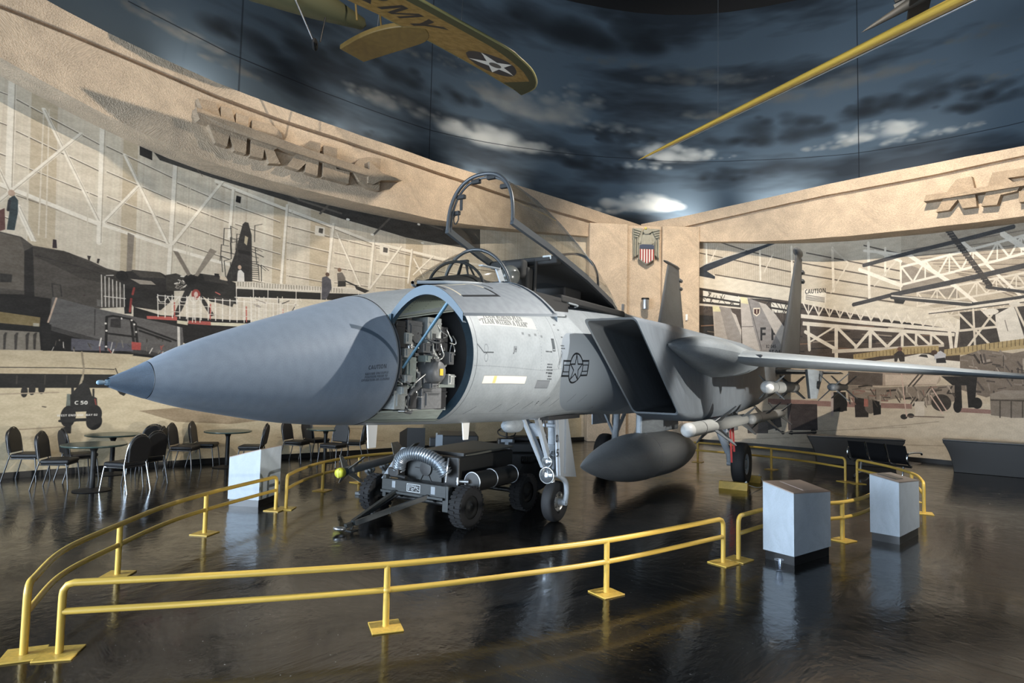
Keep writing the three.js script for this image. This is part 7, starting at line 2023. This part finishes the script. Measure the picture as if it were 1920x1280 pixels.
// ---------------------------------------------------------------- ground support cart in front of the nose wheel
function ribHose(pts, r, ribs, mat, name, parent) {
  const c = new THREE.CatmullRomCurve3(pts.map((p) => V3(...p))), N = ribs * 4, fr = c.computeFrenetFrames(N), n = 14;
  part(name, grid(N, n, (i, j) => { const p = c.getPointAt(i / N), a = j / n * TAU, q = r * ((i % 4 === 1 || i % 4 === 2) ? 1.15 : .87), d = fr.normals[i].clone().multiplyScalar(Math.cos(a) * q).addScaledVector(fr.binormals[i], Math.sin(a) * q); return [p.x + d.x, p.y + d.y, p.z + d.z]; }), mat, parent);
}
function treadWheel(parent, x, y, z, R, w, hub) {
  const h = w / 2, blocks = [];
  part('tyre', lathe([[R * .55, -h * .85], [R * .8, -h], [R * .93, -h * .9], [R * .95, -h * .6], [R * .95, h * .6], [R * .93, h * .9], [R * .8, h], [R * .55, h * .85]], 'x', 36).translate(x, y, z), M.rubber, parent);
  for (let k = 0; k < 26; k++) for (const s of [-1, 1]) { const a = (k + (s > 0 ? .5 : 0)) / 26 * TAU; const b = new THREE.BoxGeometry(w * .46, R * .075, R * .14).translate(s * w * .24, R * .965, 0); b.rotateX(a); blocks.push(b.translate(x, y, z)); }
  part('tread', blocks, M.rubber, parent).userData.kind = 'stuff';
  part('hub', lathe([[.001, -h * .5], [R * .5, -h * .5], [R * .56, -h * .8], [R * .56, h * .8], [R * .5, h * .5], [R * .22, h * .55], [R * .18, h * .9], [.001, h * .9]], 'x', 26).translate(x, y, z), hub, parent);
}
{
  const olive = std({ color: col(.032, .036, .036), roughness: .5, map: texGrain }), grime = std({ color: col(.012, .0125, .0125), roughness: .45 }), pale = std({ color: col(.30, .33, .36), roughness: .5, map: texGrain });
  const o = thing('ground_cart', 'dark two-axle ground cart with a ribbed hose and tow bar before the nose wheel', 'ground cart', [-1.22, 0, -8.62], -.571);
  part('frame_beam', [box(1.14, .17, .06, 0, .44, .12, .01), box(1.1, .03, .1, 0, .36, .14), box(.06, .3, .06, -.54, .42, .1), box(.1, .34, .09, .56, .36, .1, .01)], olive, o);
  part('chassis', [box(.08, .1, 1.7, -.42, .38, -.72), box(.08, .1, 1.7, .42, .38, -.72), box(.9, .06, 1.6, 0, .44, -.75)], grime, o);
  part('axle', [rod([-.74, .27, 0], [.74, .27, 0], .035), bar([-.3, .27, 0], [-.3, .36, .1], .04, .04), bar([.3, .27, 0], [.3, .36, .1], .04, .04)], grime, o); part('axle', rod([-.74, .27, -1.42], [.74, .27, -1.42], .035), grime, o);
  for (const s of [-1, 1]) for (const z of [0, -1.42]) treadWheel(o, s * .80, .272, z, .272, .19, grime);
  part('tow_bar', [bar([-.3, .36, .16], [-.24, .1, .98], .05, .06), bar([.28, .36, .16], [-.2, .1, .98], .05, .06), bar([-.26, .1, .86], [-.26, .07, 1.08], .05, .05), bar([-.3, .14, .6], [.05, .2, .6], .03, .03), rod([-.26, .1, .95], [-.26, .01, .98], .018), box(.12, .012, .12, -.26, .006, .98)], olive, o, 'A-shaped tow bar resting on the floor');
  part('brake_cable', tube([[-.2, .34, .2], [-.25, .22, .5], [-.22, .17, .75], [-.27, .13, .95]], .012, 24, 6), grime, o);
  part('tow_eye', new THREE.TorusGeometry(.062, .02, 10, 26).rotateX(Math.PI / 2 - .15).translate(-.27, .055, 1.16), M.steel, o, 'steel tow ring');
  part('body', [box(1.1, .42, 1.35, 0, .66, -.82, .02), box(.7, .05, .9, .16, .885, -.75)], grime, o);
  part('front_panel', [box(.62, .34, .03, -.02, .68, -.12, .01)], olive, o);
  const fan = part('fan_grille', [lathe([[.02, 0], [.09, .01], [.1, .02], [.1, .03], [.001, .03]], 'z', 24).translate(.02, .68, -.11)], M.black, o); for (let k = 0; k < 6; k++) { const a = k / 6 * TAU; part('grille_spoke', rod([.02 + Math.cos(a) * .09, .68 + Math.sin(a) * .09, -.095], [.02 + Math.cos(a) * .2, .68 + Math.sin(a) * .2, -.095], .005, .005, 6), M.black, fan); }
  part('side_shield', loft([[0], [.02]].map(([t]) => [V3(-.66, .50, .07 - t), V3(-.52, .50, .07 - t), V3(-.36, .93, -.16 - t), V3(-.50, .93, -.16 - t)]), { cap0: true, cap1: true, crease: .5 }), pale, o, 'pale sloping shield panel');
  part('top_cover', loft([[0], [.025]].map(([t]) => [V3(-.2, .90 + t, -.3), V3(.52, .86 + t, -.34), V3(.55, .9 + t, -1.5), V3(-.2, .93 + t, -1.5)]), { cap0: true, cap1: true, crease: .5 }), std({ color: col(.10, .10, .085), roughness: .5, map: texGrain }), o);
  ribHose([[-.42, .64, -.02], [-.34, .80, .02], [-.12, .89, .04], [.12, .87, .02], [.32, .78, -.02], [.42, .64, -.05]], .085, 28, std({ color: col(.36, .40, .44), roughness: .28, metalness: .75 }), 'ribbed_hose', o);
  part('hose_clamp', [box(.2, .13, .15, -.44, .60, .0, .02), rod([-.36, .56, .05], [-.2, .55, .06], .03)], grime, o);
  part('hose_strap', tube([[.45, .55, .0], [.47, .75, .0], [.44, .86, -.06]], .012, 16, 6), M.steel, o);
  const tk = part('cylinder_tank', [rod([.74, .56, -.2], [.74, .56, -1.15], .125, .125, 28)], grime, o, 'black horizontal cylinder'); for (const z of [-.2, -.62, -1.15]) part('tank_band', new THREE.TorusGeometry(.127, .008, 8, 32).translate(.74, .56, z), M.steel, tk);
  part('fitting', [rod([.55, .56, -.1], [.7, .56, -.17], .025), rod([.6, .52, -.06], [.6, .62, -.06], .015)], M.steel, o);
  const plate = canvas(256, 128, (c) => { c.fillStyle = '#14171a'; c.fillRect(0, 0, 256, 128); c.strokeStyle = '#cfd4d6'; c.lineWidth = 8; c.strokeRect(6, 6, 244, 116); c.fillStyle = '#cfd4d6'; for (let r = 0; r < 6; r++) { let x = 24; while (x < 225) { const l = 8 + rnd() * 26; if (rnd() < .75) c.fillRect(x, 22 + r * 15, l, 6); x += l + 8; } } });
  part('data_plate', box(.24, .11, .006, .02, .445, .153), std({ map: plate, roughness: .5 }), o, 'black data plate with white lettering');
  part('sticker', box(.06, .09, .006, -.34, .46, .153), pale, o); part('sticker', box(.07, .1, .006, .36, .45, .153), pale, o);
}
// ---------------------------------------------------------------- low tow tractor behind the cart
{
  const dk = std({ color: col(.018, .019, .02), roughness: .45 }), grey = std({ color: col(.22, .25, .28), roughness: .5 });
  const o = thing('tow_tractor', 'low dark tow tractor with a steering wheel parked behind the cart', 'tractor', [-.28, 0, -11.35], .12);
  part('body', [box(2.0, .3, 1.0, -.1, .5, 0, .04), box(.68, .34, .92, -.66, .78, 0, .03), box(.3, .16, .3, -1.02, .82, .2, .02)], dk, o);
  part('engine_cover', box(.7, .16, .9, .55, .74, 0, .03), dk, o);
  part('dash_column', [box(.3, .26, .24, .18, .76, .25, .02), rod([.2, .85, .22], [.2, .97, .16], .02)], dk, o);
  part('dash_marking', [box(.2, .05, .004, .18, .86, .373), box(.06, .16, .004, .18, .79, .373)], grey, o, 'pale T-shaped marking');
  const sw = part('steering_wheel', new THREE.TorusGeometry(.16, .012, 8, 30).rotateX(-1.15).translate(.2, .985, .15), M.black, o); for (let k = 0; k < 3; k++) { const a = k / 3 * TAU + .5; part('spoke', rod([.2, .985, .15], [.2 + Math.cos(a) * .16, .985 + Math.sin(a) * .065, .15 - Math.sin(a) * .146], .008, .008, 6), M.black, sw); }
  for (const [x, z] of [[-.75, .42], [.65, .42], [-.75, -.42], [.65, -.42]]) part('tyre', lathe([[.12, -.09], [.26, -.1], [.28, -.07], [.28, .07], [.26, .1], [.12, .09], [.08, .06], [.001, .06]], 'z', 28).translate(x, .28, z), M.rubber, o);
  ribHose([[.42, .55, .52], [.62, .56, .58], [.74, .68, .58], [.72, .85, .5]], .06, 18, M.black, 'ribbed_hose', o);
  part('seat', [box(.36, .08, .4, .5, .86, -.1, .03), box(.08, .3, .4, .7, 1.0, -.1, .03)], M.vinyl, o);
  part('side_marking', [box(.12, .2, .004, -1.0, .86, .462), box(.05, .14, .006, -.98, .84, .463)], grey, o);
}
// ---------------------------------------------------------------- display missile on a stand, left of the cart
{
  const a = P(-2.56, .47, 9.5), b = P(-1.93, .47, 12.05), L = a.distanceTo(b), turn = Math.atan2(-(b.z - a.z), b.x - a.x);
  const grey = std({ color: col(.27, .29, .30), roughness: .45, map: texGrain }), fins = std({ color: col(.32, .305, .27), roughness: .5, map: texGrain });
  const st = thing('missile_stand', 'grey twin-post stand under the yellow-nosed missile', 'stand', [a.x, 0, a.z], turn);
  for (const s of [1.0, 1.55]) { part('post', box(.07, .4, .06, s, .2, 0, .01), grey, st); part('cradle', [bar([s - .14, .385, 0], [s, .3, 0], .05, .04), bar([s + .14, .385, 0], [s, .3, 0], .05, .04)], grey, st); }
  part('base_bar', box(1.0, .05, .3, 1.28, .025, 0, .01), grey, st);
  const o = thing('display_missile', 'slim grey missile with a yellow nose cap beside the cart', 'missile', [a.x, .47, a.z], turn);
  const R = .064;
  part('nose_cap', [lathe([[.001, -.05], [.045, -.048], [.07, -.035], [.078, 0], [.078, .05], [.07, .055]], 'x', 24), box(.012, .13, .02, -.048, 0, 0)], std({ color: col(.62, .60, .05), roughness: .4 }), o, 'bright yellow nose cover');
  part('body', lathe([[R * .9, .05], [R, .12], [R, L - .02], [R * .8, L], [.001, L]], 'x', 24), grey, o);
  part('teal_band', lathe([[R * 1.01, .06], [R * 1.02, .16]], 'x', 24), J.teal, o);
  for (let k = 0; k < 4; k++) { const t = Math.PI / 4 + k * Math.PI / 2; part('canard', prism([[0, 0], [.2, 0], [.26, .22], [.2, .25]], .008).translate(.16, R * .9, -.004).rotateX(t), fins, o); part('tail_fin', prism([[0, 0], [.55, 0], [.58, .26], [.3, .27]], .012).translate(L - .62, R * .9, -.006).rotateX(t), fins, o); }
}
// ---------------------------------------------------------------- black flared counters and the three-seat bench on the right
function flared(label, a, b, h, depth, base) {
  const dx = b[0] - a[0], dd = b[1] - a[1], W = Math.hypot(dx, dd), o = thing('flared_counter', label, 'counter', [a[0], 0, -a[1]], Math.atan2(dd, dx), 'black flared counters by the right mural');
  const f = .2, s = new THREE.Shape(); s.moveTo(f, 0); s.quadraticCurveTo(f * .85, h * .55, 0, h - .05); s.lineTo(0, h); s.lineTo(W, h); s.lineTo(W, h - .05); s.quadraticCurveTo(W - f * .85, h * .55, W - f, 0); s.closePath();
  part('body', prism(s, depth, .01).translate(0, 0, -depth), M.black, o); part('top', box(W + .02, .03, depth + .04, W / 2, h + .012, -depth / 2, .008), std({ color: col(.02, .02, .02), roughness: .3 }), o);
  return o;
}
flared('black flared counter behind the chrome-armed bench', [7.55, 15.85], [9.5, 15.05], .66, .5); flared('black flared counter cut by the right edge of the picture', [10.2, 14.75], [12.0, 13.35], .72, .5);
{
  const a = [7.45, 13.7], b = [8.08, 12.65], dx = b[0] - a[0], dd = b[1] - a[1], W = Math.hypot(dx, dd);
  const o = thing('airport_bench', 'three-seat black bench with chrome arms, seen from behind', 'bench', [a[0], 0, -a[1]], Math.atan2(dd, dx) );
  const mesh_ = std({ color: col(.02, .02, .022), roughness: .4, metalness: .3 });
  for (let k = 0; k < 3; k++) {
    const x0 = k * W / 3 + .02, w = W / 3 - .03, prof = [[-.48, .40], [-.44, .385], [-.08, .37], [.0, .40], [.06, .55], [.14, .76], [.165, .77]];
    part('seat_shell', grid(prof.length - 1, 1, (i, j) => [x0 + w * j, prof[i][1], prof[i][0]]), mesh_, o, k ? undefined : 'black perforated seat shell');
  }
  for (let k = 1; k < 3; k++) part('back_rib', tube([[k * W / 3 + .005, .78, .18], [k * W / 3 + .005, .58, .1], [k * W / 3 + .005, .42, .04], [k * W / 3 + .005, .37, -.08]], .017, 20, 8), M.chrome, o);
  for (const x of [0, W]) { part('arm', tube([[x, .36, .0], [x, .44, .1], [x, .58, .1], [x, .62, -.02], [x, .61, -.4], [x, .57, -.46]], .02, 30, 10), M.chrome, o); }
  for (const x of [.18, W - .18]) part('leg', [tube([[x, .33, -.1], [x, .16, -.06], [x, .1, -.06]], .022, 14, 8), tube([[x, .02, .2], [x, .08, .08], [x, .1, -.06], [x, .08, -.22], [x, .02, -.38]], .02, 20, 8)], M.chrome, o);
  part('beam', rod([.02, .33, -.1], [W - .02, .33, -.1], .025), M.frame, o);
}
// ---------------------------------------------------------------- wheel chocks and a cup left on the floor
{
  const mk = (label, at, w) => { const g = jetHung('wheel_chock', label, 'wheel chock', at, 'yellow chocks at the main wheel'); part('block', prism([[-.09, 0], [.09, 0], [.05, .13], [-.05, .13]], w, .006).translate(0, 0, -w / 2), M.yellow, g); part('rope_eye', tube([[0, .12, w * .4], [0, .16, w * .44], [0, .1, w * .47]], .008, 12, 6), M.white, g); return g; };
  mk('larger yellow chock in front of the main wheel', [10.62, 0, 1.40], .5); mk('yellow chock behind the main wheel, tied by white rope', [11.72, 0, 1.46], .42);
  solid('chock_rope', 'white rope tying the two yellow chocks', 'rope', tube([[0, .1, .2], [.25, .03, .32], [.6, .015, .36], [.95, .04, .3], [1.1, .11, .22]], .008, 40, 6), M.white, [0, 0, 0], JET_TURN).position.copy(V3(10.62, 0, 1.44).applyAxisAngle(V3(0, 1, 0), JET_TURN).add(V3(...JET_POS)));
  const cup = thing('plastic_cup', 'clear plastic cup on the floor by the nearest grey stand', 'cup', [2.83, 0, -6.6]);
  part('cup_wall', lathe([[.001, .003], [.026, .003], [.028, .006], [.041, .115], [.044, .118], [.0445, .121], [.042, .121], [.0395, .116], [.0265, .008], [.001, .007]], 'y', 36), phy({ color: col(.95, .97, 1), roughness: .06, transmission: 1, thickness: 0, ior: 1.45 }), cup);
  part('rim', new THREE.TorusGeometry(.043, .002, 8, 36).rotateX(Math.PI / 2).translate(0, .12, 0), phy({ color: col(.9, .95, 1), roughness: .1, transmission: .7, thickness: 0 }), cup);
}
// ---------------------------------------------------------------- aircraft hung from the dark ceiling
{
  const h = 8.85, o = thing('biplane', 'yellow and olive army biplane hung from the ceiling, star under its wing', 'biplane', [-2.6, h, -11.5]);
  const LE = [[-3.6, 9.25], [-1.5, 11.34], [-.26, 12.6], [.02, 13.0], [.3, 13.5], [.43, 14.0], [.4, 14.4], [.11, 14.72]], TE = [[-5.2, 9.2], [-2.6, 11.55], [-1.9, 12.3], [-1.18, 13.1], [-.75, 13.6], [-.35, 14.1], [-.1, 14.4], [.08, 14.7]];
  const T_ = [0, .415, .663, .731, .811, .884, .94, 1], span = table(LE.map((q, i) => [T_[i], ...q])), span2 = table(TE.map((q, i) => [T_[i], ...q]));
  const texWing = canvas(1024, 256, (c, W, H) => {
    c.fillStyle = '#7d6330'; c.fillRect(0, 0, W, H); const im = c.getImageData(0, 0, W, H); for (let k = 0; k < W * H; k++) { const n = noise2((k % W) / 30, k / W / 30) * 12 + noise2((k % W) / 5, k / W / 5) * 8; for (let q = 0; q < 3; q++) im.data[k * 4 + q] += n; } c.putImageData(im, 0, 0);
    c.fillStyle = '#30351d'; c.fillRect(0, 0, W, 46); c.fillRect(905, 0, 130, H); c.strokeStyle = 'rgba(70,55,20,.55)'; c.lineWidth = 2; for (let x = 30; x < W; x += 62) { c.beginPath(); c.moveTo(x, 46); c.lineTo(x, H); c.stroke(); }
    c.fillStyle = '#15161a'; c.font = 'bold 150px sans-serif'; c.textBaseline = 'middle'; c.textAlign = 'center'; ['A', 'R', 'M', 'Y'].forEach((t, i) => c.fillText(t, 215 + i * 98, 150, 92));
    c.save(); c.translate(790, 150); c.scale(.92, 1); c.fillStyle = '#20242c'; c.beginPath(); c.arc(0, 0, 84, 0, 6.4); c.fill(); c.fillStyle = '#d6d6d0'; c.beginPath(); for (let k = 0; k < 10; k++) { const q = k % 2 ? 32 : 84, a = -Math.PI / 2 + k * Math.PI / 5; k ? c.lineTo(Math.cos(a) * q, Math.sin(a) * q) : c.moveTo(Math.cos(a) * q, Math.sin(a) * q); } c.fill(); c.fillStyle = '#4c4a48'; c.beginPath(); c.arc(0, 0, 22, 0, 6.4); c.fill(); c.restore();
  });
  const pt = (t, v, dy) => { const a = span(t), b = span2(t); return [lerp(a[0], b[0], v) + 2.6, dy, -lerp(a[1], b[1], v) + 11.5, t, 1 - v]; };
  const thick = (v) => .10 * Math.sin(Math.min(1, v * 1.6) * Math.PI / 2) * (1 - v) + .004;
  const w = part('lower_wing', grid(28, 10, (i, j) => pt(i / 28, j / 10, -.01)), std({ map: texWing, roughness: .55 }), o, 'yellow wing underside with black ARMY letters and a star');
  part('wing_top', [grid(28, 10, (i, j) => pt(i / 28, j / 10, thick(j / 10))), grid(28, 1, (i, j) => pt(i / 28, 0, j ? .004 : -.01)), grid(28, 1, (i, j) => pt(i / 28, 1, j ? .004 : -.01))], std({ color: col(.10, .11, .045), roughness: .55 }), w);
  part('leading_edge', tube(LE.map(([x, d]) => [x + 2.6, .02, -d + 11.5]), .028, 50, 8), std({ color: col(.22, .21, .09), roughness: .35 }), w);
  part('aileron_edge', tube(TE.slice(1, 7).map(([x, d]) => [x + 2.6, -.005, -d + 11.5]), .014, 40, 6), std({ color: col(.2, .17, .07), roughness: .5 }), w);
  const yel = std({ color: col(.17, .11, .028), roughness: .55, map: texGrain });
  const s2 = new THREE.Shape(); s2.moveTo(-1.0, -.1); s2.quadraticCurveTo(.6, -.35, 1.05, .35); s2.quadraticCurveTo(.95, .75, .5, .7); s2.lineTo(-1.0, .55); s2.closePath();
  part('tailplane', prism(s2, .07, .02).rotateX(-Math.PI / 2).rotateY(-.62).translate(-.3, .0, -.75), yel, o, 'smaller yellow rounded tail surface');
  part('fuselage', lathe([[.001, -1.2], [.3, -1.1], [.42, -.5], [.45, .4], [.3, 1.6], [.12, 2.6], [.001, 2.7]], 'x', 24).rotateY(.75).translate(-2.6, .5, .6), std({ color: col(.10, .10, .05), roughness: .6 }), o);
  part('interplane_strut', [rod([-.55, 0, -.2], [-.7, 1.1, -.3], .02), rod([-.2, 0, -.9], [-.35, 1.1, -1.0], .02)], yel, o); part('tail_wheel', lathe([[.03, -.03], [.1, -.03], [.12, 0], [.1, .03], [.03, .03]], 'x', 18).translate(-1.35, -.5, -.2), M.rubber, o); part('undercarriage_strut', [rod([-1.35, -.5, -.2], [-1.7, .3, .1], .02), rod([-1.25, -.45, -.2], [-1.2, .1, -.3], .016)], M.frame, o);
  for (const [x, z] of [[-.3, -.8], [1.3, -1.6], [-2.4, .5]]) part('hanging_wire', rod([x, .02, z], [x + .3, 16 - h, z - .6], .005, .005, 6), M.steel, o);
}
{
  const a = P(2.82, 7.03, 14.0), b = P(7.35, 7.28, 5.6), L = a.distanceTo(b), dir = b.clone().sub(a).normalize();
  const o = thing('hung_wing', 'long thin yellow tapering wing hung at the upper right, seen edge on', 'wing', [a.x, a.y, a.z]);
  const up = V3(-.2, .86, .46).normalize(), sx = dir.clone(), nz = new THREE.Vector3().crossVectors(sx, up).normalize(), ny = new THREE.Vector3().crossVectors(nz, sx);
  const ring = (t, thick, chord) => { const r = []; for (let k = 0; k < 20; k++) { const q = k / 20 * TAU; r.push(sx.clone().multiplyScalar(L * t).addScaledVector(ny, Math.sin(q) * thick).addScaledVector(nz, Math.cos(q) * chord)); } return r; };
  part('wing_skin', loft([[0, .004, .01], [.03, .022, .04], [.12, .040, .09], [.35, .058, .15], [.65, .076, .2], [1, .09, .24]].map((q) => ring(...q)), { cap1: true }), std({ color: col(.72, .46, .08), roughness: .35, map: texGrain }), o, 'glossy yellow skin');
  part('lower_strip', [rod(sx.clone().multiplyScalar(L * .1).addScaledVector(ny, -.055), sx.clone().multiplyScalar(L).addScaledVector(ny, -.11), .008, .02, 8)], M.steel, o);
  for (const t of [.25, .85]) { const q = sx.clone().multiplyScalar(L * t); part('hanging_wire', rod(q, V3(q.x, 9, q.z), .004, .004, 6), M.steel, o); }
}
{
  const o = thing('hung_glider', 'small dark aircraft tail with a striped rudder near the top right', 'aircraft', [8.9, 10.9, -13.8], -.5);
  const dk = std({ color: col(.05, .048, .042), roughness: .6 }), st = std({ color: col(.16, .155, .14), roughness: .6 });
  part('tail_cone', lathe([[.001, 0], [.07, .3], [.14, .9], [.3, 2.2], [.36, 3.2], [.001, 3.4]], 'x', 20).scale(.7, .55, .55).rotateZ(.42).translate(-.9, -.6, 0), dk, o);
  for (let k = 0; k < 5; k++) part('rudder_stripe', box(.62, .13, .05, .05 + k * .05, -.1 + k * .16, 0).rotateZ(.3), k % 2 ? dk : st, o);
  part('tailplane', box(.5, .04, 1.6, .2, -.25, 0, .02).rotateZ(.42), dk, o); part('hanging_wire', rod([.5, .3, 0], [.6, 5.8, 0], .005, .005, 6), M.steel, o);
}
scene.traverse((o) => { if (o.isMesh) { o.castShadow = true; o.receiveShadow = true; } });
renderer.render(scene, camera);
